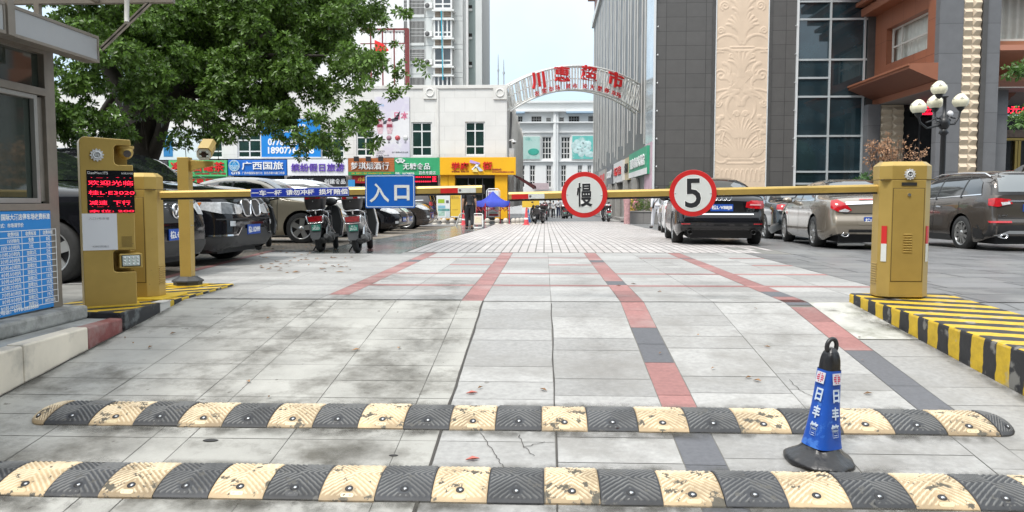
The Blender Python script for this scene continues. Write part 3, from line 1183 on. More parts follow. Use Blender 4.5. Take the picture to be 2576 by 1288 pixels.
# dome camera under the hood
m = MB()
m.lathe([(.068, 0), (.070, -.02), (.055, -.03)], Matrix.Translation(U(.345, 1.325, 0)), 24)
m.ball(U(.345, 1.275, -.01), .062, 20, 12)
dc = build(m, 'dome_camera', GOLD, tm, False)
m = MB()
m.cyl(U(.35, 1.262, -.05), U(.352, 1.258, -.076), .03, .03)
build(m, 'lens', M('lens_black', (.02, .012, .01), .08, coat=.6), dc, False)
# lamp box in the lower opening
m = MB()
m.box(*U(.262, .315, -TD / 2 - .012), *U(.435, .435, TD / 2 - .04))
lb = build(m, 'lamp_box', GOLD, tm, False, bevel=.006)
m = MB()
m.box(*U(.276, .326, -TD / 2 - .016), *U(.424, .426, -TD / 2))
build(m, 'lamp_rim', BLACKP, lb, False, bevel=.008)
m = MB()
m.box(*U(.284, .333, -TD / 2 - .02), *U(.416, .419, -TD / 2))
gl = build(m, 'lamp_glass', M('frosted_lens', (.52, .58, .55), .2, var=.06, sc=30, coat=.4), lb, False, bevel=.006)
m = MB()
for i in range(4):
	for j in range(3):
		m.ball(U(.302 + .032 * i, .350 + .026 * j, -TD / 2 - .018), .008, 10, 6)
build(m, 'lamp_bulb', WHITE, lb, False)
m = MB()
m.box(-TW / 2 - .02, -TD / 2 - .015, -.004, TW / 2 + .03, TD / 2 + .03, .012)
build(m, 'painted_foot', YEL, tm, False, bevel=.004)

# ------------------------------------------------------------------ plate camera on its post
cp = Vector((-3.655, 7.98, .037))
ct_ = thing('camera_post', 'gold square post with bracket arm and boxed plate camera', 'camera post', cp)
m = MB()
oct_ = circ(.185, 8, a0=math.pi / 8, a1=math.pi / 8 + 2 * math.pi)
M4 = Matrix.Translation((0, 0, 0))
m.prism(circ(.14, 8, a0=math.pi / 8, a1=math.pi / 8 + 2 * math.pi), Matrix.Translation((0, 0, .012)), .04)
o_ = circ(.155, 8, a0=math.pi / 8, a1=math.pi / 8 + 2 * math.pi)
i_ = circ(.09, 8, a0=math.pi / 8, a1=math.pi / 8 + 2 * math.pi)
m.add([(p[0], p[1], .045) for p in o_] + [(p[0], p[1], .06) for p in o_] + [(p[0], p[1], .10) for p in i_],
	[(k, (k + 1) % 8, 8 + (k + 1) % 8, 8 + k) for k in range(8)] + [(8 + k, 8 + (k + 1) % 8, 16 + (k + 1) % 8, 16 + k) for k in range(8)] + [tuple(range(16, 24)), tuple(range(8))[::-1]])
build(m, 'base', M('base_cast_black', (.035, .036, .038), .5, var=.2, sc=10), ct_, False)
m = MB()
m.box(-.17, -.14, 0, .17, .15, .012)
build(m, 'painted_foot', YEL, ct_, False)
m = MB()
m.box(-.058, -.05, .095, .058, .05, 1.31)
build(m, 'post', GOLD, ct_, False, bevel=.004)
m = MB()
for z in (.62, .86, .98, 1.10):
	for y in (-.02, .02):
		m.cyl((.058, y, z), (.064, y, z), .006, n=8)
build(m, 'bolt', STEEL, ct_, False)
m = MB()
m.add([(.058, -.02, 1.16), (.058, -.02, 1.28), (.30, -.02, 1.27), (.30, -.02, 1.225), (.12, -.02, 1.19), (.058, .02, 1.16), (.058, .02, 1.28), (.30, .02, 1.27), (.30, .02, 1.225), (.12, .02, 1.19)],
	[(0, 4, 3, 2, 1), (5, 6, 7, 8, 9), (0, 1, 6, 5), (1, 2, 7, 6), (2, 3, 8, 7), (3, 4, 9, 8), (4, 0, 5, 9)])
build(m, 'bracket', GOLD, ct_, False, bevel=.003)
CMX = Matrix.Translation((.24, -.03, 1.385)) @ Matrix.Rotation(math.radians(14), 4, 'Z') @ Matrix.Rotation(math.radians(20), 4, 'X')
hx = [(-.045, -.062), (.045, -.062), (.07, -.03), (.07, .02), (.045, .058), (-.045, .058), (-.07, .02), (-.07, -.03)]
m = MB()
m.prism(hx, CMX @ Matrix.Translation((0, .14, 0)) @ Matrix.Rotation(math.pi / 2, 4, 'X'), .29)
hc = build(m, 'camera_housing', GOLD, ct_, False, bevel=.003)
m = MB()
hs = [(x * 1.12, z * 1.1 + .004) for x, z in hx[3:7]]
vs = []
for y in (.16, -.17):
	vs += [CMX @ Vector((p[0], y, p[1])) for p in hs] + [CMX @ Vector((p[0] * .97, y, p[1] * .97)) for p in hs]
m.add(vs, [(0, 1, 9, 8), (1, 2, 10, 9), (2, 3, 11, 10), (4, 12, 13, 5), (5, 13, 14, 6), (6, 14, 15, 7), (8, 9, 13, 12), (9, 10, 14, 13), (10, 11, 15, 14), (0, 8, 12, 4), (3, 7, 15, 11), (0, 4, 5, 1), (1, 5, 6, 2), (2, 6, 7, 3)])
build(m, 'sun_shield', GOLD, hc, False)
m = MB()
m.prism([(p[0] * .93, p[1] * .93) for p in hx], CMX @ Matrix.Translation((0, -.149, 0)) @ Matrix.Rotation(math.pi / 2, 4, 'X'), .008)
build(m, 'front_plate', M('camera_front_grey', (.58, .58, .54), .4), hc, False)
m = MB()
m.prism(rect(.085, .062), CMX @ Matrix.Translation((0, -.157, -.002)) @ Matrix.Rotation(math.pi / 2, 4, 'X'), .002)
build(m, 'camera_window', M('lens_black'), hc, False)
m = MB()
for sx in (-1, 1):
	for sz in (-1, 1):
		m.lathe([(.012, 0), (.012, .004), (.003, .004)], CMX @ Matrix.Translation((sx * .033, -.159, sz * .022)) @ Matrix.Rotation(math.pi / 2, 4, 'X'), 12)
build(m, 'infrared_lamp', M('frosted_lens'), hc, False)

# ------------------------------------------------------------------ attendant's booth
XK = -3.755
YC = 6.02

def K(x, y, X=None):
	"""Y and height where the sight line meets the booth's lane-side wall plane."""
	d = ray(x, y)
	t = (XK if X is None else X) / d.x
	return d.y * t, CAM_H + d.z * t

BG_ = glass('booth_glass', (.035, .046, .038), .03)
bo = thing('attendant_booth', 'parking attendant booth with weathered aluminium frames and dark windows', 'booth', (-4.5, 4.6, .08))
m = MB()
m.box(-5.3, 2.4, -.02, -3.60, 6.10, .085)
build(m, 'plinth', M('plinth_concrete', (.33, .33, .31), .85, var=.2, sc=3, dirt=(.15, .15, .14), dsc=2), bo, bevel=.02)
m = MB()
m.box(-5.2, 2.5, .085, XK - .02, YC - .02, .86)
build(m, 'lower_wall', M('booth_panel', (.30, .29, .27), .5, .3, var=.1), bo)
m = MB()
m.box(-5.15, 2.55, .86, XK - .05, YC - .05, 2.06)
build(m, 'window', BG_, bo)
yw, zt_ = K(143, 238)
y1, zs = K(143, 528)
m = MB()
m.box(XK - .10, YC - .12, .085, XK, YC, 2.06)                       # corner post
build(m, 'corner_post', ALU, bo, bevel=.004)
m = MB()
m.box(XK - .045, YC - .17, .90, XK - .03, YC - .12, 1.68)
m.box(XK - .04, 2.5, .835, XK + .012, YC - .12, .885)                # sill
build(m, 'sill', ALU, bo, bevel=.003)
m = MB()
m.box(XK - .05, 2.5, 1.69, XK + .006, YC - .12, 1.745)              # transom
build(m, 'transom', ALU, bo, bevel=.003)
m = MB()
m.box(XK - .05, 2.5, 2.0, XK + .004, YC - .12, 2.06)
build(m, 'head_rail', ALU, bo)
m = MB()
m.box(XK - .045, YC - .245, .888, XK - .008, YC - .205, 1.688)
m.box(XK - .045, 2.5, .888, XK - .008, YC - .245, .925)
m.box(XK - .045, 2.5, 1.655, XK - .008, YC - .245, 1.688)
build(m, 'sash', M('sash_grey_aluminium', (.30, .29, .27), .4, .4, var=.1), bo, bevel=.003)
m = MB()
m.box(-5.6, 2.0, 2.06, XK + .24, YC + .12, 2.12)
build(m, 'roof', M('booth_roof', (.16, .15, .14), .6, var=.2), bo)
m = MB()
XF = -3.383
m.box(XF - .10, 5.02, 1.965, XF - .006, 6.0, 2.14)
m.box(XF - .10, 2.4, 1.965, XF - .006, 4.95, 2.14)
fs = build(m, 'fascia', M('fascia_light_box', (.30, .305, .31), .5, var=.06, dirt=(.33, .31, .27), dsc=2), bo)
m = MB()
for y0, y1 in ((2.4, 4.95), (5.02, 6.0)):
	m.box(XF - .11, y0, 1.950, XF, y1, 1.972)
	m.box(XF - .11, y0, 2.128, XF, y1, 2.150)
	m.box(XF - .11, y0, 1.972, XF, y0 + .02, 2.128)
	m.box(XF - .11, y1 - .02, 1.972, XF, y1, 2.128)
m.box(XF - .12, 4.953, 1.95, XF + .012, 5.017, 2.42)
build(m, 'fascia_frame', ALU, fs, bevel=.002)
m = MB()
m.box(-5.2, 5.98, 2.395, -2.80, 6.03, 2.43)
m.box(-5.2, 4.96, 2.42, -2.80, 5.01, 2.455)
m.box(-3.87, 5.98, 2.12, -3.83, 6.02, 2.395)
m.box(-3.40, 2.4, 2.40, -3.36, 6.03, 2.44)
build(m, 'canopy_frame', ALU, bo)
m = MB()
p0, p1 = Vector((-3.365, 6.0, 2.06)), Vector((-2.98, 6.0, 2.40))
m.mbox(basis((p0 + p1) / 2, p1 - p0, (0, 1, 0)), (p1 - p0).length / 2, .018, .012)
m.mbox(basis((p0 + p1) / 2 + Vector((.008, -.014, -.012)), p1 - p0, (0, 1, 0)), (p1 - p0).length / 2, .004, .012)
build(m, 'strut', ALU, bo)
m = MB()
m.tube([(-3.10, 5.9, 2.5), (-3.105, 5.9, 2.38), (-3.10, 5.88, 2.26), (-3.09, 5.86, 2.22)], .018, 10)
build(m, 'cable_pipe', M('pipe_grey', (.42, .41, .38), .5), bo)

# price board under the booth window
pb = thing('price_board', 'blue parking price board with white table fixed below the booth window', 'price board', (XK + .01, 5.3, .10))
m = MB()
m.box(XK - .005, 4.3, .10, XK + .006, YC - .125, .832)
build(m, 'panel', M('board_blue', (.008, .20, .54), .4, var=.05), pb)
KR, KU = (0, 1, 0), (0, 0, 1)

def ktext(s, x0, y0, x1, y1, par=pb, bold=.015):
	ya, za = K(x0, (y0 + y1) / 2)
	yb, _ = K(x1, (y0 + y1) / 2)
	_, z1 = K((x0 + x1) / 2, y0)
	_, z0 = K((x0 + x1) / 2, y1)
	letters(s, (XK + .0065, (ya + yb) / 2, (z0 + z1) / 2), yb - ya, z1 - z0, WHITE, par, 'lettering', KR, KU, .001, bold)

ktext('竹国际大酒店停车场收费标准', -12, 537.5, 123, 553.5, bold=.02)
ktext('收费方式：市场调节价', -28, 562, 57, 573.5)
cols = [K(-60, 600)[0], K(52.5, 600)[0], K(98, 600)[0], K(138.5, 600)[0]]
ztop = K(138, 575.5)[1]
zbot = K(145, 757.5)[1]
m = MB()
dz = (ztop - zbot) / 12
for k in range(13):
	m.box(XK + .004, cols[0], ztop - k * dz - .0022, XK + .0075, cols[3], ztop - k * dz + .0022)
for c in cols:
	m.box(XK + .004, c - .0022, zbot, XK + .0078, c + .0022, ztop)
build(m, 'table_lines', WHITE, pb)
col1 = ['收费时段', '15分钟内', '15分-1小时内'] + [f'{k}小时-{k+1}小时内' for k in range(1, 9)] + ['9小时-10小时后']
col2 = ['收费标准', '免费', '3元'] + ['加收2元'] * 9
col3 = ['收费金额', '0元', '3元', '5元', '7元', '9元', '11元', '13元', '15元', '17元', '19元', '封顶20元']
wcol = {2: .026, 3: .026, 4: .033}
for k in range(12):
	zc = ztop - (k + .5) * dz
	for txt, a, b in ((col1[k], cols[0], cols[1]), (col2[k], cols[1], cols[2]), (col3[k], cols[2], cols[3])):
		wl = sum(1.0 if ord(ch) > 255 else .58 for ch in txt) * .030
		if a == cols[0]:
			yc = b - wl / 2 - .03
		else:
			yc = (a + b) / 2
		wl = min(wl, (b - a) * .86) if a != cols[0] else wl
		letters(txt, (XK + .0065, yc, zc), wl, .032, WHITE, pb, 'lettering', KR, KU, .001, .012)
ktext('投诉建议电话：0776-2828888', -50, 777.5, 95, 790)

# ------------------------------------------------------------------ rubber speed bumps

def bump_mat(name, c, worn, wth, ridge, rk):
	mt = M(name, c, .58)
	N, L = mt.node_tree.nodes, mt.node_tree.links
	b = N['Principled BSDF']
	tc = N.new('ShaderNodeTexCoord')
	oi = N.new('ShaderNodeObjectInfo')
	ad = N.new('ShaderNodeVectorMath')
	ad.operation = 'MULTIPLY_ADD'
	ad.inputs[1].default_value = (1, 1, 1)
	cm = N.new('ShaderNodeMath')
	cm.operation = 'MULTIPLY'
	cm.inputs[1].default_value = 37
	L.new(oi.outputs['Random'], cm.inputs[0])
	L.new(tc.outputs['Object'], ad.inputs[0])
	L.new(cm.outputs[0], ad.inputs[2])
	nz = N.new('ShaderNodeTexNoise')
	nz.inputs['Scale'].default_value = 13
	nz.inputs['Detail'].default_value = 10
	nz.inputs['Roughness'].default_value = .66
	L.new(ad.outputs[0], nz.inputs['Vector'])
	mr = N.new('ShaderNodeMapRange')
	mr.inputs['From Min'].default_value = wth
	mr.inputs['From Max'].default_value = wth + .03
	L.new(nz.outputs['Fac'], mr.inputs['Value'])
	n2 = N.new('ShaderNodeTexNoise')
	n2.inputs['Scale'].default_value = 5
	n2.inputs['Detail'].default_value = 6
	L.new(ad.outputs[0], n2.inputs['Vector'])
	m2 = N.new('ShaderNodeMapRange')
	m2.inputs['From Min'].default_value = .3
	m2.inputs['From Max'].default_value = .7
	m2.inputs['To Min'].default_value = .62
	m2.inputs['To Max'].default_value = 1.25
	L.new(n2.outputs['Fac'], m2.inputs['Value'])
	mu = N.new('ShaderNodeVectorMath')
	mu.operation = 'SCALE'
	mu.inputs[0].default_value = c
	L.new(m2.outputs[0], mu.inputs['Scale'])
	# per-unit fading of the paint
	fd = N.new('ShaderNodeMapRange')
	fd.inputs['To Min'].default_value = .72
	fd.inputs['To Max'].default_value = 1.15
	L.new(oi.outputs['Random'], fd.inputs['Value'])
	mu2 = N.new('ShaderNodeVectorMath')
	mu2.operation = 'SCALE'
	L.new(mu.outputs[0], mu2.inputs[0])
	L.new(fd.outputs[0], mu2.inputs['Scale'])
	mx = N.new('ShaderNodeMixRGB')
	mx.inputs['Color2'].default_value = (*worn, 1)
	L.new(mr.outputs[0], mx.inputs['Fac'])
	# tyres rub the raised ribs paler
	at = N.new('ShaderNodeAttribute')
	at.attribute_name = 'rib'
	rf = N.new('ShaderNodeMath')
	rf.operation = 'MULTIPLY'
	L.new(at.outputs['Fac'], rf.inputs[0])
	m5 = N.new('ShaderNodeMapRange')
	m5.inputs['From Min'].default_value = .36
	m5.inputs['From Max'].default_value = .56
	m5.inputs['To Min'].default_value = .5
	m5.inputs['To Max'].default_value = rk
	L.new(n2.outputs['Fac'], m5.inputs['Value'])
	L.new(m5.outputs[0], rf.inputs[1])
	rm_ = N.new('ShaderNodeMixRGB')
	rm_.inputs['Color2'].default_value = (*ridge, 1)
	L.new(rf.outputs[0], rm_.inputs['Fac'])
	L.new(mu2.outputs[0], rm_.inputs['Color1'])
	L.new(rm_.outputs[0], mx.inputs['Color1'])
	L.new(mx.outputs[0], b.inputs['Base Color'])
	n3 = N.new('ShaderNodeTexNoise')
	n3.inputs['Scale'].default_value = 120
	L.new(ad.outputs[0], n3.inputs['Vector'])
	bp = N.new('ShaderNodeBump')
	bp.inputs['Strength'].default_value = .25
	bp.inputs['Distance'].default_value = .006
	L.new(n3.outputs['Fac'], bp.inputs['Height'])
	L.new(bp.outputs['Normal'], b.inputs['Normal'])
	return mt

RUBB = bump_mat('black_rubber_unit', (.036, .038, .043), (.085, .082, .075), .60, (.165, .165, .16), 1.0)
RUBC = bump_mat('cream_painted_rubber', (.44, .325, .19), (.085, .075, .055), .568, (.72, .60, .42), 1.0)
SW, SDp, SH = .254, .335, .042

def seg_mb(nu=60, nv=64, cap=0, kw_=''):
	m = MB()
	vs = []
	m.rib = []
	for j in range(nv + 1):
		v = j / nv
		for i in range(nu + 1):
			u = i / nu
			x, y = (u - .5) * SW, v * SDp
			e = 1.0
			yy = y
			if cap:
				# rounded end: the plan narrows to a half disc
				d = u if cap > 0 else 1 - u
				wf = math.sqrt(max(0, 1 - d ** 2.4))
				yy = SDp / 2 + (y - SDp / 2) * max(.001, wf)
				e = max(0, 1 - d ** 3) ** .6
			h = .006 * e + (SH - .006) * max(0, math.sin(math.pi * v)) ** .62 * e
			rb_ = 0
			if 0.03 < u < .97 and .05 < v < .95:
				q_ = abs(y - .185) - 1.05 * abs(x)
				r_ = .5 + .5 * math.cos(2 * math.pi * q_ / .030)
				r_ = max(0, r_ - .62) / .38
				far = min(1, max(0, (math.hypot(x, (y - .062)) - .028) / .01))
				rb_ = min(1, r_ * (3.2 if 'wide' in kw_ else 1.5)) * far
				h += .0055 * min(1, r_ * 1.5) * far * e
			m.rib.append(rb_)
			vs.append((x, yy, h))
	n = nu + 1
	m.add(vs, [(j * n + i, j * n + i + 1, (j + 1) * n + i + 1, (j + 1) * n + i) for j in range(nv) for i in range(nu)], 0, True)
	# skirts
	b0 = [vs[i] for i in range(n)]
	m.add([(p[0], p[1], -.012) for p in b0] + b0, [(i, i + 1, n + i + 1, n + i) for i in range(nu)])
	for i, fl in ((0, 1), (nu, 0)):
		c = [vs[j * n + i] for j in range(nv + 1)]
		k = len(c)
		fs = [(j, k + j, k + j + 1, j + 1) if fl else (j, j + 1, k + j + 1, k + j) for j in range(nv)]
		m.add([(p[0], p[1], -.012) for p in c] + c, fs)
	return m

def bolt_mb(dx=0):
	m = MB()
	m.lathe([(.020, .0), (.019, .006), (.013, .0075), (.001, .0072)], Matrix.Translation((dx, .064, .0268)) @ Matrix.Rotation(math.radians(16), 4, 'X'), 18, caps=False)
	return m

def head_mb():
	m = MB()
	m.lathe([(.009, .004), (.008, .008), (.001, .009)], Matrix.Translation((.002, .064, .0268)) @ Matrix.Rotation(math.radians(16), 4, 'X'), 12)
	return m

def slot_mb():
	m = MB()
	m.prism(rect(.062, .021, .0104), Matrix.Translation((0, .026, .0145)) @ Matrix.Rotation(math.radians(36), 4, 'X'), .009)
	return m

SL, SR = .2485, .269

def bump_row(label, x0, pattern, y0, group, end0, end1, nleft=12):
	slope = math.atan(.115)
	z0 = gz(0, y0) + .008
	t = thing('speed_bump', label, 'speed bump', (0, y0, z0), 0, group, rx=slope)
	protos = {}
	r = random.Random(len(pattern))

	def put(kind, x, c, cap=0):
		mt = RUBB if c == 'b' else RUBC
		key = (c, cap)
		if key not in protos:
			sm_ = seg_mb(cap=cap, kw_='' if c == 'b' else 'wide')
			o = build(sm_, 'rubber_segment', mt, t, False)
			sm_.rib += [0] * (len(sm_.v) - len(sm_.rib))
			o.data.attributes.new('rib', 'FLOAT', 'POINT').data.foreach_set('value', sm_.rib)
			ch = [build(bolt_mb(), 'bolt_hole', BLACK, o, False), build(head_mb(), 'bolt', STEEL, o, False)]
			if not cap:
				ch.append(build(slot_mb(), 'reflector_slot', RUBB if c == 'b' else M('cream_reflector', (.62, .52, .32), .3), o, False))
			protos[key] = (o, ch)
		else:
			p, pch = protos[key]
			o = p.copy()
			COL.objects.link(o)
			ch = []
			for k in pch:
				c2 = k.copy()
				COL.objects.link(c2)
				c2.parent = o
				ch.append(c2)
		o.location = (x, r.uniform(-.004, .004), r.uniform(-.003, .003))
		o.rotation_euler = (0, 0, r.uniform(-.006, .006))
		return o
	x = x0
	for k, c in enumerate(pattern):
		q_ = SL if k < nleft else SR
		o = put('s', x + q_ / 2, c)
		o.scale.x = (q_ - (.004 if k % 2 else .0015)) / SW
		x += q_
	for c, xe, sg in ((end0, x0 - .065, -1), (end1, x + .065, 1)):
		if c:
			put('e', xe, c, sg).scale.x = .5
	return t

bump_row('far speed bump of black and cream rubber units with rounded ends, behind the blue cone', .235 - 12 * SL, 'bc' * 10, 4.185, 'rubber speed bumps', 'c', 'b')
bump_row('near speed bump of black and cream rubber units crossing the bottom edge', .249 - 12 * SL, 'bc' * 11, 3.385, 'rubber speed bumps', None, None)

# ------------------------------------------------------------------ blue sleeve cone
cz = gz(0, 3.86)
co = thing('traffic_cone', 'square traffic cone in a worn blue sleeve wrapped in black plastic, near the right', 'traffic cone', (1.345, 3.86, cz + .006), math.radians(27), None, scale=1.03)
co.rotation_euler = (math.radians(4), math.radians(1.5), math.radians(27))
FRAME[co.name] = Matrix.Translation(co.location) @ co.rotation_euler.to_matrix().to_4x4() @ Matrix.Scale(1.03, 4)
PLB = M('black_plastic_bag', (.016, .016, .018), .32, var=.2, sc=20, bump=.9, bsc=16)

def sq_loft(levels, n=8, p=5.0, jit=0.0, seed=1):
	r = random.Random(seed)
	vs = []
	N_ = 4 * n
	for hw, z in levels:
		for k in range(N_):
			a = 2 * math.pi * k / N_ + math.pi / 4
			c_, s_ = math.cos(a), math.sin(a)
			q_ = (abs(c_) ** p + abs(s_) ** p) ** (-1 / p) * hw * (1 + r.uniform(-jit, jit))
			vs.append((q_ * c_, q_ * s_, z + r.uniform(-jit, jit) * .05))
	fs = []
	for i in range(len(levels) - 1):
		fs += [(i * N_ + k, i * N_ + (k + 1) % N_, (i + 1) * N_ + (k + 1) % N_, (i + 1) * N_ + k) for k in range(N_)]
	m = MB()
	m.add(vs, fs, 0, True)
	m.add(vs[-N_:], [tuple(range(N_))])
	return m

m = sq_loft([(.074, .03), (.062, .10), (.048, .25), (.041, .40), (.041, .455), (.038, .50), (.030, .535), (.013, .552)], jit=.03, p=4)
build(m, 'body', PLB, co, False, subd=1)
# wrapped base: a crumpled disc
m = MB()
vs = []
r_ = random.Random(5)
NB = 40
for i, (rr, z) in enumerate([(.150, -.004), (.160, .010), (.149, .026), (.122, .042), (.092, .060), (.075, .085)]):
	for k in range(NB):
		a = 2 * math.pi * k / NB
		o8 = 1 / max(abs(math.cos(((a + .2) % (math.pi / 4)) - math.pi / 8)), .8)
		q_ = rr * o8 * (1 + .05 * math.sin(3 * a + 1) + r_.uniform(-.03, .03))
		vs.append((q_ * math.cos(a), q_ * math.sin(a), z + r_.uniform(-.006, .006) * (i > 0)))
m.add(vs, [(i * NB + k, i * NB + (k + 1) % NB, (i + 1) * NB + (k + 1) % NB, (i + 1) * NB + k) for i in range(5) for k in range(NB)], 0, True)
build(m, 'base', PLB, co, False, subd=1)
SLV = M('worn_blue_sleeve', (.008, .075, .40), .38, var=.12, sc=8, bump=.35, bsc=14, dirt=(.05, .17, .55), dsc=9, dth=(.6, .64))
m = sq_loft([(.077, .085), (.073, .10), (.068, .14), (.056, .24), (.050, .32), (.047, .40), (.0445, .452)], jit=.012, p=4.2, seed=3)
m.f = m.f[:-1]
m.mi = m.mi[:-1]
m.sm = m.sm[:-1]
sl = build(m, 'sleeve', SLV, co, False, subd=1)
m = MB()
pts = [(.030 * math.cos(a), 0, .558 + .036 * math.sin(a)) for a in [math.radians(-30 + 240 * k / 14) for k in range(15)]]
m.tube(pts, .0105, 10)
build(m, 'handle', BLACKP, co, False)
PALE = M('faded_white_print', (.50, .58, .68), .5, var=.1, sc=30)

def on_cone(face, z, u=0, out=.003):
	"""Frame on one of the sleeve's four sides at height z."""
	hw = np.interp(z, [.10, .14, .24, .32, .40, .452], [.073, .068, .056, .050, .047, .0445]) + out
	a = face
	nrm = Vector((math.cos(a), math.sin(a), .18)).normalized()
	right = Vector((-math.sin(a), math.cos(a), 0))
	up = nrm.cross(right)
	c = Vector((math.cos(a) * hw, math.sin(a) * hw, z)) + right * u
	return basis(c, right, up)

RED_P = M('pink_red_print', (.48, .03, .09), .5)
for fa in (-math.pi / 2, math.pi, 0, math.pi / 2):
	m = MB()
	m.prism(rect(.050, .052), on_cone(fa, .415), .0015)
	b_ = build(m, 'logo_patch', M('logo_white', (.55, .56, .6), .5), sl, False)
	m = MB()
	for k in range(5):
		zz = -.018 + .009 * k
		hw_ = math.sqrt(max(0, .020 ** 2 - zz ** 2))
		for s in (-1, 1):
			m.mbox(on_cone(fa, .415, 0) @ Matrix.Translation((s * (hw_ / 2 + .002), zz, .002)), hw_ / 2 - .002, .0028, .0006)
	build(m, 'logo', RED_P, sl, False)
	for ch, z, wd_, hh_ in (('日', .335, .038, .060), ('丰', .252, .042, .060), ('管', .172, .046, .062)):
		build(text_mb(ch, wd_, hh_, .0015, .03).xf(on_cone(fa, z, .004)), 'lettering', PALE, sl, False)

# ------------------------------------------------------------------ shop building on the left
CREAM = tiles('cream_wall_tile', (.68, .665, .635), (.54, .525, .50), 1.1, .75, 'xz', .7, .007, .025, .5, .07, nsc=.7)
CREAMP = M('cream_plaster', (.66, .645, .61), .75, var=.09, sc=.8, dirt=(.40, .385, .36), dsc=.45, dth=(.55, .75))
GLG = glass('green_window_glass', (.012, .035, .03), .05, var=.5)
GLD = glass('dark_shop_glass', (.012, .013, .014), .06, var=.4)
WFR = M('white_window_frame', (.70, .70, .69), .45, var=.04)

def wall_holes(x0, x1, z0, z1, Y, holes, depth=.2, mi=0):
	m = MB()
	xs = sorted({x0, x1, *[h[0] for h in holes], *[h[1] for h in holes]})
	zs = sorted({z0, z1, *[h[2] for h in holes], *[h[3] for h in holes]})
	xs = [x for x in xs if x0 <= x <= x1]
	zs = [z for z in zs if z0 <= z <= z1]
	for a, b in zip(xs, xs[1:]):
		for c, d in zip(zs, zs[1:]):
			u, v = (a + b) / 2, (c + d) / 2
			if any(h[0] < u < h[1] and h[2] < v < h[3] for h in holes):
				continue
			m.add([(a, Y, c), (b, Y, c), (b, Y, d), (a, Y, d)], [(0, 1, 2, 3)], mi)
	for a, b, c, d in holes:
		q = depth
		m.add([(a, Y, c), (a, Y + q, c), (a, Y + q, d), (a, Y, d)], [(0, 1, 2, 3)], mi)
		m.add([(b, Y, c), (b, Y, d), (b, Y + q, d), (b, Y + q, c)], [(0, 1, 2, 3)], mi)
		m.add([(a, Y, d), (a, Y + q, d), (b, Y + q, d), (b, Y, d)], [(0, 1, 2, 3)], mi)
		m.add([(a, Y, c), (b, Y, c), (b, Y + q, c), (a, Y + q, c)], [(0, 1, 2, 3)], mi)
	return m

def window(parent, x0, x1, z0, z1, Y, cols, rows, t=.06, fm=None, gm=None, dep=.05):
	"""Frame (a part) with one pane mesh (its sub-part); cols/rows are fractions where bars stand."""
	m = MB()
	y0, y1 = Y, Y + dep
	m.box(x0, y0, z0, x0 + t, y1, z1)
	m.box(x1 - t, y0, z0, x1, y1, z1)
	m.box(x0 + t, y0, z0, x1 - t, y1, z0 + t)
	m.box(x0 + t, y0, z1 - t, x1 - t, y1, z1)
	for c in cols:
		x = x0 + (x1 - x0) * c
		m.box(x - t * .45, y0 + .004, z0 + t, x + t * .45, y1 - .004, z1 - t)
	for r_ in rows:
		z = z0 + (z1 - z0) * r_
		m.box(x0 + t, y0 + .008, z - t * .45, x1 - t, y1 - .008, z + t * .45)
	o = build(m, 'window', fm or WFR, parent)
	m = MB()
	m.box(x0 + t * .5, Y + dep * .5, z0 + t * .5, x1 - t * .5, Y + dep + .03, z1 - t * .5)
	build(m, 'pane', gm or GLG, o)
	return o

YS = 43.0
xr = P(1275, 400, YS).x
zt_ = P(1180, 217, YS).z
zsg = P(1000, 397, YS).z
sb = thing('shop_building', 'two-storey cream shop building with white-framed green windows above the shop signs', 'building', (xr - 16, YS, -.3))
wins = []
for x0, y0, x1, y1 in ((597, 336, 657, 397), (806, 330, 866, 397), (896, 328, 943, 393), (1035, 307, 1087, 393), (1170, 306, 1220, 391), (500, 336, 560, 397), (300, 336, 360, 397), (180, 336, 240, 397)):
	a, b, c, d = BX(x0, y0, x1, y1, YS)
	wins.append((a, b, c, d))
zb_ = zsg - .02
mb = wall_holes(-34, xr, zb_, zt_, YS, wins, .16)
# right flank, roof, ground-floor piers
mb.add([(xr, YS, -.6), (xr, 70, -.6), (xr, 70, zt_ - .3), (xr, YS, zt_)], [(0, 1, 2, 3)])
mb.add([(-34, YS, zt_), (xr, YS, zt_), (xr, 70, zt_ - .3), (-34, 70, zt_ - .3)], [(0, 1, 2, 3)])
build(mb, 'wall', CREAM, sb)
for a, b, c, d in wins:
	window(sb, a, b, c, d, YS + .06, [.5], [.27, .73], .075)
m = MB()
m.box(-34, YS - .07, zt_ - .12, xr + .05, YS + .2, zt_ + .06)
build(m, 'coping', CREAMP, sb, bevel=.01)
xa, xb, _, _ = BX(1055, 220, 1101, 393, YS)
m = MB()
m.box(xa + .95, YS - .06, zb_ + .05, xb + .06, YS - .004, zt_ - .14)
build(m, 'pilaster', CREAMP, sb)
for x, y in ((1082, 233), (1258, 234)):
	c = P(x, y, YS)
	m = MB()
	m.box(c.x - .36, YS - .09, c.z - .34, c.x + .36, YS - .01, c.z + .30)
	M4 = basis((c.x, YS - .095, c.z), *FACE)
	m.tube([M4 @ Vector((p[0], p[1], 0)) for p in circ(.2, 20)], .045, 6, closed=True)
	build(m, 'rosette', CREAMP, sb)
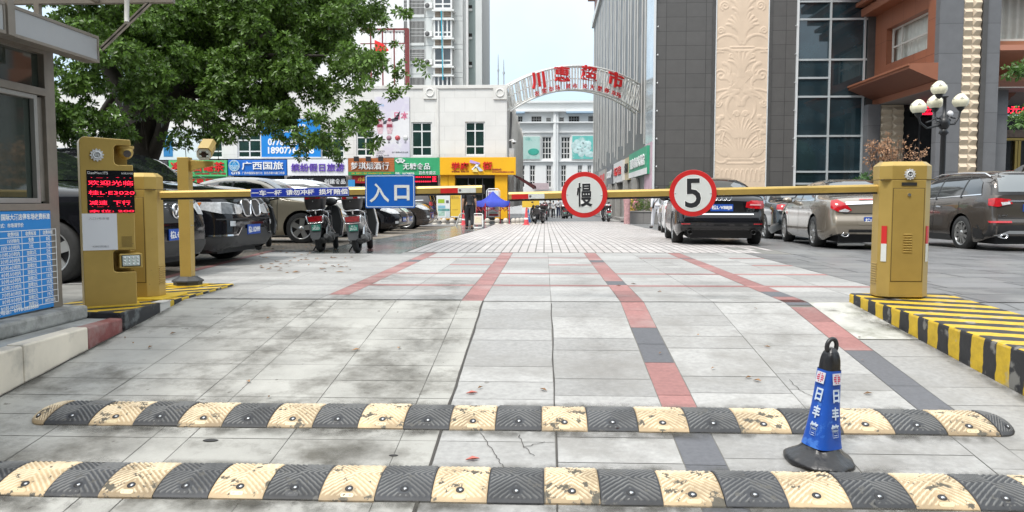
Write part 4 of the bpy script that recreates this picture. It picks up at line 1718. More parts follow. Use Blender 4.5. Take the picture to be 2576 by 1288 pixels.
# ground floor behind the signs
m = MB()
m.box(-34, YS + .5, -.7, xr - .05, YS + .7, zsg - .01)
build(m, 'shopfront_glass', GLD, sb)
for x in (424, 574, 722, 875, 992, 1108):
	c = P(x, 480, YS)
	build(MB().box(c.x - .14, YS + .05, -.5, c.x + .14, YS + .5, zsg - .95), 'pier', CREAMP, sb)
m = MB()
m.box(-34, YS - 1.2, -.6, xr + .1, YS + .49, -.12)
build(m, 'step', M('step_granite', (.30, .29, .275), .7, var=.2, sc=3, dirt=(.2, .19, .18), dsc=2), sb, bevel=.02)
for yy in (46, 49.5, 53, 57, 62, 66):
	build(MB().box(xr, yy, .6, xr + .25, yy + .25, zt_ - .5), 'flank_pier', CREAMP, sb)
m = MB()
for k in range(5):
	m.tube([(xr + .12 + .02 * k, YS + 1.2 + .35 * k, 2.8), (xr + .1, YS + 1.3 + .3 * k, 4.4), (xr + .16, YS + 1.1 + .4 * k, 5.9)], .035, 6)
build(m, 'cable', M('cable_grey', (.12, .12, .12), .6), sb)

def sign(name, label, box, col, Y, items, depth=.18, frame=None, group='shop signs over the doors', cat='shop sign', rough=.4, mat=None):
	a, b, c, d = BX(*box, Y)
	t = thing(name, label, cat, ((a + b) / 2, Y, c), 0, group)
	m = MB()
	m.box(a, Y, c, b, Y + depth, d)
	build(m, 'panel', mat or M('sign_' + name + str(len(_mats)), col, rough, var=.05, sc=1.5), t, bevel=.012)
	for s, bx, mt, dp, bold in items:
		e, f, g, h = BX(*bx, Y)
		letters(s, ((e + f) / 2, Y - .004, (g + h) / 2), f - e, h - g, mt, t, depth=dp, bold=bold)
	return t

def panel(t, name, box, col, Y, mat=None, dp=.03, r=.45):
	a, b, c, d = BX(*box, Y)
	m = MB()
	m.box(a, Y, c, b, Y + dp, d)
	return build(m, name, mat or M(name + str(len(_mats)), col, r, var=.04), t)

LW = M('letter_white', (.80, .80, .80), .4)
LR = M('letter_red', (.62, .02, .02), .4)
LP = M('letter_violet', (.13, .06, .42), .4)
LDR = M('letter_dark_red', (.35, .03, .03), .5)
YG = YS - .55
sign('shop_sign', 'dark grey shop sign ending in the white character 所, left of the green tea sign', (300, 405, 422, 443), (.05, .05, .055), YG,
	[('诊疗所', (340, 411, 417, 437), LW, .05, .03)])
t = sign('shop_sign', 'bright green tea shop sign with thick red characters behind the camera post', (424.5, 403.5, 571, 444), (.08, .46, .16), YG,
		[('凌云白毫茶', (430, 407, 565, 432), LR, .07, .02), ('电话：13877600688  13907761888', (470, 434, 568, 439.5), LDR, .01, .04)])
sign('shop_sign', 'lower green strip sign with red characters 家直营店 under the tea sign', (446, 446, 570, 463.5), (.09, .42, .15), YG + .12, [('厂家直营店', (446, 448.5, 561, 461), LR, .02, .02)], .06)
t = sign('shop_sign', 'blue travel agency sign with a pale globe emblem and bold white characters', (574, 402, 721, 441.5), (.012, .13, .50), YG,
		[('广西国旅', (609, 406.5, 713, 427), LW, .06, .012), ('广西中国国际旅行社  百色市新兴路门市部', (609, 432, 716, 438.5), LW, .01, .0), ('CITS', (582, 432, 604, 438.5), LW, .01, .04)])
c = P(590, 417, YG)
m = MB()
m.lathe([(.29, 0), (.29, .03), (.26, .035), (.001, .04)], basis((c.x, YG - .004, c.z), *FACE), 32)
e_ = build(m, 'globe_emblem', M('emblem_blue', (.01, .22, .50), .4), t)
m = MB()
M4 = basis((c.x, YG - .046, c.z), *FACE)
for q in (.29, .25):
	m.tube([M4 @ Vector((p[0], p[1], 0)) for p in circ(q, 28)], .012, 5, closed=True)
for k in (-.16, -.09, -.02):
	hw = math.sqrt(.25 ** 2 - k * k)
	m.tube([M4 @ Vector((hw * s, k + .05 * s * s, 0)) for s in (-1, -.5, 0, .5, 1)], .014, 5)
for k in (-.12, 0, .12):
	m.tube([M4 @ Vector((k * (1 - abs(s)), .25 * s, 0)) for s in (-.9, -.4, 0, .4, .9)], .008, 5)
build(m, 'globe_lines', M('emblem_pale', (.55, .72, .80), .4), e_)
sign('shop_sign', 'white travel agency sign with violet characters beneath the hanging leaves', (723, 401, 875.5, 442), (.74, .74, .76), YG,
	[('缤纷假日旅游', (733, 411, 866, 431.5), LP, .06, .008)])
t = sign('shop_sign', 'black sign board with white characters about food, under the white sign', (722, 445, 870, 476), (.02, .02, .024), YG + .15,
		[('好生活', (752, 449, 789, 462), LW, .02, .005), ('创建食品', (816, 449.5, 869, 463), LW, .02, .008)], .08)
t = sign('shop_sign', 'orange-brown slatted tobacco and wine shop sign with white characters and three spotlights', (876, 397.5, 992, 441), (.40, .115, .03), YG,
		[('梦琪烟酒行', (883, 408, 979, 426.5), LW, .06, .008)], mat=tiles('sign_orange_slats', (.42, .13, .035), (.22, .06, .02), 50, .11, 'xz', .5, .012, .04, 0, .05))
panel(t, 'green_strip', (876.5, 432, 991.5, 440.5), (.03, .26, .08), YG - .012, dp=.01)
e, f, g, h = BX(884, 434, 984, 438.5, YG)
letters('主营：名烟名酒  电话：0776-2856617  QQ：6285276612', ((e + f) / 2, YG - .014, (g + h) / 2), f - e, h - g, M('letter_gold', (.65, .40, .05), .4), t, depth=.004, bold=.02)
for x in (899, 929, 960):
	c = P(x, 400, YG)
	m = MB()
	m.box(c.x - .13, YG - .28, c.z - .14, c.x + .13, YG - .17, c.z + .12)
	m.box(c.x - .02, YG - .18, c.z - .02, c.x + .02, YG + .02, c.z + .02)
	build(m, 'spotlight', BLACKP, t)
t = sign('shop_sign', 'green sugar-free food shop sign with white characters and a white fan badge', (992.5, 396.5, 1106.5, 441), (.04, .33, .14), YG,
		[('无糖食品', (1014, 410, 1082, 426.5), LW, .06, .008), ('百色专营店', (1054, 430.5, 1096, 439), LW, .02, .005), ('手机：15677688758', (994, 433, 1042, 439.5), LW, .01, .02)])
c = P(1007, 405, YG)
m = MB()
M4 = basis((c.x, YG - .03, c.z - .22), *FACE)
m.prism([(.36 * math.sin(a), .36 * math.cos(a)) for a in [math.radians(-50 + 10 * k) for k in range(11)]] + [(.15 * math.sin(a), .15 * math.cos(a)) for a in [math.radians(50 - 10 * k) for k in range(11)]], M4, .02)
fb = build(m, 'fan_badge', LW, t)
letters('唐之堂', (c.x, YG - .052, c.z + .035), .36, .12, M('letter_green', (.05, .2, .1), .5), fb, depth=.004, bold=.01)
YELL = M('sign_yellow', (.80, .42, .012), .42, var=.04, sc=1)
t = sign('shop_sign', 'large yellow shop sign with red characters and a violet, white and yellow star figure', (1106.5, 395.5, 1297.5, 440), (.8, .42, .012), YG,
		[('学府', (1136, 408, 1179, 428), LR, .07, .02), ('街', (1214, 406.5, 1238, 428), LR, .07, .02),
		('学区商圈  财富八斗', (1136, 429.5, 1180, 433.5), LDR, .01, .02), ('招铺热线：', (1238, 424, 1263, 429), LDR, .01, .03), ('0776-2999688/2161222', (1238, 430.5, 1293, 434.5), LDR, .01, .03)],
		mat=YELL)
for nm, pts, mt in (('star_violet', [(1183, 402), (1208, 410), (1206, 414.5), (1182, 409.5)], M('star_violet', (.50, .33, .66), .5)),
					('star_white', [(1199, 411), (1206, 413), (1200, 421), (1190, 428), (1186, 426), (1195, 418)], LW),
					('star_yellow', [(1190, 428), (1197, 419), (1203, 433), (1189, 432)], M('star_cream', (.8, .66, .22), .5)),
					('star_blue', [(1199, 419), (1204, 419), (1216, 430), (1206, 431)], M('star_pale_blue', (.50, .60, .74), .5))):
	w3 = [P(x, y, YG) for x, y in pts]
	m = MB()
	m.prism([(p.x, p.z) for p in w3], Matrix.Translation((0, YG - .05, 0)) @ Matrix.Rotation(math.pi / 2, 4, 'X'), .04)
	build(m, 'star_piece', mt, t)
# yellow shop front below its sign
ys = thing('yellow_shopfront', 'yellow painted shop entrance with dark glass doors under the yellow sign', 'shop front', P(1192, 556, YS - .3))
for box in ((1108, 440, 1127, 552), (1128, 440, 1144, 552), (1245, 440, 1276, 551)):
	panel(ys, 'pillar', box, None, YS - .35, YELL, .5)
panel(ys, 'glass_door', (1144, 440, 1245, 551), None, YS + .12, GLD, .05)
panel(ys, 'lintel', (1144, 440, 1245, 448), None, YS - .2, M('dark_lintel', (.10, .09, .09), .5), .2)
for x in (1178, 1196, 1214):
	panel(ys, 'door_frame', (x - 1.2, 448, x + 1.2, 551), None, YS + .06, M('door_frame_grey', (.13, .13, .14), .4, .6), .05)
# red LED strip
t = sign('led_sign', 'black LED strip with red dots beside the blue entrance sign', (1028, 442, 1101, 459.5), (.015, .01, .01), YG + .2, [('正', (1087, 444, 1098, 457), LEDRED, .01, .02)], .08, group=None, cat='LED sign')
a, b, c, d = BX(1030, 443, 1085, 459, YG + .2)
m = MB()
for k in range(10):
	for z in (c + .05, d - .05):
		m.box(a + (b - a) * (k + .2) / 10, YG + .19, z - .03, a + (b - a) * (k + .75) / 10, YG + .2, z + .03)
build(m, 'red_light', LEDRED, t)
sign('hanging_banner', 'red banner with gold characters 小罐 under the tobacco shop sign', (886, 441.5, 930, 461), (.36, .015, .02), YG + .15, [('小罐', (900, 445, 925, 458), M('letter_gold'), .01, .03)], .03, group=None, cat='banner')
sign('roll_banner', 'small blue banner with the white character 欢, standing left of the entrance sign', (876, 452, 893, 520), (.04, .25, .55), YG + .1, [('欢迎光临', (880, 470, 888, 512), LW, .01, .02)], .03, group=None, cat='banner')

# posters and billboards on the upper wall
t = thing('wall_poster', 'tall white travel poster with pink characters and two figures in pale robes', 'poster', P(986, 395, YS - .05))
panel(t, 'panel', (943, 243, 1030, 396), None, YS - .06, M('poster_white', (.70, .69, .70), .5, var=.05, sc=.8, dirt=(.60, .56, .66), dsc=.7, dth=(.46, .6)), .04)

def pt(s, bx, mt, bold=.01, par=None):
	e, f, g, h = BX(*bx, YS - .064)
	letters(s, ((e + f) / 2, YS - .063, (g + h) / 2), f - e, h - g, mt, par or t, depth=.006, bold=bold)

PINK = M('letter_pink', (.62, .16, .26), .5)
GREY_ = M('letter_grey', (.2, .2, .22), .5)
pt('日本', (992, 281, 1027, 301), PINK, .02)
pt('CITS', (946, 263, 966, 267.5), M('letter_pale_blue', (.25, .45, .7), .5), .03)
pt('TOKYO', (947, 378.5, 968, 383), GREY_, .01)
pt('JAPAN', (947, 384, 963, 387), GREY_)
pt('日本双飞六日', (947, 389, 978, 393), GREY_)
pt('这个春季4月没比旅', (986, 381, 1027, 385), GREY_)
for k, (x, ch) in enumerate(((957, '赏'), (978.5, '享'), (1000, '吃'), (1020, '乐'))):
	c = P(x, 347, YS - .07)
	m = MB()
	m.lathe([(.14, 0), (.14, .008), (.001, .01)], basis((c.x, YS - .062, c.z), *FACE), 20)
	build(m, 'picture_disc', M('disc_' + ch, [(.5, .5, .52), (.30, .16, .2), (.40, .06, .07), (.55, .55, .55)][k], .5, var=.5, sc=9), t)
	pt(ch, (x - 3, 355, x + 3, 361), GREY_)
for x in (956, 980):
	c = P(x, 318, YS - .07)
	m = MB()
	M4 = basis((c.x, YS - .062, c.z), *FACE)
	m.prism([(-.11, -.40), (.12, -.40), (.20, .05), (.13, .30), (-.13, .30), (-.2, .05)], M4, .008)
	o = build(m, 'figure', M('robe_pale', (.60, .42, .46), .6, var=.3, sc=8), t)
	m = MB()
	m.prism([(-.15, -.05), (.15, -.05), (.13, .12), (-.13, .12)], M4 @ Matrix.Translation((0, 0, .009)), .004)
	m.prism(circ(.10, 14, 0, .36), M4 @ Matrix.Translation((0, 0, .009)), .004)
	build(m, 'sash', M('robe_sash', (.25, .03, .06), .6, var=.4, sc=9), o)
m = MB()
c = P(978, 303, YS - .07)
M4 = basis((c.x, YS - .062, c.z), *FACE)
m.prism([(-.45, -.25), (-.2, .0), (.3, .12), (.62, .5), (.5, .0), (.05, -.12)], M4, .007)
build(m, 'figure', M('poster_ink', (.06, .05, .07), .6), t)

t = thing('billboard', 'blue wall billboard with white phone numbers partly behind the leaves', 'billboard', P(735, 397, YS - .05))
panel(t, 'panel', (657, 300, 806, 396), None, YS - .07, M('billboard_blue', (.012, .22, .62), .4, var=.04), .05)
panel(t, 'frame', (656, 394.8, 807, 398), None, YS - .10, WFR, .05)
for s, bx in (('广告热线', (690, 312, 770, 334)), ('0776-2894718', (674, 347.5, 790, 366)), ('18907764388', (674, 369, 790, 387))):
	e, f, g, h = BX(*bx, YS - .074)
	letters(s, ((e + f) / 2, YS - .073, (g + h) / 2), f - e, h - g, LW, t, depth=.01, bold=.035)
t = thing('billboard', 'white wall billboard with a narrow dark blue strip left of the tree trunk gap', 'billboard', P(450, 400, YS - .05))
panel(t, 'panel', (395, 325, 520, 402), None, YS - .07, M('billboard_pale', (.66, .72, .76), .4, var=.06, sc=.6), .05)
panel(t, 'blue_strip', (411, 340, 434, 394), None, YS - .085, M('strip_blue', (.03, .20, .45), .4, var=.1), .02)
for k, ch in enumerate('北峰'):
	e, f, g, h = BX(418, 348 + 13 * k, 429, 359 + 13 * k, YS - .09)
	letters(ch, ((e + f) / 2, YS - .088, (g + h) / 2), f - e, h - g, LW, t, depth=.005, bold=.02)

# security camera mast on the corner
t = thing('security_camera', 'white dome camera on the right corner of the cream building', 'camera', P(1292, 380, YS - .1))
c = P(1293, 357, YS - .25)
m = MB()
m.tube([(c.x - .25, YS, c.z + .1), (c.x - .05, YS - .2, c.z + .12), (c.x, YS - .25, c.z + .04)], .03, 8)
m.lathe([(.05, .06), (.12, .05), (.13, 0), (.11, -.03)], Matrix.Translation(c), 16)
build(m, 'body', WFR, t)
m = MB()
m.ball(c + Vector((0, 0, -.04)), .09)
build(m, 'dome', GLD, t)
c = P(1287, 385, YS - .2)
m = MB()
m.box(c.x - .13, YS - .3, c.z - .32, c.x + .13, YS - .08, c.z + .25)
build(m, 'junction_box', M('box_grey', (.4, .4, .4), .5, var=.2), t)

# ------------------------------------------------------------------ apartment tower
YT = 80.0
TWL = M('tower_grey_wall', (.56, .58, .57), .75, var=.05, sc=.4)
TWG = M('tower_green_grey', (.32, .38, .37), .75, var=.05, sc=.5)
TWW = M('tower_white', (.70, .71, .70), .7, var=.04)
tq = lambda x, y: (958.5 + x * .1786, y * .1786)

def TB(x0, y0, x1, y1, Y=YT):
	a, b = tq(x0, y0), tq(x1, y1)
	return BX(a[0], a[1], b[0], b[1], Y)

tw = thing('apartment_tower', 'grey apartment tower block with bay windows behind the shop roof', 'building', P(1110, 520, YT))
ZT0, ZT1 = -.6, P(1100, -150, YT).z
xl, xm1, _, _ = TB(320, 0, 1150, 10)
m = MB()
m.box(xl, YT, ZT0, xm1, YT + 12, ZT1)
build(m, 'wall', TWL, tw)
a, b, _, _ = TB(1150, 0, 1200, 10)
m = MB()
m.box(a, YT + .5, ZT0, b, YT + 12, ZT1)
build(m, 'wall', TWW, tw)
a, b, _, _ = TB(1200, 0, 1325, 10)
m = MB()
m.box(a, YT + 1.2, ZT0, b, YT + 12, ZT1)
build(m, 'stair_strip', TWG, tw)
a, b, _, _ = TB(1325, 0, 1415, 10)
m = MB()
m.box(a, YT + .4, ZT0, b, YT + 12, ZT1)
build(m, 'wall', TWL, tw)
a, b, _, _ = TB(-2600, 0, 318, 10)
m = MB()
m.box(a, YT + 3, ZT0, b, YT + 13, ZT1)
build(m, 'wing', M('tower_white_wing', (.72, .72, .72), .7, var=.05), tw)
TGL = glass('tower_glass', (.035, .04, .042), .08, var=.6)
GRILLE = M('window_grille', (.42, .42, .41), .5)
DK = M('dark_opening', (.03, .028, .026), .8, var=.4, sc=1)
LOUV = tiles('louvre_tan', (.26, .21, .16), (.12, .09, .07), 30, .16, 'xz', .6, .03, .05, 0, .08)
for k in range(-3, 4):
	o = 412 * k - 14 * k
	# bay window
	for x0, y0, x1, y1 in ((740, 265 + o, 1000, 528 + o),):
		a, b, c, d = TB(x0, y0, x1, y1, YT - .7)
		m = MB()
		m.box(a, YT - .55, c, b, YT, d)
		build(m, 'bay_body', TWW, tw)
		wv = window(tw, a, b, c, d, YT - .72, [.5] if k % 2 else [.27, .5, .74], [.28], .16, WFR, TGL, .1)
	a, b, c, d = TB(740, 555 + o, 1000, 655 + o, YT - .6)
	m = MB()
	m.box(a, YT - .58, c, b, YT, d)
	lb_ = build(m, 'bay_panel', TWW, tw)
	m = MB()
	for q0, q1 in ((760, 862), (880, 985)):
		e, f, g, h = TB(q0, 562 + o, q1, 640 + o, YT - .6)
		m.box(e, YT - .61, g, f, YT - .57, h)
	build(m, 'louvre', LOUV, lb_)
	for y0 in (535, 660):
		a, b, c, d = TB(718, y0 + o, 1028, y0 + 20 + o, YT - .8)
		m = MB()
		m.box(a, YT - .95, c, b, YT, d)
		build(m, 'ledge', TWW, tw)
	# balcony
	a, b, c, d = TB(325, 300 + o, 612, 610 + o if k != 1 else 470 + o)
	m = MB()
	m.box(a, YT - .03, c, b, YT + .1, d)
	bo_ = build(m, 'balcony_opening', DK, tw)
	m = MB()
	n = 16
	for i in range(n + 1):
		x = a + (b - a) * i / n
		m.box(x - .025, YT - .12, c, x + .025, YT - .07, d)
	for f_ in (0, .33, .5, .66, 1):
		z = c + (d - c) * f_
		m.box(a, YT - .13, z - .03, b, YT - .07, z + .03)
	build(m, 'grille', GRILLE, bo_)
	m = MB()
	m.box(a, YT - .18, c - .25, b, YT, c)
	build(m, 'balcony_slab', TWL, tw)
	# air conditioner
	a, b, c, d = TB(612, 440 + o, 722, 515 + o, YT - .5)
	m = MB()
	m.box(a, YT - .6, c, b, YT - .15, d)
	ac = build(m, 'air_conditioner', WFR, tw, bevel=.03)
	m = MB()
	m.lathe([(.24, 0), (.24, .02), (.05, .03)], basis((a + (b - a) * .36, YT - .605, (c + d) / 2), *FACE), 18)
	build(m, 'fan', M('fan_dark', (.10, .10, .10), .6), ac)
	m = MB()
	m.tube([(b - .1, YT - .3, d), (b - .05, YT - .2, d + .7), (b, YT - .05, d + 1.2)], .05, 5)
	build(m, 'hose', GRILLE, ac)
	# small stair windows
	a, b, c, d = TB(1222, 470 + o, 1282, 515 + o, YT + 1.1)
	m = MB()
	m.box(a, YT + 1.12, c, b, YT + 1.19, d)
	build(m, 'stair_window', DK, tw)
	a, b, c, d = TB(1222, 525 + o, 1285, 552 + o, YT + 1.1)
	m = MB()
	m.box(a, YT + .95, c, b, YT + 1.19, d)
	build(m, 'stair_ledge', TWW, tw)
	# floor joints
	m = MB()
	for q0, q1, y_, dy in ((1030, 1150, 620, .0), (1030, 1150, 690, 0), (325, 735, 640, 0), (400, 600, 690, 0)):
		e, f, g, h = TB(q0, y_ + o, q1, y_ + 5 + o)
		m.box(e, YT - .02, g, f, YT - .002, h)
	build(m, 'floor_joint', M('tower_joint', (.28, .30, .30), .8), tw)
m = MB()
for x in (1210, 392):
	a, b, c, d = TB(x - 8, 0, x + 8, 10)
	yy = YT + .35 if x > 1000 else YT - .3
	m.cyl(((a + b) / 2, yy, 0), ((a + b) / 2, yy, ZT1), .13, n=8)
build(m, 'downpipe', WFR, tw)
m = MB()
e = P(*tq(848, 150), YT - 1)
f = P(*tq(872, 1130), YT - 1)
m.tube([e, f], .05, 6)
build(m, 'blue_hose', M('hose_blue', (.03, .42, .58), .5), tw)
# lattice rail and red board on the roof edge, left of the tower
t = thing('roof_sign_frame', 'maroon and white steel lattice frame standing on the shop roof by the tree', 'sign frame', P(1000, 217, 50))
MAR = M('maroon_steel', (.16, .03, .03), .5)
m = MB()
for x in (348, 380):
	e = P(*tq(x, 405), 50)
	m.box(e.x - .06, 50, zt_ - .4, e.x + .06, 50.12, e.z)
for k in range(9):
	e = P(*tq(364, 420 + 90 * k), 50)
	m.box(P(*tq(348, 0), 50).x, 50.02, e.z - .04, P(*tq(380, 0), 50).x, 50.1, e.z + .04)
e, f = P(*tq(-300, 408), 50), P(*tq(385, 408), 50)
m.box(e.x, 50.02, f.z - .06, f.x, 50.1, f.z + .06)
e = P(*tq(180, 610), 50)
m.box(P(*tq(-300, 0), 50).x, 50.03, e.z - .03, f.x, 50.09, e.z + .03)
for x in (180, 16, -150):
	e = P(*tq(x, 400), 50)
	m.box(e.x - .04, 50.02, zt_ - .3, e.x + .04, 50.1, e.z)
build(m, 'maroon_lattice', MAR, t)
m = MB()
for x in (305, 260, 215, 130, 55, -30):
	e = P(*tq(x, 440), 50)
	m.box(e.x - .05, 50.12, zt_ - .3, e.x + .05, 50.18, e.z)
e = P(*tq(0, 445), 50)
m.box(P(*tq(-300, 0), 50).x, 50.12, e.z - .06, P(*tq(310, 0), 50).x, 50.18, e.z + .06)
build(m, 'white_bars', WFR, t)
m = MB()
a, b, c, d = TB(-90, 560, 110, 740, 49.6)
m.prism([(a, c), (b - .3, c), (b, c + .15), (a + .55, d - .25), (a, d)], Matrix.Translation((0, 49.7, 0)) @ Matrix.Rotation(math.pi / 2, 4, 'X'), .1)
build(m, 'red_board', LR, t)
# two aerial masts
for x, y, lab in ((1253, 137, 'thinner aerial mast with a small joint on the cream roof'), (1267, 95, 'taller aerial mast standing on the right end of the cream roof')):
	e, f = P(x, 217, 52), P(x, y if x < 1260 else 150, 52)
	m = MB()
	m.tube([(e.x, 52, zt_ - .4), (f.x, 52, (e.z + f.z) / 2), (f.x, 52, f.z)], [.05, .045, .02], 6)
	m.cyl((e.x, 52, (e.z + f.z) / 2 - .06), (e.x, 52, (e.z + f.z) / 2 + .06), .08, n=8)
	tag(build(m, 'aerial_mast', M('mast_grey', (.45, .47, .5), .4, .4)), lab, 'aerial', 'aerial masts on the roof')

# ------------------------------------------------------------------ dark granite building on the right
YF = 44.0
XB = P(1640, 480, YF).x
GRAN = tiles('dark_grey_granite', (.092, .087, .083), (.035, .033, .031), 1.066, .755, 'xz', .45, .012, .06, 0, .07)
GRANB = M('dark_granite_plain', (.070, .066, .063), .42, var=.15, sc=3)
TRIM = M('pale_led_trim', (.62, .63, .63), .4)
db_ = thing('granite_building', 'tall dark granite building with carved beige panel and glass curtain wall', 'building', (XB + 6, YF, -.5))
HB = 22.0
x1740, x1792, _, _ = BX(1740, 100, 1792, 110, YF)
_, x1942, _, _ = BX(1792, 100, 1942, 110, YF)
_, x2004, _, _ = BX(1942, 100, 2004, 110, YF)
_, x2175, _, _ = BX(2004, 100, 2176, 110, YF)
XH = P(2196, 300, YF).x
m = MB()
m.box(XB + .12, YF, -.7, x1792, YF + 3, HB)
build(m, 'granite_wall', GRAN, db_)
m = MB()
m.box(x1942, YF, -.7, x2004, YF + 3, HB)
build(m, 'granite_wall', GRAN, db_)
m = MB()
m.box(x1792 - .002, YF - .05, -.7, x1792 + .16, YF + .5, HB)
m.box(x1942 - .16, YF - .05, -.7, x1942 + .004, YF + .5, HB)
build(m, 'panel_border', GRANB, db_)
m = MB()
m.box(x1792 + .17, YF - .07, -.7, x1792 + .22, YF + .1, HB)
m.box(x1942 - .22, YF - .07, -.7, x1942 - .17, YF + .1, HB)
m.box(XB, YF - .10, -.7, XB + .11, YF + .02, HB)
m.box(x2004 - .02, YF - .1, -.7, x2004 + .09, YF + .05, HB)
build(m, 'light_trim', TRIM, db_)
m = MB()
z = -.2
while z < 14:
	for x in (XB + .16, x2004 - .08):
		m.tube([(x, YF - .02, z), (x + .06, YF - .12, z + .05), (x + .05, YF - .15, z - .03)], .018, 5)
	z += 1.5
build(m, 'lamp_hook', TRIM, db_)

# the carved beige panel: raised leaf and scroll relief in real depth
PX0, PX1 = x1792 + .22, x1942 - .22
ZP0, ZP1 = -.6, 12.6
nu, nz = 108, 420
ug = np.linspace(-1, 1, nu)
zg = np.linspace(ZP0, ZP1, nz)
UU, ZZ = np.meshgrid(ug * (PX1 - PX0) / 2, zg)
HH = np.zeros_like(UU)
py = lambda y: P(1866, y, YF).z

def stroke(pts, wd, amp=.055, taper=True, mirror=True):
	global HH
	for mr in ((1, -1) if mirror else (1,)):
		A = np.array([(p[0] * mr, p[1]) for p in pts])
		best = np.full_like(UU, 9.0)
		for k in range(len(A) - 1):
			a, b = A[k], A[k + 1]
			d = b - a
			L2 = (d ** 2).sum() + 1e-9
			t = np.clip(((UU - a[0]) * d[0] + (ZZ - a[1]) * d[1]) / L2, 0, 1)
			s = (k + t) / (len(A) - 1)
			ww = wd * (1.15 - .75 * s) if taper else wd
			q = np.hypot(UU - a[0] - t * d[0], ZZ - a[1] - t * d[1]) / ww
			best = np.minimum(best, q)
		HH = np.maximum(HH, amp * np.sqrt(np.clip(1 - best ** 2, 0, 1)))

def curve(x0, z0, a0, a1, L, n=9):
	"""A leaf spine: starts at (x0, z0) heading a0 degrees (0 = right, 90 = up) and turns to a1."""
	pts = [(x0, z0)]
	for k in range(n):
		a = math.radians(a0 + (a1 - a0) * k / (n - 1))
		x0 += L / n * math.cos(a)
		z0 += L / n * math.sin(a)
		pts.append((x0, z0))
	return pts

def spiral(cx, cz, r, turns, a0, dr=1):
	return [(cx + r * (1 - .8 * k / 22) * math.cos(math.radians(a0) + dr * turns * 2 * math.pi * k / 22), cz + r * (1 - .8 * k / 22) * math.sin(math.radians(a0) + dr * turns * 2 * math.pi * k / 22)) for k in range(23)]

def fan(x0, z0, a_list, L, wd, bend=40, amp=.06):
	for a in a_list:
		stroke(curve(x0, z0, 90, 90 - a, L * (1 - .15 * abs(a) / 90)), wd, amp)

fan(.06, py(100), (8, 25, 45, 66, 88), 1.5, .16)
fan(.05, py(45), (10, 35, 62), 1.3, .18)
stroke(spiral(.95, py(15), .26, 1.6, -60), .05, .06, False)
stroke(curve(.1, py(110), 60, -70, 1.9), .09)
stroke(curve(.25, py(150), 75, -60, 1.7), .10)
stroke(spiral(1.15, py(78), .2, 1.5, 200, -1), .05, .06, False)
stroke(spiral(.55, py(140), .18, 1.4, 90), .05, .06, False)
stroke([(.0, py(119)), (.62, py(119))], .05, .06, False)
stroke([(.0, py(128)), (.62, py(128))], .07, .05, False)
stroke([(1.02, py(124)), (1.5, py(124))], .05, .06, False)
stroke([(1.02, py(131)), (1.5, py(131))], .06, .05, False)
fan(.05, py(190), (8, 30, 55, 80), 1.3, .14)
stroke(curve(.95, py(160), 200, 330, 1.1), .1)
for k in range(5):
	stroke([(-.55 + .11 * k, py(222)), (.35 + .11 * k, py(178))], .035, .05, False, False)
	stroke([(.5 - .11 * k, py(226)), (-.4 - .11 * k, py(186))], .035, .042, False, False)
for k in range(4):
	stroke(curve(1.0, py(198), 110 + 22 * k, 300 + 10 * k, .75 + .12 * k), .07)
stroke(spiral(1.1, py(190), .34, 1.3, 0), .06, .06, False)
stroke(curve(.2, py(230), -30, -120, 1.7), .12)
stroke(curve(.35, py(228), -10, -100, 2.1), .09)
stroke(curve(.5, py(226), 5, -80, 2.4), .07)
stroke(curve(.1, py(262), 80, -40, 1.2), .13)
stroke(spiral(1.25, py(260), .22, 1.5, 180), .05, .06, False)
stroke(spiral(.22, py(287), .17, 1.6, 0), .05, .06, False)
for k in range(6):
	stroke(curve(.08 + .06 * k, py(345), 95 - 8 * k, 75 - 14 * k, 1.05 - .05 * k), .09)
r_ = random.Random(2)
for k in range(26):
	cx, cz = .95 + r_.uniform(0, .5), py(r_.uniform(292, 335))
	stroke([(cx, cz), (cx + .001, cz)], .10, .07, False)
for k in range(7):
	stroke(curve(.05 + .07 * k, py(395), 92 - 6 * k, 80 - 20 * k, 1.25 + .05 * k), .08)
for k in range(4):
	stroke(curve(.75, py(392), 60 - 18 * k, 120 - 10 * k, 1.5 - .2 * k), .07)
stroke([(0, py(401)), (.75, py(401))], .05, .05, False)
stroke([(0, py(411)), (.70, py(411))], .05, .05, False)
stroke(curve(.75, py(406), -30, 60, .8), .07)
for k in range(5):
	c0 = .16 + .26 * k
	stroke([(c0 + .12 * math.cos(a), py(455) + .62 * math.sin(a)) for a in [math.radians(180 - 180 * i / 10) for i in range(11)]], .045, .05, False)
stroke(spiral(1.25, py(430), .2, 1.3, 90), .05, .05, False)
for zc in (9.6, 10.6, 11.6):
	fan(.06, zc, (10, 40, 70), 1.0, .16)
m = MB()
vs = [((PX0 + PX1) / 2 + UU[j, i], YF - .03 - HH[j, i] * .32, ZZ[j, i]) for j in range(nz) for i in range(nu)]
m.add(vs, [(j * nu + i, j * nu + i + 1, (j + 1) * nu + i + 1, (j + 1) * nu + i) for j in range(nz - 1) for i in range(nu - 1)], 0, True)
BEIGE = M('carved_sandstone', (.64, .50, .375), .75, var=.07, sc=1.2, bump=.1, bsc=60)
build(m, 'carved_panel', BEIGE, db_)

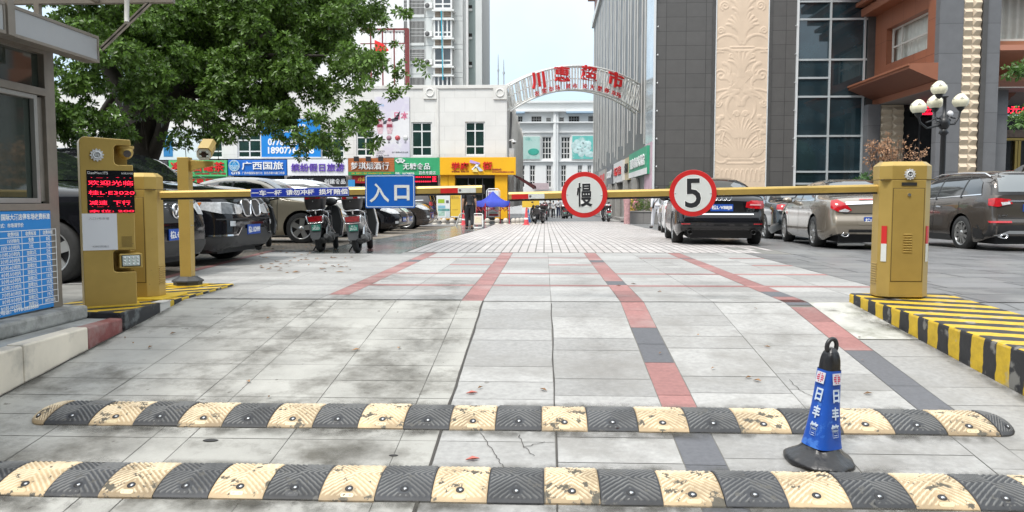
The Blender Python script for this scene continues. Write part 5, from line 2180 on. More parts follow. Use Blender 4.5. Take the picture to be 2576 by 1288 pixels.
# glass curtain wall
CW = glass('curtain_glass', (.016, .032, .040), .03, var=.5)
m = MB()
m.box(x2004 + .09, YF + .06, -.7, XH - .05, YF + .2, HB)
cw = build(m, 'curtain_wall', CW, db_)
m = MB()
MU = .05
for x in (2085, 2171):
	c = P(x, 260, YF)
	m.box(c.x - MU, YF - .02, -.5, c.x + MU, YF + .07, HB)
for y in (-130, -40, 3, 48, 150, 243, 342, 432, 462, 525):
	z = P(2090, y, YF).z
	m.box(x2004 + .09, YF - .012, z - MU, XH - .3, YF + .07, z + MU)
z = P(2040, 196, YF).z
m.box(x2004 + .09, YF - .012, z - MU, P(2085, 196, YF).x, YF + .07, z + MU)
build(m, 'mullion', M('mullion_grey', (.50, .53, .54), .4, .3), cw)
m = MB()
m.box(P(2176, 300, YF).x, YF - .06, -.7, XH - .005, YF + .3, HB)
build(m, 'granite_wall', GRANB, db_)
# brick-like glazed lamps seen low behind the glass are left to the glass's own reflections

# alley side: tall light fins on dark stone
SIDE = tiles('side_granite', (.095, .095, .092), (.05, .05, .05), 2.0, .9, 'yz', .4, .012, .3, .3, .2)
YE = P(1493, 300, YF).y
YE = 98.0
zlow = P(1600, 374, XB / (230 / 2000)).z
m = MB()
m.box(XB + .02, YF + 3.6, -.8, XB + 9, YE, HB)
build(m, 'side_wall', SIDE, db_)
m = MB()
m.box(XB + .03, YF + .02, 4.2, XB + .12, YF + 3.6, HB)
build(m, 'corner_glass', M('silver_corner_glass', (.40, .44, .46), .12, .55, var=.35, sc=.5), db_)
m = MB()
m.box(XB + .005, YF + .02, -.7, XB + .11, YF + 3.5, 4.2)
build(m, 'corner_base', M('pink_side_poster', (.55, .38, .45), .5, var=.3, sc=1), db_)
FIN = M('fin_aluminium', (.62, .61, .58), .5, .2, var=.1, sc=.6)
r_ = random.Random(11)
m = MB()
y = YF + 3.7
k = 0
while y < YE - .4:
	zb = 4.3 + (r_.uniform(0, 1.6) if k % 3 else 0)
	ztop = HB - .2
	m.box(XB - .03, y, zb, XB + .02, y + .12, ztop)
	y += 2.5 if k % 2 else 1.5
	k += 1
build(m, 'fin', FIN, db_)
m = MB()
m.box(XB - .25, YF + 3.6, HB - .2, XB + .5, YE + .2, HB + .5)
build(m, 'side_coping', M('coping_pale', (.6, .6, .58), .6), db_)
m = MB()
m.box(XB + .05, YF + 4, HB + .5, XB + 9, YE, HB + 3.0)
m.box(XB - .75, YF + 4, HB + 3.0, XB + 9, YE + .2, HB + 3.9)
m.box(XB - .4, YF + 4, HB + 3.9, XB + 9, YE + .2, HB + 4.5)
build(m, 'roof_cornice', M('cornice_brown', (.30, .13, .09), .6, var=.1), db_)
m = MB()
m.box(XB - .1, YF + 4, HB + 4.5, XB + 9, YE - 2, HB + 16)
build(m, 'upper_storeys', M('upper_cream', (.55, .52, .47), .7), db_)

# shop signs along the alley side of the dark building
def side_sign(label, xa, xb, yt, yb, col, txt, tm_, box2=None, out=.15):
	X = XB - out
	def yz(x, y):
		d = ray(x, y)
		t_ = X / d.x
		return d.y * t_, CAM_H + d.z * t_
	Ya, _ = yz(xa, 450)
	Yb, _ = yz(xb, 450)
	z1 = yz(xb, yt)[1]
	z0 = yz(xb, yb)[1]
	t = thing('shop_sign', label, 'shop sign', (X, (Ya + Yb) / 2, z0), 0, 'shop signs along the alley')
	m = MB()
	m.box(X, Yb, z0, X + out, Ya, z1)
	build(m, 'panel', M('alley_sign' + str(len(_mats)), col, .45, var=.06), t)
	if txt:
		W = (Ya - Yb) * (.8 if box2 is None else box2[0])
		letters(txt, (X - .006, (Ya + Yb) / 2 - (0 if box2 is None else (Ya - Yb) * box2[1]), z0 + (z1 - z0) * .55), W, (z1 - z0) * .42, tm_, t, right=(0, -1, 0), up=(0, 0, 1), depth=.05, bold=.04)
	return t, X, Ya, Yb, z0, z1

t, X, Ya, Yb, z0, z1 = side_sign('wide green pharmacy sign with white characters on the alley wall', 1582, 1627, 366, 437, (.04, .34, .19), '百色市民大药店', LW)
m = MB()
m.box(X - .02, Yb, z0 - .0, X + .02, Ya, z0 + .35)
build(m, 'white_strip', LW, t)
side_sign('beige slatted shop sign with black characters next to the green pharmacy sign', 1566, 1581, 395, 452, (.52, .43, .26), '黄太阳', M('letter_black', (.02, .02, .02), .5))
side_sign('white shop sign with big red characters on the alley wall', 1543, 1565, 402, 456, (.68, .68, .68), '新佳', LR, None, .35)
side_sign('dark grey shop sign with white characters deep in the alley', 1526, 1541, 414, 462, (.09, .09, .1), '口口香', LW)
side_sign('small pale shop sign with a red mark, farthest along the alley wall', 1506, 1522, 425, 470, (.35, .33, .3), '川', LR)
m = MB()
m.box(XB - .02, YF + 6, -.7, XB - .005, 95, 2.3)
build(m, 'shopfront_glass', GLD, db_)
for yy in (50.5, 56, 62, 69, 78, 88):
	build(MB().box(XB - .35, yy, -.6, XB - .03, yy + .8, 2.4), 'shopfront_pier', M('pier_grey', (.36, .35, .33), .7, var=.15), db_)

# ------------------------------------------------------------------ hotel block in front of the curtain wall
YN = 36.9
XN = P(2356, 300, YN).x
XH = (XH + XN) / 2
BROWN = tiles('brown_metal_panel', (.265, .098, .052), (.10, .035, .02), 1.25, 1.6, 'yz', .38, .010, .03, 0, .05)
BROWNX = M('brown_metal', (.265, .098, .052), .38, var=.05)
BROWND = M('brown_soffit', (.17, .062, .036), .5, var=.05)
ho = thing('hotel_block', 'projecting hotel block of brown panels, granite piers and beige pyramid columns', 'building', (XH + 3, YN, -.4))

def HZ(x, y):
	"""Y and height on the hotel's street-side wall plane."""
	d = ray(x, y)
	t_ = XH / d.x
	return d.y * t_, CAM_H + d.z * t_

yA, zA1 = HZ(2231, 68)
yB, zB0 = HZ(2332, 128)
zW1 = HZ(2290, 44)[1]
zW0 = HZ(2290, 139)[1]
zbeam0 = HZ(2352, 222)[1]
zbeam1 = HZ(2352, 205)[1]
# wall with the window opening
m = MB()
ys_ = [YN + .4, yB, yA, YF - .06]
for (a, b) in zip(ys_, ys_[1:]):
	zr = [(zbeam1, zW0), (zW1, 16)] if abs(a - yB) < 1e-6 else [(zbeam1, 16)]
	for c, d in zr:
		m.add([(XH, b, c), (XH, a, c), (XH, a, d), (XH, b, d)], [(0, 1, 2, 3)])
q = .45
m.add([(XH, yB, zW0), (XH + q, yB, zW0), (XH + q, yB, zW1), (XH, yB, zW1)], [(0, 1, 2, 3)])
m.add([(XH, yA, zW0), (XH, yA, zW1), (XH + q, yA, zW1), (XH + q, yA, zW0)], [(0, 1, 2, 3)])
m.add([(XH, yA, zW0), (XH + q, yA, zW0), (XH + q, yB, zW0), (XH, yB, zW0)], [(0, 1, 2, 3)])
m.add([(XH, yA, zW1), (XH, yB, zW1), (XH + q, yB, zW1), (XH + q, yA, zW1)], [(0, 1, 2, 3)])
build(m, 'panel_wall', BROWN, ho)
# curtained window: pleated cloth behind bars
CURT = M('curtain_cloth', (.50, .50, .45), .8, var=.1)

def curtain(parent, p0, p1, z0, z1, n, amp, nrm):
	m = MB()
	vs = []
	r = random.Random(3)
	ph = [r.uniform(-.6, .6) for _ in range(n + 1)]
	for k in range(n + 1):
		t_ = k / n
		b = Vector(p0).lerp(Vector(p1), t_)
		o = amp * math.sin(k * 1.35 + ph[k])
		for z, w_ in ((z0, 1.0), ((z0 + z1) / 2, .8), (z1, .4)):
			q = b + Vector(nrm) * o * w_
			vs.append((q.x, q.y, z))
	m.add(vs, [(k * 3 + j, (k + 1) * 3 + j, (k + 1) * 3 + j + 1, k * 3 + j + 1) for k in range(n) for j in (0, 1)], 0, True)
	return build(m, 'curtain', CURT, parent)

hw_ = MB()
for z in (zW0, (zW0 * .55 + zW1 * .45), zW1 - .1):
	hw_.box(XH + .30, yB, z - .0, XH + .36, yA, z + .09)
for y in (yB, yB + (yA - yB) * .74, yA - .12):
	hw_.box(XH + .29, y, zW0, XH + .365, y + .1, zW1)
hwin = build(hw_, 'window', M('window_cream_frame', (.55, .53, .48), .5), ho)
curtain(hwin, (XH + .55, yB - .2, 0), (XH + .55, yA + .2, 0), zW0 - .05, zW1 + .05, 60, .07, (1, 0, 0))
# canopy: wedge with a sloped underside
XC = P(2288, 168, YN).x
zc = P(2288, 168, YN).z
zi1 = P(2354, 157, YN).z
prof_ = [(XC, zc - .06), (XC, zc + .12), (XC + .12, zc + .16), (XN, zi1), (XN, zbeam1)]
m = MB()
ya_, yb_ = YN + .02, YF + .5
n = len(prof_)
m.add([(p[0], ya_, p[1]) for p in prof_] + [(p[0], yb_, p[1]) for p in prof_],
	[tuple(range(n)), tuple(range(n, 2 * n))[::-1]] + [(i, (i + 1) % n, n + (i + 1) % n, n + i) for i in range(n)])
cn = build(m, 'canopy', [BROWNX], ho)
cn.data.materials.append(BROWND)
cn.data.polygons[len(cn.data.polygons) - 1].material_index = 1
m = MB()
m.box(XC - .08, ya_ - .03, zc + .06, XC - .004, yb_, zc + .15)
build(m, 'canopy_rim', BROWNX, cn)
m = MB()
m.box(XH - .06, YN + .05, zbeam0, XH + .2, YF, zbeam1 - .004)
build(m, 'beam', BROWNX, ho)
m = MB()
m.box(XH - .02, YN + .1, zbeam0 - .02, XH + 7, YF, zbeam0 + .02)
build(m, 'soffit', M('soffit_grey', (.22, .20, .19), .6, var=.05), ho)
# upper eaves in steps
m = MB()
for k, (o, z) in enumerate(((.75, 10.75), (1.05, 11.25), (1.5, 11.7), (1.9, 12.4), (2.3, 13.0))):
	m.box(XH - o, YN + .6, z, XH + 8, YF + 1.2, z + (.4 if k != 1 else .2))
build(m, 'eaves', BROWNX, ho, bevel=.02)
m = MB()
m.box(XH - 1.56, YN + .5, 12.05, XH - 1.48, YF + 1.2, 12.13)
build(m, 'light_strip', TRIM, ho)
# front piers
GP = tiles('grey_granite_pier', (.135, .135, .140), (.07, .07, .07), 9, 1.32, 'xz', .42, .012, .05, 0, .09)

def fx(x):
	return P(x, 260, YN).x

m = MB()
m.box(XN + .002, YN + .02, -.6, fx(2417), YN + .42, 16)
m.box(fx(2471), YN + .04, -.6, fx(2511), YN + 2.5, 16)
build(m, 'granite_pier', GP, ho)
m = MB()
m.box(fx(2471) - .12, YN - .03, -.6, fx(2471) + .10, YN + .6, 16)
build(m, 'pier_edge', GRANB, ho)
PYR = M('pyramid_stone', (.58, .48, .36), .7, var=.07, sc=3)

def pyramids(xa, xb, Y, z0, z1, name='pyramid_column'):
	m = MB()
	m.box(xa, Y, z0, xb, Y + .5, z1)
	h = .405
	z = z0
	while z < z1 - h:
		for a, b, hip in ((xa, (xa + xb) / 2, .12), ((xa + xb) / 2, xb, .36)):
			a, b = a + .01, b - .01
			zz0, zz1 = z + .012, z + h - .012
			ym, zr = Y - .14, (zz0 + zz1) / 2
			rx = a + (b - a) * hip
			m.add([(a, Y - .001, zz0), (b, Y - .001, zz0), (b, Y - .001, zz1), (a, Y - .001, zz1), (rx, ym, zr + .02), (b - .02, ym, zr + .02)],
				[(0, 1, 5, 4), (3, 4, 5, 2), (0, 4, 3), (1, 2, 5)])
		z += h
	return build(m, name, PYR, ho)

pyramids(fx(2417) + .01, fx(2471) - .13, YN + .12, -.6, 15.5)
YR = 43.0
pyramids(P(2212, 350, YR).x, P(2271, 350, YR).x, YR, -.6, zbeam0 - .05)
m = MB()
m.box(P(2180, 350, YR).x, YR - .1, -.6, P(2212, 350, YR).x - .01, YR + .5, zbeam0 - .03)
m.box(P(2345, 350, YR).x, YR - 5.2, -.6, P(2345, 350, YR).x + .9, YR + .5, zbeam0 - .03)
build(m, 'granite_pier', GP, ho)
m = MB()
m.box(P(2271, 350, YR).x, YR + .1, -.6, P(2360, 350, YR).x, YR + .3, zbeam0 - .03)
lg = build(m, 'lobby_glass', GLD, ho)
m = MB()
for x in (2312,):
	c = P(x, 400, YR)
	m.box(c.x - .03, YR + .04, -.5, c.x + .03, YR + .1, zbeam0 - .6)
build(m, 'door_frame', M('door_frame_grey'), lg)
t = thing('led_sign', 'small red LED panel glowing behind the street lamp globes', 'LED sign', P(2325, 290, YR - .2))
panel(t, 'panel', (2306, 262, 2350, 291), (.01, .008, .008), YR - .3, dp=.1)
for s, bx in (('欢迎光临', (2312, 266, 2346, 272)), ('贵宾厅', (2316, 274, 2344, 280.5)), ('0776-2828888', (2310, 283, 2348, 289))):
	e, f, g, h = BX(*bx, YR - .31)
	letters(s, ((e + f) / 2, YR - .305, (g + h) / 2), f - e, h - g, LEDRED, t, depth=.01, bold=.02)
# right bay of the hotel
YB = YN + 1.6
xb0 = P(2511, 260, YN).x

def bz(y):
	return P(2545, y, YB).z

m = MB()
m.box(xb0 + .002, YB, bz(214), xb0 + 8, YB + .3, bz(103))
build(m, 'panel_wall', M('brown_orange_panel', (.34, .135, .065), .38, var=.05), ho)
w2 = MB()
w2.box(xb0 + .002, YB + .02, bz(103), xb0 + .09, YB + .1, 16)
w2.box(xb0 + .002, YB + .02, bz(103), xb0 + 8, YB + .1, bz(103) + .1)
hw2 = build(w2, 'window', M('window_cream_frame'), ho)
curtain(hw2, (xb0, YB + .35, 0), (xb0 + 7, YB + .35, 0), bz(103), 16, 90, .07, (0, 1, 0))
m = MB()
pr = [(0, bz(135)), (-1.5, bz(128)), (-1.6, bz(142)), (-1.5, bz(146)), (0, bz(190))]
m.add([(xb0 + .003, YB + p[0], p[1]) for p in pr] + [(xb0 + 8, YB + p[0], p[1]) for p in pr], [(0, 1, 2, 3, 4), (9, 8, 7, 6, 5)] + [(i, 5 + i, 5 + (i + 1) % 5, (i + 1) % 5) for i in range(5)])
build(m, 'canopy', BROWNX, ho)
m = MB()
m.box(xb0 + .003, YB - .1, bz(221), xb0 + 8, YB - .003, bz(205))
build(m, 'beam', BROWNX, ho)
m = MB()
m.box(xb0 + .003, YB + .2, bz(262), xb0 + 8, YB + .6, bz(221))
build(m, 'fascia_band', M('mauve_grey_band', (.20, .165, .155), .6, var=.06), ho)
m = MB()
M4 = basis((P(2535, 224, YB).x, YB + .15, bz(222)), *FACE)
m.prism([(.5 * math.cos(a), .45 * math.sin(a)) for a in [math.radians(180 + 15 * k) for k in range(13)]], M4, .05)
m.prism([(.2 * math.cos(a), -.35 + .25 * math.sin(a)) for a in [math.radians(180 + 15 * k) for k in range(13)]], M4, .08)
build(m, 'medallion', BROWND, ho)
m = MB()
m.box(xb0 + .003, YB + .5, -.6, xb0 + 8, YB + .7, bz(288))
lg2 = build(m, 'lobby_glass', GLD, ho)
m = MB()
m.box(xb0 + .003, YB + .35, bz(344), xb0 + 8, YB + .49, bz(325))
build(m, 'door_header', M('carved_dark_wood', (.10, .065, .045), .5, var=.4, sc=6), lg2)
m = MB()
BR_ = M('brass', (.42, .30, .10), .3, .9)
m.box(xb0 + .003, YB + .30, bz(352), xb0 + 8, YB + .48, bz(346))
for x in (2566, 2574):
	c = P(x, 400, YB)
	m.box(c.x - .06, YB + .32, -.5, c.x + .06, YB + .48, bz(353))
build(m, 'door_frame', BR_, lg2)
t = thing('led_sign', 'long black LED sign with red price characters over the hotel door', 'LED sign', P(2545, 290, YB))
panel(t, 'panel', (2512, 264, 2720, 288), (.01, .008, .008), YB + .02, dp=.15)
e, f, g, h = BX(2501, 268, 2588, 285, YB)
letters('38元/桌起', (P(2513, 276, YB).x + 1.08, YB + .015, P(2545, 276, YB).z), 2.1, .36, LEDRED, t, depth=.01, bold=.01)

# ------------------------------------------------------------------ white building closing the alley
YZ = 115.0
WB = M('far_white_wall', (.76, .77, .765), .75, var=.05, sc=.3)
fb_ = thing('market_building', 'white market building with teal billboards at the far end of the alley', 'building', P(1390, 530, YZ))
rq = lambda x, y: (1246 + x * .2978, 127.8 + y * .2978)

def RB(x0, y0, x1, y1, Y=YZ):
	a, b = rq(x0, y0), rq(x1, y1)
	return BX(a[0], a[1], b[0], b[1], Y)

a, b, c, d = RB(60, 425, 900, 1400)
fw = []
for x0, y0, x1, y1 in [(395, 725, 475, 915), (555, 725, 632, 915)] + [(x, 965, y, 1155) for x, y in ((210, 250), (290, 338), (430, 475), (553, 600), (695, 735), (778, 812))] + [(160, 552, 230, 600), (305, 552, 390, 600), (430, 565, 470, 598), (540, 562, 580, 598), (620, 550, 710, 600), (785, 550, 830, 600)]:
	fw.append(RB(x0, y0, x1, y1))
build(wall_holes(a - 6, b + 4, -1.2, d, YZ, fw, .5), 'wall', WB, fb_)
for k, (e, f, g, h) in enumerate(fw):
	if k < 2:
		window(fb_, e, f, g, h, YZ + .2, [.33, .66], [.25, .5, .77], .12, WFR, TGL, .15)
	elif k < 8:
		window(fb_, e, f, g, h, YZ + .2, [.5], [.28, .55, .78], .12, WFR, TGL, .15)
	else:
		window(fb_, e, f, g, h, YZ + .2, [.25, .5, .75], [.5], .08, M('window_grille'), DK, .12)
m = MB()
for y0, y1, o in ((425, 440, .5), (505, 518, .9), (602, 612, .7), (686, 692, .3), (930, 938, .3)):
	_, _, g, h = RB(60, y0, 900, y1)
	m.box(a - 6, YZ - o, g, b + 4, YZ - .01, h)
build(m, 'ledge', WB, fb_)
_, _, g, h = RB(60, 519, 900, 533)
for q0, q1 in ((150, 250), (600, 830)):
	e, f, _, _ = RB(q0, 0, q1, 1)
	build(MB().box(e, YZ - 1.2, g, f, YZ - .02, h), 'awning', M('awning_pale_blue', (.35, .48, .60), .5), fb_)
for x in (505, 525):
	c_ = P(*rq(x, 800), YZ)
	m = MB()
	m.cyl((c_.x, YZ - .4, -1), (c_.x, YZ - .4, RB(0, 510, 1, 520)[3]), .28 if x < 510 else .15, n=10)
	build(m, 'downpipe', WB, fb_)
for k, (bx, lab, cA, cB) in enumerate((((200, 725, 376, 915), 'pale teal billboard with leaves and a green oval on the far white building', (.42, .60, .56), (.10, .36, .32)), ((650, 720, 830, 915), 'teal billboard with round white fruit shapes on the far white building', (.14, .50, .46), (.60, .70, .68)))):
	e, f, g, h = RB(*bx)
	t = thing('billboard', lab, 'billboard', ((e + f) / 2, YZ - .2, g))
	m = MB()
	m.box(e - .12, YZ - .25, g - .12, f + .12, YZ - .05, h + .12)
	build(m, 'frame', WFR, t)
	m = MB()
	m.box(e, YZ - .30, g, f, YZ - .255, h)
	build(m, 'panel', M('teal_board' + str(k), cA, .45, var=.12, sc=.3, dirt=cB, dsc=.35, dth=(.52, .62)), t)
	m = MB()
	r_ = random.Random(k)
	if k == 1:
		for _ in range(34):
			u, v = r_.random(), r_.uniform(.2, .72)
			M4 = basis((e + .2 + u * (f - e - .5), YZ - .31, g + v * (h - g)), *FACE)
			m.lathe([(r_.uniform(.22, .5), 0), (.1, .03)], M4, 12)
	else:
		M4 = basis((f - .9, YZ - .31, g + (h - g) * .32), *FACE) @ Matrix.Diagonal((1.6, 1, 1, 1))
		m.lathe([(.5, 0), (.46, .03)], M4, 20)
	build(m, 'picture_shape', M('board_shape' + str(k), (.05, .36, .28) if k == 0 else (.50, .66, .66), .5, var=.3, sc=1), t)
e, f, g, h = RB(312, 1118, 452, 1172)
m = MB()
m.box(e, YZ - .6, g, f, YZ - .4, h)
tag(build(m, 'faded_board', M('faded_pink', (.50, .40, .42), .6, var=.1)), 'faded pink board low on the far white building', 'sign')

# ------------------------------------------------------------------ arched lattice sign across the alley
AL, AR = Vector((P(1277, 250, 43.6).x, 43.6, 0)), Vector((XB - .03, 50.5, 0))
ar = thing('arch_sign', 'white lattice arch with red characters 川惠超市 spanning the alley', 'arch sign', (AL + AR) / 2 + Vector((0, 0, 5)))
ARCH_W = M('arch_white_steel', (.66, .655, .62), .5, var=.08)

def aplane(x, y):
	"""The point of the arch's upright plane on the camera ray through image pixel (x, y)."""
	d = ray(x, y)
	n_ = Vector((-(AR - AL).y, (AR - AL).x, 0))
	t_ = n_.dot(AL - Vector((0, 0, CAM_H))) / n_.dot(d)
	p_ = Vector((0, 0, CAM_H)) + d * t_
	return p_

def circ3(p1, p2, p3):
	(x1, y1), (x2, y2), (x3, y3) = p1, p2, p3
	D = 2 * (x1 * (y2 - y3) + x2 * (y3 - y1) + x3 * (y1 - y2))
	ux = ((x1 ** 2 + y1 ** 2) * (y2 - y3) + (x2 ** 2 + y2 ** 2) * (y3 - y1) + (x3 ** 2 + y3 ** 2) * (y1 - y2)) / D
	uy = ((x1 ** 2 + y1 ** 2) * (x3 - x2) + (x2 ** 2 + y2 ** 2) * (x1 - x3) + (x3 ** 2 + y3 ** 2) * (x2 - x1)) / D
	return ux, uy, math.hypot(x1 - ux, y1 - uy)

dxy = (AR - AL).normalized()
toS = lambda p_: ((p_ - AL).dot(dxy), p_.z)
frS = lambda s, z, o=0.0: AL + dxy * s + Vector((0, 0, z)) + Vector((dxy.y, -dxy.x, 0)) * o
oc = circ3(toS(aplane(1276, 217)), toS(aplane(1440, 167)), toS(aplane(1601, 212)))
ic = circ3(toS(aplane(1281, 278)), toS(aplane(1440, 226)), toS(aplane(1604, 285)))
s0, s1 = toS(aplane(1277, 250))[0], toS(aplane(1606, 250))[0]
zo = lambda s: oc[1] + math.sqrt(max(0, oc[2] ** 2 - (s - oc[0]) ** 2))
zi = lambda s: ic[1] + math.sqrt(max(0, ic[2] ** 2 - (s - ic[0]) ** 2))
m = MB()
N_ = 44
for o in (-.22, .22):
	for fn in (zo, zi):
		m.tube([frS(s0 + (s1 - s0) * k / N_, fn(s0 + (s1 - s0) * k / N_), o) for k in range(N_ + 1)], .055, 6)
m.tube([frS(s0 + (s1 - s0) * k / N_, (zo(s0 + (s1 - s0) * k / N_) * .5 + zi(s0 + (s1 - s0) * k / N_) * .5), -.22) for k in range(N_ + 1)], .03, 5)
build(m, 'arch_rail', ARCH_W, ar)
m = MB()
NB = 46
for k in range(NB + 1):
	s = s0 + (s1 - s0) * k / NB
	sc_ = (s - (s0 + s1) / 2)
	si = s - sc_ * .06
	M4 = frS(si, zi(si), -.22), frS(s, zo(s), -.22)
	m.tube([M4[0], M4[1]], .05, 5)
	if k % 2 == 0:
		m.tube([frS(si, zi(si), .22), frS(s, zo(s), .22)], .04, 5)
		m.tube([frS(s, zo(s), .22), frS(s, zo(s), -.22)], .03, 5)
	if k > NB * .68 and k < NB:
		s2 = s + (s1 - s0) / NB * 1.6
		m.tube([frS(si, zi(si), .2), frS(min(s2, s1), zo(min(s2, s1)), .2)], .04, 5)
build(m, 'arch_bar', ARCH_W, ar)
RUP = Vector((0, 0, 1))
for ch, x, y, wd, hh in (('川', 1345, 204, 33, 41), ('惠', 1405, 188, 38, 37), ('超', 1473, 186, 40, 36), ('市', 1540, 202, 40, 38)):
	p_ = aplane(x, y)
	ang = math.radians((1440 - x) / 165 * 17)
	sc_ = p_.y / 2000
	rr = (dxy * math.cos(ang) + RUP * math.sin(ang))
	uu = (RUP * math.cos(ang) - dxy * math.sin(ang))
	q = p_ + Vector((dxy.y, -dxy.x, 0)) * .26
	letters(ch, q, wd * sc_ * 1.33, hh * sc_, LR, ar, right=rr, up=uu, depth=.10, bold=.02)
small = '农贸市场 超市 设大型停车场'
xs_ = [1340, 1358, 1376, 1393, 1409, 1424, 1444, 1460, 1478, 1495, 1512, 1530, 1546]
chs = list('农贸市场超市设大型停车场')
xs_ = [1341, 1360, 1377, 1393, 1420, 1437, 1462, 1480, 1499, 1517, 1535, 1547]
for ch, x in zip(chs, xs_):
	p_ = aplane(x, 216)
	s = toS(p_)[0]
	sc_ = p_.y / 2000
	p_ = frS(s, zi(s) + 8.5 * sc_, .30)
	ang = math.radians((1440 - x) / 165 * 20)
	letters(ch, p_, 15 * sc_, 12 * sc_, LR, ar, right=(dxy * math.cos(ang) + RUP * math.sin(ang)), up=(RUP * math.cos(ang) - dxy * math.sin(ang)), depth=.05, bold=.01)

# buildings and trees added behind the viewpoint to darken reflections in glass and paint
m = MB()
for x0_, x1_, y_, h_ in ((-60, -22, -24, 24), (-22, 2, -28, 32), (2, 30, -26, 28), (30, 70, -22, 20)):
	m.box(x0_, y_ - 8, -1, x1_ - .5, y_, h_)
struct('unseen_street_blocks', m, tiles('unseen_block_facade', (.16, .15, .14), (.05, .06, .07), 3.2, 3.0, 'xz', .6, .5, .3, 0, .1))
m = MB()
for k in range(9):
	m.ball((-40 + 10 * k, -14, 4.5 + (k % 3)), 3.6, 12, 8, sc=(1.2, .9, 1))
	m.cyl((-40 + 10 * k, -14, -1), (-40 + 10 * k, -14, 3), .25, n=8)
struct('unseen_street_trees', m, M('unseen_tree_leaf', (.035, .06, .02), .9, var=.6, sc=3))

# ------------------------------------------------------------------ street furniture in front of the shops
STONE = M('bollard_stone', (.50, .46, .40), .75, var=.12, sc=6, bump=.2, bsc=60, dirt=(.34, .31, .27), dsc=3, dth=(.5, .7))

def ball_bollard(loc, label):
	t = thing('stone_ball_bollard', label, 'bollard', loc, 0, 'stone ball bollards before the shops')
	m = MB()
	m.lathe([(.14, -.1), (.14, .03), (.10, .05), (.075, .08)], n=20)
	build(m, 'base', STONE, t, False)
	m = MB()
	m.ball((0, 0, .185), .132, 20, 12)
	build(m, 'ball', STONE, t, False)
	return t

ORD = ['leftmost stone ball bollard, beside the brown parked car', 'stone ball bollard below the white poster board', 'stone ball bollard below the yellow poster', 'stone ball bollard behind the folding barrier',
	'stone ball bollard just right of the white folding board', 'stone ball bollard below the pop-up banner stand', 'stone ball bollard below the yellow pillar, left of the red cone',
	'stone ball bollard directly right of the red cone', 'second stone ball bollard right of the red cone', 'third stone ball bollard right of the red cone', 'last stone ball bollard before the small blue cone']
ball0 = None
for x, lab in zip((1094, 1116.8, 1137.4, 1158, 1226, 1250.5, 1272, 1292, 1302.5, 1312, 1319), ORD):
	Y = 39.7 if x < 1290 else 39.7 + (x - 1290) * .05
	p = P(x, 560, Y)
	L_ = (p.x, Y, gz(p.x, Y) + .0)
	if ball0 is None:
		ball0 = ball_bollard(L_, lab)
	else:
		dup(ball0, L_, 0, lab)

def stand(p, z=0.0):
	return Vector((p.x, p.y, gz(p.x, p.y) + z))

# poster boards by the yellow shop
YP = 41.6

def board(name, label, cat, box, mats, art, group=None, Y=YP):
	a, b, c, d = BX(*box, Y)
	t = thing(name, label, cat, ((a + b) / 2, Y, c), 0, group)
	m = MB()
	m.box(a - .04, Y, c - .05, b + .04, Y + .06, d + .04)
	build(m, 'frame', WFR, t, bevel=.01)
	m = MB()
	m.box(a, Y - .012, c, b, Y - .002, d)
	pn = build(m, 'panel', mats, t)
	for nm, bx, mt in art:
		if isinstance(nm, tuple):
			e, f, g, h = BX(*bx, Y - .014)
			letters(nm[0], ((e + f) / 2, Y - .014, (g + h) / 2), f - e, h - g, mt, t, depth=.004, bold=.015)
		else:
			e, f, g, h = BX(*bx, Y - .014)
			m = MB()
			m.box(e, Y - .018, g, f, Y - .013, h)
			build(m, nm, mt, t)
	return t

PW = M('poster_paper', (.66, .68, .66), .5, var=.06, sc=2)
board('poster_board', 'white poster board with green and blue pictures left of the yellow poster', 'poster board', (1100, 490, 1132, 547), PW,
	[('picture', (1102, 501, 1118, 511), M('leaf_green_print', (.30, .45, .03), .5)), ('picture', (1122, 504, 1129, 511), M('dark_print', (.10, .10, .1), .5)),
	('picture', (1102, 517, 1120, 524), M('pale_blue_print', (.20, .42, .52), .5)), ('picture', (1102, 525, 1131, 531), M('teal_print', (.12, .30, .28), .5, var=.5, sc=4)),
	('picture', (1103, 532, 1119, 543), M('mint_print', (.34, .50, .42), .5, var=.4, sc=5)), ('picture', (1122, 532, 1131, 545), M('pale_print', (.5, .56, .57), .5))])
board('poster_board', 'yellow poster with a torn lower edge beside the white poster board', 'poster board', (1133.5, 490, 1159, 545), M('poster_yellow', (.70, .46, .05), .5, var=.08, sc=2),
	[(('211', 0), (1135.5, 493, 1143, 498), M('letter_black', (.02, .02, .02), .5)), ('picture', (1144, 495, 1154, 496.2), M('dark_print')), ('picture', (1135, 499.5, 1156, 500), M('dark_print')), ('picture', (1137, 527, 1152, 528), M('ochre_print', (.40, .24, .04), .5)),
	('torn_edge', (1133.5, 544, 1156, 546), PW)])
t = board('banner_stand', 'white pop-up banner stand with red base behind the blue tent', 'banner stand', (1229, 481, 1253, 544), PW,
		[('picture', (1230, 538, 1253, 543), LDR), ('picture', (1231, 534, 1250, 537), M('town_print', (.34, .42, .36), .5, var=.5, sc=6)), ('picture', (1240, 524, 1244, 528), M('grey_print')), ('picture', (1229, 483, 1237, 496), M('violet_print', (.30, .2, .36), .5, var=.4, sc=5))], Y=YP + .05)
m = MB()
a, b, c, d = BX(1224, 475, 1257, 546, YP + .1)
m.tube([(a, YP + .15, c), (a, YP + .15, d - .1), (a + .1, YP + .15, d), (b - .1, YP + .15, d), (b, YP + .15, d - .1), (b, YP + .15, c)], .025, 6)
build(m, 'tube_frame', WFR, t)

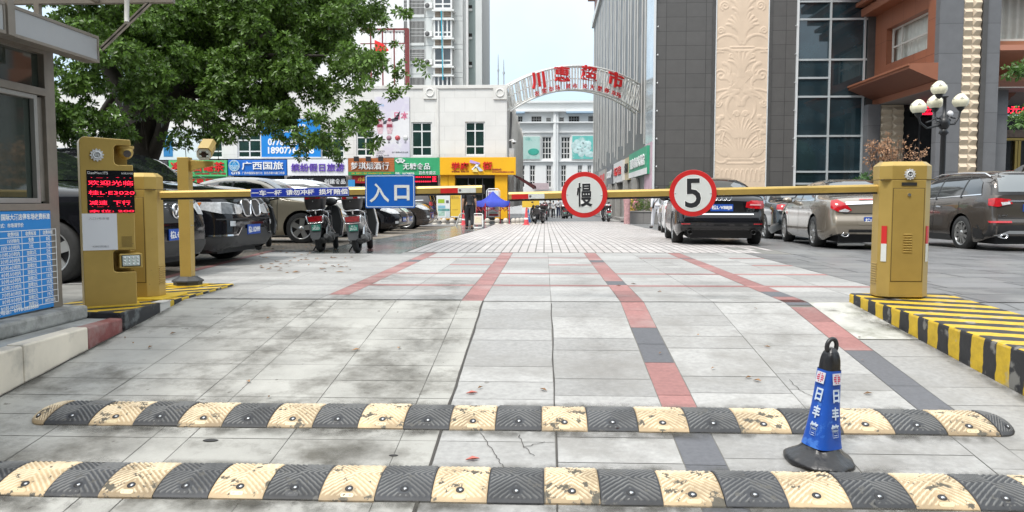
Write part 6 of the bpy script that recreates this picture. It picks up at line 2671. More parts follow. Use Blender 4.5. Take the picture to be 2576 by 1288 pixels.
# blue pop-up tent
YTn = 40.9
p = P(1240, 556, YTn)
tn = thing('canopy_tent', 'small blue pop-up canopy tent on red folding legs', 'tent', stand(p))
hw_ = (P(1278, 507, YTn).x - P(1198, 507, YTn).x) / 2 * .82
ze, zp = P(1240, 511, YTn).z, P(1240, 481.5, YTn).z
TBLUE = M('tent_blue', (.035, .06, .42), .65, var=.1, sc=5)
m = MB()
vs = []
NT = 16
side = []
for e in range(4):
	c0 = Vector(((-1, -1), (1, -1), (1, 1), (-1, 1))[e]).to_3d() * hw_
	c1 = Vector(((-1, -1), (1, -1), (1, 1), (-1, 1))[(e + 1) % 4]).to_3d() * hw_
	for k in range(NT // 4):
		side.append((c0.lerp(c1, k / 4), abs(k / 4 - .5) * 2))
R45 = Matrix.Rotation(math.radians(24), 3, 'Z')
for lev in range(6):
	for q, cn_ in side:
		s = [1, 1.0, .72, .45, .2, .02][lev]
		z = [ze - .20, ze, ze + .02 + (zp - ze) * .18, ze + (zp - ze) * .42, ze + (zp - ze) * .74, zp][lev]
		if lev == 1:
			z += .10 * cn_ ** 2
		if lev == 0:
			z += .06 * (cn_ ** 2) + .03 * math.sin(q.x * 9 + q.y * 7)
		r3 = R45 @ (q * s)
		vs.append((p.x + r3.x, YTn + r3.y, z))
m.add(vs, [(l * NT + k, l * NT + (k + 1) % NT, (l + 1) * NT + (k + 1) % NT, (l + 1) * NT + k) for l in range(5) for k in range(NT)], 0, True)
build(m, 'canopy', TBLUE, tn)
TRED = M('tent_red_steel', (.42, .03, .05), .45)
corners = [R45 @ Vector((sx * hw_ * .97, sy * hw_ * .97, 0)) for sx, sy in ((-1, -1), (1, -1), (1, 1), (-1, 1))]
for c in corners:
	g_ = gz(p.x + c.x, YTn + c.y)
	m = MB()
	m.box(p.x + c.x - .025, YTn + c.y - .025, g_, p.x + c.x + .025, YTn + c.y + .025, ze)
	build(m, 'leg', TRED, tn)
m = MB()
for i in range(4):
	a, b = corners[i], corners[(i + 1) % 4]
	for u, v in ((0, .5), (.5, 1)):
		for z0, z1 in ((ze - .1, ze - .42), (ze - .42, ze - .1)):
			m.tube([Vector((p.x, YTn, z0)) + a.lerp(b, u), Vector((p.x, YTn, z1)) + a.lerp(b, v)], .014, 5)
build(m, 'scissor_frame', TRED, tn)

# folding board, folding barrier, cones
p = stand(G(1203, 574))
fbd = thing('folding_board', 'white folding A-board sign with pale panel beside the standing guard', 'sign board', p)
w_ = .40
for s, nm in ((-1, 'front_frame'), (1, 'rear_frame')):
	m = MB()
	q = [Vector((p.x + x, p.y + s * y, p.z + z)) for x, y, z in ((-w_ / 2 + .05, .20, .03), (-w_ / 2, .19, .08), (-w_ / 2 + .015, .03, .56), (-w_ / 2 + .05, .02, .60), (w_ / 2 - .05, .02, .60), (w_ / 2 - .015, .03, .56), (w_ / 2, .19, .08), (w_ / 2 - .05, .20, .03))]
	m.tube(q, .02, 6, closed=True)
	build(m, nm, WFR, fbd)
m = MB()
M4 = basis((p.x, p.y - .105, p.z + .34), (1, 0, 0), (0, .3, 1))
m.prism(rect(w_ - .08, .38), M4, .012)
pn = build(m, 'panel', M('board_beige', (.56, .48, .42), .5), fbd)
for k, (s, z) in enumerate((('温馨提示', .08), ('外来车辆', 0.0), ('禁止停放', -.08))):
	build(text_mb(s, w_ - .14, .055, .004, .04).xf(M4 @ Matrix.Translation((0, z, .012))), 'lettering', M('letter_cream', (.72, .66, .40), .5), fbd)
p = stand(G(1164, 569))
br = thing('folding_barrier', 'grey tubular folding stand left of the standing guard', 'barrier', p)
m = MB()
m.tube([p + Vector(q) for q in ((-.30, -.25, 0), (-.14, -.08, .52), (-.08, 0, .58), (.05, .04, .58), (.10, .1, .5), (.25, .25, .05))], .024, 6)
m.tube([p + Vector(q) for q in ((-.30, .1, 0), (-.14, .1, .52), (-.08, .05, .575), (.05, .06, .575))], .02, 6)
build(m, 'frame', M('barrier_grey', (.42, .41, .38), .5), br)
m = MB()
m.tube([p + Vector(q) for q in ((-.2, -.14, .3), (.2, .2, .25))], .012, 5)
build(m, 'crossbar', STEEL, br)

def cone(p, label, h, col, name='traffic_cone', txt=None, top=None):
	t = thing(name, label, 'traffic cone', p, 0, 'small cones by the shops')
	m = MB()
	m.box(-h * .21, -h * .21, 0, h * .21, h * .21, h * .04)
	build(m, 'base', col if txt is None else BLACKP, t, False, bevel=.01)
	m = MB()
	m.lathe([(h * .15, h * .04), (h * .10, h * .4), (h * .04, h * .93), (h * .025, h)], n=16)
	build(m, 'body', col, t, False)
	if txt:
		for k, ch in enumerate(txt):
			build(text_mb(ch, h * .13, h * .14, .004, .04).xf(basis((0, -h * (.125 - .025 * k * 0 - .0), h * (.62 - .19 * k)), (1, 0, 0), (0, .13, 1))), 'lettering', WHITE, t, False)
	if top:
		m = MB()
		m.lathe([(h * .048, h * .86), (h * .03, h * 1.01), (.001, h * 1.02)], n=12)
		build(m, 'cap', top, t, False)
	else:
		m = MB()
		m.lathe([(h * .112, h * .32), (h * .083, h * .52)], n=16)
		build(m, 'band', WHITE, t, False)
	return t

ORG = M('cone_red', (.62, .07, .08), .45)
cone(stand(P(1324, 562, 38.6)), 'tall red traffic cone between the stone balls and the tent leg', .85, ORG)
cone(stand(P(1166, 566, 38.8)), 'red traffic cone behind the folding barrier and the guard', .72, ORG)
cone(stand(G(1329, 560)), 'small blue sleeve cone right of the stone balls', .80, M('cone_blue', (.03, .22, .58), .45), txt='日丰管', top=ORG)

# planters, hedge and the rust-leaved shrub

def leaves_mb(centres, n, size, rnd, squash=(1, 1, 1), up=.4, clump=5):
	"""Many small folded leaves in sprays round the given (centre, radius) lobes; the lobes stay hollow-edged and uneven."""
	tot = sum(r ** 2 for _, r in centres)
	nrm = lambda a: a / (np.linalg.norm(a, axis=-1, keepdims=True) + 1e-9)
	Vs = []
	for c, r in centres:
		k = max(1, int(n * r * r / tot / clump))
		d = nrm(rnd.normal(size=(k, 3)))
		base = np.array(c) + d * (r * (.55 + .5 * rnd.random(k) ** .6))[:, None] * np.array(squash)
		ax = nrm(d * .7 + rnd.normal(size=(k, 3)) * .45 + np.array([0, 0, up * .3]))
		t1 = nrm(np.cross(ax, [.3, .5, .8]))
		t2 = np.cross(ax, t1)
		a = rnd.random((k, 1)) * 6.28 + 6.283 * np.arange(clump)[None] / clump + rnd.random((k, clump)) * .5
		L = (size * (.65 + .6 * rnd.random((k, clump))))[..., None]
		o = nrm((t1[:, None] * np.cos(a)[..., None] + t2[:, None] * np.sin(a)[..., None]) * .85 + ax[:, None] * (.25 + .7 * rnd.random((k, clump)))[..., None])
		s_ = nrm(np.cross(o, ax[:, None])) * L * .23
		b = np.repeat(base[:, None], clump, 1) + o * L * .12
		Vs.append(np.stack([b, b + o * L * .55 + s_, b + o * L - L * np.array([0, 0, .12]), b + o * L * .55 - s_], 2).reshape(-1, 3))
	A = np.concatenate(Vs)
	m = MB()
	m.v = A.tolist()
	q = len(A) // 4
	m.f = [(4 * i, 4 * i + 1, 4 * i + 2, 4 * i + 3) for i in range(q)]
	m.mi = [0] * q
	m.sm = [False] * q
	return m

nr = np.random.default_rng(5)
HEDGE = M('hedge_leaf', (.10, .16, .03), .5, isl=.35, trans=.25)
YH = 42.0
a, b, c, d = BX(1583, 533, 1653, 560, YH)
g_ = gz(a, YH)
pl = thing('planter', 'low dark stone planter wall before the granite building', 'planter', ((a + b) / 2, YH, g_))
m = MB()
m.box(a, YH, g_ - .2, b + 2.2, YH + 1.1, d)
build(m, 'wall', tiles('planter_stone', (.20, .19, .18), (.10, .1, .1), .9, .8, 'xz', .6, .01, .12), pl)
m = MB()
m.box(a - .04, YH - .05, d, b + 2.2, YH + 1.15, d + .05)
build(m, 'rim', M('planter_rim', (.30, .29, .27), .6, var=.1), pl, bevel=.01)
hz = d
hc_ = [((a + .35 + k * .42, YH + .5, hz + .34), .42) for k in range(9)]
he = leaves_mb(hc_, 9000, .065, nr, (1, 1, .85))
tag(build(he, 'hedge', HEDGE), 'clipped yellow-green hedge in the stone planter', 'hedge')
c0 = P(1690, 462, YH)
bb = leaves_mb([((c0.x + .35, YH + .4, c0.z - .35), .55), ((c0.x + .2, YH + .5, c0.z - .9), .6)], 1800, .09, nr)
tag(build(bb, 'shrub', M('shrub_leaf', (.11, .19, .03), .5, isl=.4, trans=.25)), 'rounded bright green shrub showing left of the number 5 sign', 'shrub')
p = P(1577, 555, YH - .5)
t = thing('draped_post', 'short post draped with pink cloth at the planter corner', 'post', stand(p))
m = sq_loft([(.16, 0), (.15, .5), (.17, 1.1), (.20, 1.35), (.12, 1.55)], jit=.06, p=2.5, seed=9)
m.xf(Matrix.Translation(stand(p)))
build(m, 'cloth', M('pink_cloth', (.42, .24, .24), .7, var=.35, sc=6), t)
m = MB()
m.ball(stand(p) + Vector((.05, 0, 1.55)), .2, 12, 8, sc=(1.3, 1, .7))
build(m, 'knot', M('brown_bundle', (.12, .08, .07), .7, var=.4, sc=9), t)
for k, (x, y, c, lab) in enumerate(((1597, 520, (.62, .2, .3), 'pink inflatable toy standing behind the planter'), (1588, 530, (.65, .35, .05), 'orange and green toy bag behind the planter corner'))):
	q = P(x, y, YH + 1.6)
	m = MB()
	m.ball(q, .3, 12, 8, sc=(1, .8, 1.3))
	m.ball(q + Vector((0, 0, .45)), .2, 12, 8)
	m.box(q.x - .15, q.y - .1, gz(q.x, q.y), q.x + .15, q.y + .1, q.z)
	tag(build(m, 'toy_figure' if k == 0 else 'toy_bag', M('toy' + str(k), c, .5, var=.2, sc=4)), lab, 'toy')
# steps by the alley shops
m = MB()
for k in range(3):
	m.box(XB - 2.2 + .45 * k, YH + 6 - .0, -.7, XB - .04, YH + 11, -.42 + .16 * k)
tag(build(m, 'shop_steps', M('step_granite')), 'low granite steps before the alley shops', 'steps')

# awnings down the left side of the alley
for k, (ya, zz) in enumerate(((45, 1.9), (50, 2.0), (56, 2.1))):
	m = MB()
	x0_ = xr + .26
	m.add([(x0_, ya, zz + .55), (x0_, ya + 3.4, zz + .55), (x0_ + 1.15, ya + 3.4, zz - .1), (x0_ + 1.15, ya, zz - .1),
		(x0_, ya, zz + .5), (x0_, ya + 3.4, zz + .5), (x0_ + 1.15, ya + 3.4, zz - .28), (x0_ + 1.15, ya, zz - .28)],
		[(0, 3, 2, 1), (4, 5, 6, 7), (0, 4, 7, 3), (3, 7, 6, 2), (2, 6, 5, 1)])
	t = tag(build(m, 'shop_awning', M('awning_maroon', (.13, .035, .035), .7, var=.25, sc=2)), ['nearest dark red awning on the alley side of the cream building', 'middle dark red awning on the alley side', 'farthest dark red awning on the alley side'][k], 'awning', 'awnings down the alley')
m = MB()
m.box(xr + .02, 43.4, -.6, xr + .06, 70, 2.6)
tag(build(m, 'alley_shopfronts', GLD), 'dark open shop fronts under the red awnings on the alley side', 'shop front')
for k, (x, y) in enumerate(((1326, 512), (1345, 508))):
	q = P(x, y, 41.5 + 2 * k)
	m = MB()
	m.box(q.x - .26, q.y, q.z - .2, q.x + .26, q.y + .04, q.z + .18)
	m.box(q.x - .02, q.y + .05, gz(q.x, q.y), q.x + .02, q.y + .09, q.z)
	tag(build(m, 'yellow_notice', M('poster_yellow')), ['yellow notice board on a post right of the tent', 'second yellow notice board, farther along the alley'][k], 'notice', 'yellow notices by the alley')

# shrub with dry rust-coloured leaves in front of the hotel, and a green one
YQ = 30.0
p = P(2255, 440, YQ)
ru = thing('dry_shrub', 'shrub with dry rust-coloured leaves behind the right barrier cabinet', 'shrub', stand(p))
g_ = gz(p.x, YQ)
m = MB()
rr = random.Random(4)
tips = []
for k in range(34):
	x = p.x + rr.uniform(-.95, .95)
	top = P(2255, 338 + 22 * abs(x - p.x) + rr.uniform(0, 38), YQ).z
	mid = Vector((p.x + (x - p.x) * .4, YQ + rr.uniform(-.3, .3), g_ + 1.2))
	tip = Vector((x, YQ + rr.uniform(-.5, .5), top))
	m.tube([(p.x + rr.uniform(-.1, .1), YQ, g_ + .5), mid, tip], [.03, .02, .008], 5)
	tips += [mid.lerp(tip, q) for q in (.35, .55, .75, .9, 1)]
build(m, 'branch', M('twig_bark', (.07, .05, .04), .8), ru)
lm = leaves_mb([(tuple(q), .19) for q in tips], 2600, .10, nr, clump=4)
build(lm, 'foliage', M('dry_leaf', (.36, .20, .11), .6, isl=.45, trans=.2), ru)
m = MB()
m.lathe([(.38, 0), (.5, .55), (.52, .6), (.45, .6)], Matrix.Translation((p.x, YQ, g_)), 20)
build(m, 'pot', M('pot_stone', (.30, .27, .23), .7, var=.1), ru)
c0 = P(2196, 448, 31)
gb = leaves_mb([((c0.x - .4 + .3 * k, 31, c0.z - .25 + .1 * (k % 2)), .36) for k in range(4)] + [((c0.x - .2 + .3 * k, 31, c0.z - .8), .45) for k in range(3)], 2200, .13, nr)
tag(build(gb, 'shrub', M('green_leaf_bright', (.06, .15, .03), .45, isl=.45, trans=.25)), 'leafy green shrub before the glass wall, left of the rust shrub', 'shrub')

# street lamp with four tulip globes
YL = 24.0
p = P(2364, 600, YL)
g_ = gz(p.x, YL)
sl_ = thing('street_lamp', 'black street lamp with four cream tulip-shaped globes', 'street lamp', (p.x, YL, g_))
IRON = M('cast_iron_black', (.012, .012, .013), .4)
ztop = P(2363, 243, YL).z
m = MB()
m.lathe([(.22, 0), (.22, .12), (.14, .2), (.10, .8), (.085, .9), (.075, ztop - g_ - .9), (.10, ztop - g_ - .85), (.10, ztop - g_ - .55), (.05, ztop - g_ - .5), (.045, ztop - g_ - .05), (.11, ztop - g_)], Matrix.Translation((p.x, YL, g_)), 16)
build(m, 'pole', IRON, sl_)

def tulip(c, r):
	"""Globe of petals: a lobed bowl that closes to a rounded crown."""
	m = MB()
	vs = []
	n, mm = 40, 14
	for i in range(mm + 1):
		t_ = i / mm
		z = -r * .85 + 1.75 * r * t_
		w_ = r * math.sin(math.pi * (.16 + .80 * t_)) ** .62
		for k in range(n):
			a = 2 * math.pi * k / n
			lob = 1 + .12 * (abs(math.cos(2.5 * a)) - .5) * (1 if t_ < .72 else .3)
			zz = z - (r * .12 * (1 - abs(math.cos(2.5 * a))) if .6 < t_ < .8 else 0)
			vs.append((c.x + w_ * lob * math.cos(a), c.y + w_ * lob * math.sin(a), c.z + zz))
	m.add(vs, [(i * n + k, i * n + (k + 1) % n, (i + 1) * n + (k + 1) % n, (i + 1) * n + k) for i in range(mm) for k in range(n)], 0, True)
	m.add(vs[-n:], [tuple(range(n))], 0, True)
	for k in range(5):
		a = 2 * math.pi * (k + .5) / 5
		q = Vector((math.cos(a), math.sin(a), 0))
		s = Vector((-math.sin(a), math.cos(a), 0))
		b_ = c + q * r * .97 + Vector((0, 0, r * .12))
		m.add([b_ - s * r * .3, b_ + s * r * .3, c + q * r * .98 + Vector((0, 0, r * .40))], [(0, 1, 2)], 1)
	return m

GLOBE = M('globe_cream', (.80, .75, .56), .3, coat=.3)
GLOBE2 = M('globe_petal_edge', (.52, .50, .42), .4)
hub = Vector((p.x, YL, P(2363, 300, YL).z))
for x, y, dy in ((2363, 221, 0), (2311, 268, -.25), (2353, 256, .6), (2417, 253, .1)):
	c = P(x, y, YL + dy)
	gl_ = build(tulip(c, .218), 'globe', [GLOBE, GLOBE2], sl_)
	m = MB()
	m.lathe([(.03, -.32), (.10, -.24), (.11, -.19), (.08, -.17)], Matrix.Translation(c), 14)
	build(m, 'cup', IRON, gl_)
	if x != 2363:
		e = c + Vector((0, 0, -.3))
		d_ = (e - hub)
		m = MB()
		q = [hub + Vector((0, 0, -.05)), hub + d_ * .3 + Vector((0, 0, -.22)), hub + d_ * .65 + Vector((0, 0, -.30)), hub + d_ * .92 + Vector((0, 0, -.16)), e]
		m.tube(q, .03, 8)
		m.tube([hub + d_ * .1, hub + d_ * .3 + Vector((0, 0, .03)), hub + d_ * .5 + Vector((0, 0, -.08)), hub + d_ * .7 + Vector((0, 0, -.14))], .022, 6)
		m.tube([hub + d_ * .25 + Vector((0, 0, -.15 + .08 * math.sin(a))) + d_.normalized() * .09 * math.cos(a) for a in [k * .7 for k in range(8)]], .018, 5)
		build(m, 'scroll_arm', IRON, sl_)
m = MB()
m.ball(hub + Vector((0, 0, -.12)), .16, 14, 8, sc=(1, 1, 1.3))
m.lathe([(.05, -.5), (.14, -.4), (.09, -.3)], Matrix.Translation(hub), 12)
build(m, 'hub', IRON, sl_)
m = MB()
c = P(2390, 286, YL)
m.ball(c, .09, 12, 8)
build(m, 'small_lamp', M('small_lamp_white', (.7, .7, .72), .2), sl_)

# ------------------------------------------------------------------ vehicles
CARGL = glass('car_glass', (.010, .012, .013), .04, var=.4)
TYRE = M('tyre_rubber', (.022, .022, .022), .8, var=.3, sc=9)
RIM = M('alloy_rim', (.50, .50, .49), .3, .8)
RIMD = M('dark_rim', (.06, .06, .065), .35, .6)
LAMPR = M('tail_lamp_red', (.42, .008, .014), .15, coat=.6, var=.35, sc=14)
LAMPW = M('lamp_clear', (.50, .51, .52), .12, coat=.7, var=.35, sc=16)
LAMPO = M('lamp_amber', (.62, .18, .03), .2, coat=.5)
PLATEB = M('plate_blue', (.012, .07, .36), .4)
TRIMB = M('car_black_trim', (.02, .02, .021), .5, var=.2, sc=8)

def pchip(pts):
	X = np.array([p[0] for p in pts], float)
	Y = np.array([p[1] for p in pts], float)
	h = np.diff(X)
	d = np.diff(Y) / h
	m = np.zeros(len(X))
	for i in range(1, len(X) - 1):
		if d[i - 1] * d[i] > 0:
			w1, w2 = 2 * h[i] + h[i - 1], h[i] + 2 * h[i - 1]
			m[i] = (w1 + w2) / (w1 / d[i - 1] + w2 / d[i])
	m[0], m[-1] = d[0], d[-1]

	def f(x):
		i = int(np.clip(np.searchsorted(X, x) - 1, 0, len(X) - 2))
		t = (x - X[i]) / h[i]
		t = min(1, max(0, t))
		return float(Y[i] * (1 + 2 * t) * (1 - t) ** 2 + h[i] * m[i] * t * (1 - t) ** 2 + Y[i + 1] * t * t * (3 - 2 * t) + h[i] * m[i + 1] * t * t * (t - 1))
	return f

SED = dict(L=4.85, W=1.85, H=1.46, wb=2.80, fo=.92, R=.335,
		top=[(0, .93), (.015, .99), (.05, 1.05), (.15, 1.085), (.20, 1.11), (.35, 1.39), (.44, 1.455), (.55, 1.45), (.62, 1.39), (.735, 1.06), (.78, 1.0), (.9, .90), (.965, .78), (1, .66)],
		belt=[(0, .86), (.03, .94), (.2, .965), (.5, .93), (.73, .91), (.9, .80), (.965, .70), (1, .60)],
		rear=[(.2, .10), (.36, .03), (.5, .0), (.60, .02), (.72, .07), (.9, .08), (1.1, .12)], front=[(.2, .08), (.35, .01), (.5, .0), (.65, .05), (.8, .16)])
SUV = dict(L=4.67, W=1.86, H=1.68, wb=2.75, fo=.90, R=.365,
		top=[(0, 1.20), (.02, 1.40), (.06, 1.60), (.10, 1.655), (.2, 1.675), (.45, 1.685), (.58, 1.64), (.63, 1.58), (.735, 1.18), (.77, 1.12), (.9, 1.04), (.97, .90), (1, .76)],
		belt=[(0, 1.05), (.03, 1.10), (.2, 1.09), (.5, 1.03), (.73, 1.0), (.9, .93), (.97, .82), (1, .70)],
		rear=[(.25, .12), (.42, .02), (.56, .0), (.70, .04), (.95, .07), (1.1, .10), (1.6, .16)], front=[(.25, .07), (.42, .0), (.6, .0), (.8, .04), (1.0, .14)])
VAN = dict(SUV, L=4.6, W=1.75, H=1.66, top=[(0, 1.2), (.02, 1.5), (.06, 1.61), (.2, 1.655), (.55, 1.655), (.68, 1.6), (.73, 1.5), (.86, 1.08), (.9, 1.0), (.97, .86), (1, .72)],
		belt=[(0, 1.0), (.2, 1.0), (.7, .96), (.85, .90), (.97, .78), (1, .66)])

def car(label, cat, loc, heading, S, paint, parts, scale=1.0, rim=RIM, spokes=10, name='parked_car', group=None):
	t = thing(name, label, cat, loc, math.radians(heading), group, scale=scale)
	L, W = S['L'], S['W']
	x0 = -L / 2
	top, belt = pchip([(x0 + a * L, z) for a, z in S['top']]), pchip([(x0 + a * L, z) for a, z in S['belt']])
	bot = pchip([(x0 + a * L, z) for a, z in [(0, .34), (.05, .27), (.12, .2), (.9, .19), (.96, .2), (1, .26)]])
	half = pchip([(x0 + a * L, W / 2 * k) for a, k in [(0, .80), (.015, .87), (.05, .94), (.13, .985), (.3, 1), (.7, 1), (.87, .975), (.95, .90), (.985, .80), (1, .70)]])
	rz, fz = pchip(S['rear']), pchip(S['front'])
	R = S['R']
	xf = L / 2 - S['fo']
	xb = xf - S['wb']
	Ra = R + .055
	xs = sorted(set([round(x0 + L * (1 - math.cos(math.pi * k / 46)) / 2, 3) for k in range(47)] + [round(c + s * Ra * q, 3) for c in (xf, xb) for s in (-1, 1) for q in (1.0, .86, .6, .3, 0)]))
	nl, nu_ = 11, 12
	rings = []
	for x in xs:
		w_, zb, zt, z0 = half(x), belt(x), top(x), bot(x)
		g = max(0, zt - zb)
		ring = []
		for j in range(nl):
			u = j / nl
			z = z0 + (zb - z0) * u
			k = .93 + .07 * min(1, u / .22) ** .6 if u < .22 else (1.0 - .012 * math.sin((u - .22) / .78 * math.pi * 1.0) - .035 * max(0, (u - .62) / .38) ** 1.5)
			ring.append((w_ * k, z))
		n = 2.5 + 1.5 * min(1, g / .4)
		for j in range(nu_ + 1):
			th = math.pi / 2 * j / nu_
			z = zb + g * math.sin(th) ** (2 / n)
			y = w_ * .953 * max(0, math.cos(th)) ** (2 / n) * (1 - .42 * max(0, z - zb) * min(1, g / .3))
			ring.append((y, z))
		de = (x - x0) / .35
		df = (L / 2 - x) / .35
		full = []
		for y, z in ring:
			xx = x + rz(z) * max(0, 1 - de) - fz(z) * max(0, 1 - df)
			full.append((xx, y, z))
		rings.append(full)
	nr_ = len(rings[0])
	bm = bmesh.new()
	V = [[[bm.verts.new((p[0], s * p[1], p[2])) if not (s < 0 and j == nr_ - 1) else None for j, p in enumerate(r)] for r in rings] for s in (1, -1)]
	for i in range(len(rings)):
		V[1][i][nr_ - 1] = V[0][i][nr_ - 1]
	inside = set()
	for s in (0, 1):
		for i in range(len(rings)):
			for j in range(nl + 1):
				v = V[s][i][j]
				for c in (xf, xb):
					if math.hypot(v.co.x - c, v.co.z - R) < Ra - .004:
						inside.add(v)
	kill = []
	for s in (0, 1):
		for i in range(len(rings) - 1):
			for j in range(nr_ - 1):
				q = [V[s][i][j], V[s][i + 1][j], V[s][i + 1][j + 1], V[s][i][j + 1]]
				if all(v in inside for v in q):
					continue
				if s:
					q = q[::-1]
				q2 = []
				for v in q:
					if v not in q2:
						q2.append(v)
				if len(q2) > 2:
					try:
						bm.faces.new(q2)
					except ValueError:
						pass
	for v in inside:
		c = xf if abs(v.co.x - xf) < abs(v.co.x - xb) else xb
		dx, dz = v.co.x - c, v.co.z - R
		d = math.hypot(dx, dz) or 1e-6
		v.co.x, v.co.z = c + dx / d * Ra, R + dz / d * Ra
	for i, sgn in ((0, 0), (len(rings) - 1, 1)):
		for j in range(nr_ - 1):
			q = [V[0][i][j], V[1][i][j], V[1][i][j + 1], V[0][i][j + 1]]
			q2 = []
			for v in q:
				if v not in q2:
					q2.append(v)
			if len(q2) > 2:
				try:
					bm.faces.new(q2 if sgn else q2[::-1])
				except ValueError:
					pass
	bmesh.ops.delete(bm, geom=[v for v in bm.verts if not v.link_faces], context='VERTS')
	bmesh.ops.recalc_face_normals(bm, faces=bm.faces)
	for f in bm.faces:
		f.smooth = True
	me = bpy.data.meshes.new('body')
	bm.to_mesh(me)
	bv = BVHTree.FromBMesh(bm)
	bm.free()
	me.materials.append(paint)
	body = bpy.data.objects.new('body', me)
	COL.objects.link(body)
	body.parent = t
	FRAME[body.name] = FRAME[t.name]
	b_ = body.modifiers.new('subd', 'SUBSURF')
	b_.levels = b_.render_levels = 1

	def decal(nm, pts, az, mat, off=.008, parent=None, step=.07):
		a = math.radians(az)
		d = Vector((math.cos(a), math.sin(a), 0))
		r_ = Vector((-math.sin(a), math.cos(a), 0))
		b = bmesh.new()
		b.faces.new([b.verts.new((Vector((p[0], p[1], 0)).dot(r_), p[2], 0)) for p in pts])
		xs_, ys_ = [v.co.x for v in b.verts], [v.co.y for v in b.verts]
		for lo, hi, nrm in ((min(xs_), max(xs_), (1, 0, 0)), (min(ys_), max(ys_), (0, 1, 0))):
			k = int((hi - lo) / step)
			for i in range(1, k + 1):
				co = [0, 0, 0]
				co[0 if nrm[0] else 1] = lo + (hi - lo) * i / (k + 1)
				bmesh.ops.bisect_plane(b, geom=b.verts[:] + b.edges[:] + b.faces[:], plane_co=co, plane_no=nrm)
		for v in b.verts:
			o = r_ * v.co.x + Vector((0, 0, v.co.y)) + d * 8
			h, nrm, _, _ = bv.ray_cast(o, -d)
			if h is None:
				h, nrm, _, _ = bv.find_nearest(r_ * v.co.x + Vector((0, 0, v.co.y)) + d * (W / 2 if abs(d.y) > .7 else L / 2))
			n_ = nrm if nrm.dot(d) > 0 else -nrm
			v.co = h + n_ * off
		bmesh.ops.recalc_face_normals(b, faces=b.faces)
		for f in b.faces:
			f.smooth = True
			if f.normal.dot(d) < 0:
				f.normal_flip()
		me2 = bpy.data.meshes.new(nm)
		b.to_mesh(me2)
		b.free()
		me2.materials.append(mat)
		o = bpy.data.objects.new(nm, me2)
		COL.objects.link(o)
		o.parent = parent or t
		FRAME[o.name] = FRAME[t.name]
		return o

	# underbody
	m = MB()
	m.box(x0 + .25, -W / 2 + .30, .17, L / 2 - .25, W / 2 - .30, .75)
	m.box(xf + Ra, -W / 2 + .12, .22, L / 2 - .2, W / 2 - .12, .6)
	m.box(xb + Ra, -W / 2 + .08, .2, xf - Ra, W / 2 - .08, .7)
	m.box(x0 + .18, -W / 2 + .16, .30, xb - Ra, W / 2 - .16, .7)
	build(m, 'underbody', BLACK, t, False)
	# wheels
	wm, rm, dm = MB(), MB(), MB()
	tw_ = .11
	wm.lathe([(R * .70, -tw_), (R * .93, -tw_), (R, -tw_ * .72), (R, tw_ * .72), (R * .93, tw_), (R * .70, tw_)], Matrix.Rotation(math.pi / 2, 4, 'X'), 32, caps=False)
	rm.lathe([(R * .70, .085), (R * .71, .108), (R * .64, .100), (R * .62, .06)], Matrix.Rotation(math.pi / 2, 4, 'X'), 32, caps=False)
	for k in range(spokes):
		a = 2 * math.pi * k / spokes
		M4 = Matrix.Rotation(-math.pi / 2, 4, 'X') @ Matrix.Rotation(a, 4, 'Z')
		wd = R * .62 * math.pi / spokes * .42
		vs = [(R * .10, -wd * .8, -.092), (R * .10, wd * .8, -.092), (R * .66, wd * 1.1, -.098), (R * .66, -wd * 1.1, -.098), (R * .10, -wd * .8, -.06), (R * .10, wd * .8, -.06), (R * .66, wd, -.07), (R * .66, -wd, -.07)]
		rm.add([M4 @ Vector(p) for p in vs], [(0, 1, 2, 3), (0, 3, 7, 4), (1, 5, 6, 2), (4, 7, 6, 5)])
	rm.lathe([(.002, .100), (R * .17, .098), (R * .18, .06)], Matrix.Rotation(math.pi / 2, 4, 'X'), 16, caps=False)
	dm.lathe([(.002, .05), (R * .69, .05)], Matrix.Rotation(math.pi / 2, 4, 'X'), 20, caps=False)
	first = None
	for c in (xf, xb):
		for s in (-1, 1):
			if first is None:
				wo = build(wm, 'wheel', TYRE, t, False)
				ro = build(rm, 'rim', rim, wo, False)
				bo2 = build(dm, 'brake_disc', BLACK, wo, False)
				first = (wo, ro, bo2)
			else:
				wo = first[0].copy()
				COL.objects.link(wo)
				for q in first[1:]:
					q2 = q.copy()
					COL.objects.link(q2)
					q2.parent = wo
			wo.location = (c, s * (W / 2 - .125), R)
			wo.rotation_euler = (0, .4 * s + c, 0 if s < 0 else math.pi)
	X = lambda f: x0 + f * L
	parts(t, decal, X, W, L, S, build)
	return t

def strip(decal, nm, pts, az, wd, mat, off=.006):
	"""A thin line over the bodywork through the given points."""
	up, dn = [], []
	for p in pts:
		up.append((p[0], p[1], p[2] + wd / 2))
		dn.append((p[0], p[1], p[2] - wd / 2))
	return decal(nm, up + dn[::-1], az, mat, off)

def plate(t, x, y, z, face, txt, grey=False):
	"""Blue number plate with white characters on the nose (face=1) or tail (face=-1)."""
	m = MB()
	m.box(x - .006, y - .22, z - .07, x + .006, y + .22, z + .07)
	p_ = build(m, 'license_plate', PLATEB, t, False)
	right = (0, 1, 0) if face > 0 else (0, -1, 0)
	build(text_mb(txt, .40, .095, .002, .025).xf(basis((x + face * .007, y, z), right, (0, 0, 1))), 'lettering', WHITE, p_, False)
	return p_

def mirror(t, x, y, z, paint):
	for s in (-1, 1):
		m = MB()
		m.ball((x, s * y, z), .095, 12, 8, sc=(.8, 1.2, .75))
		m.box(x - .02, s * (y - .16), z - .06, x + .03, s * y, z - .03)
		build(m, 'side_mirror', paint, t, False)

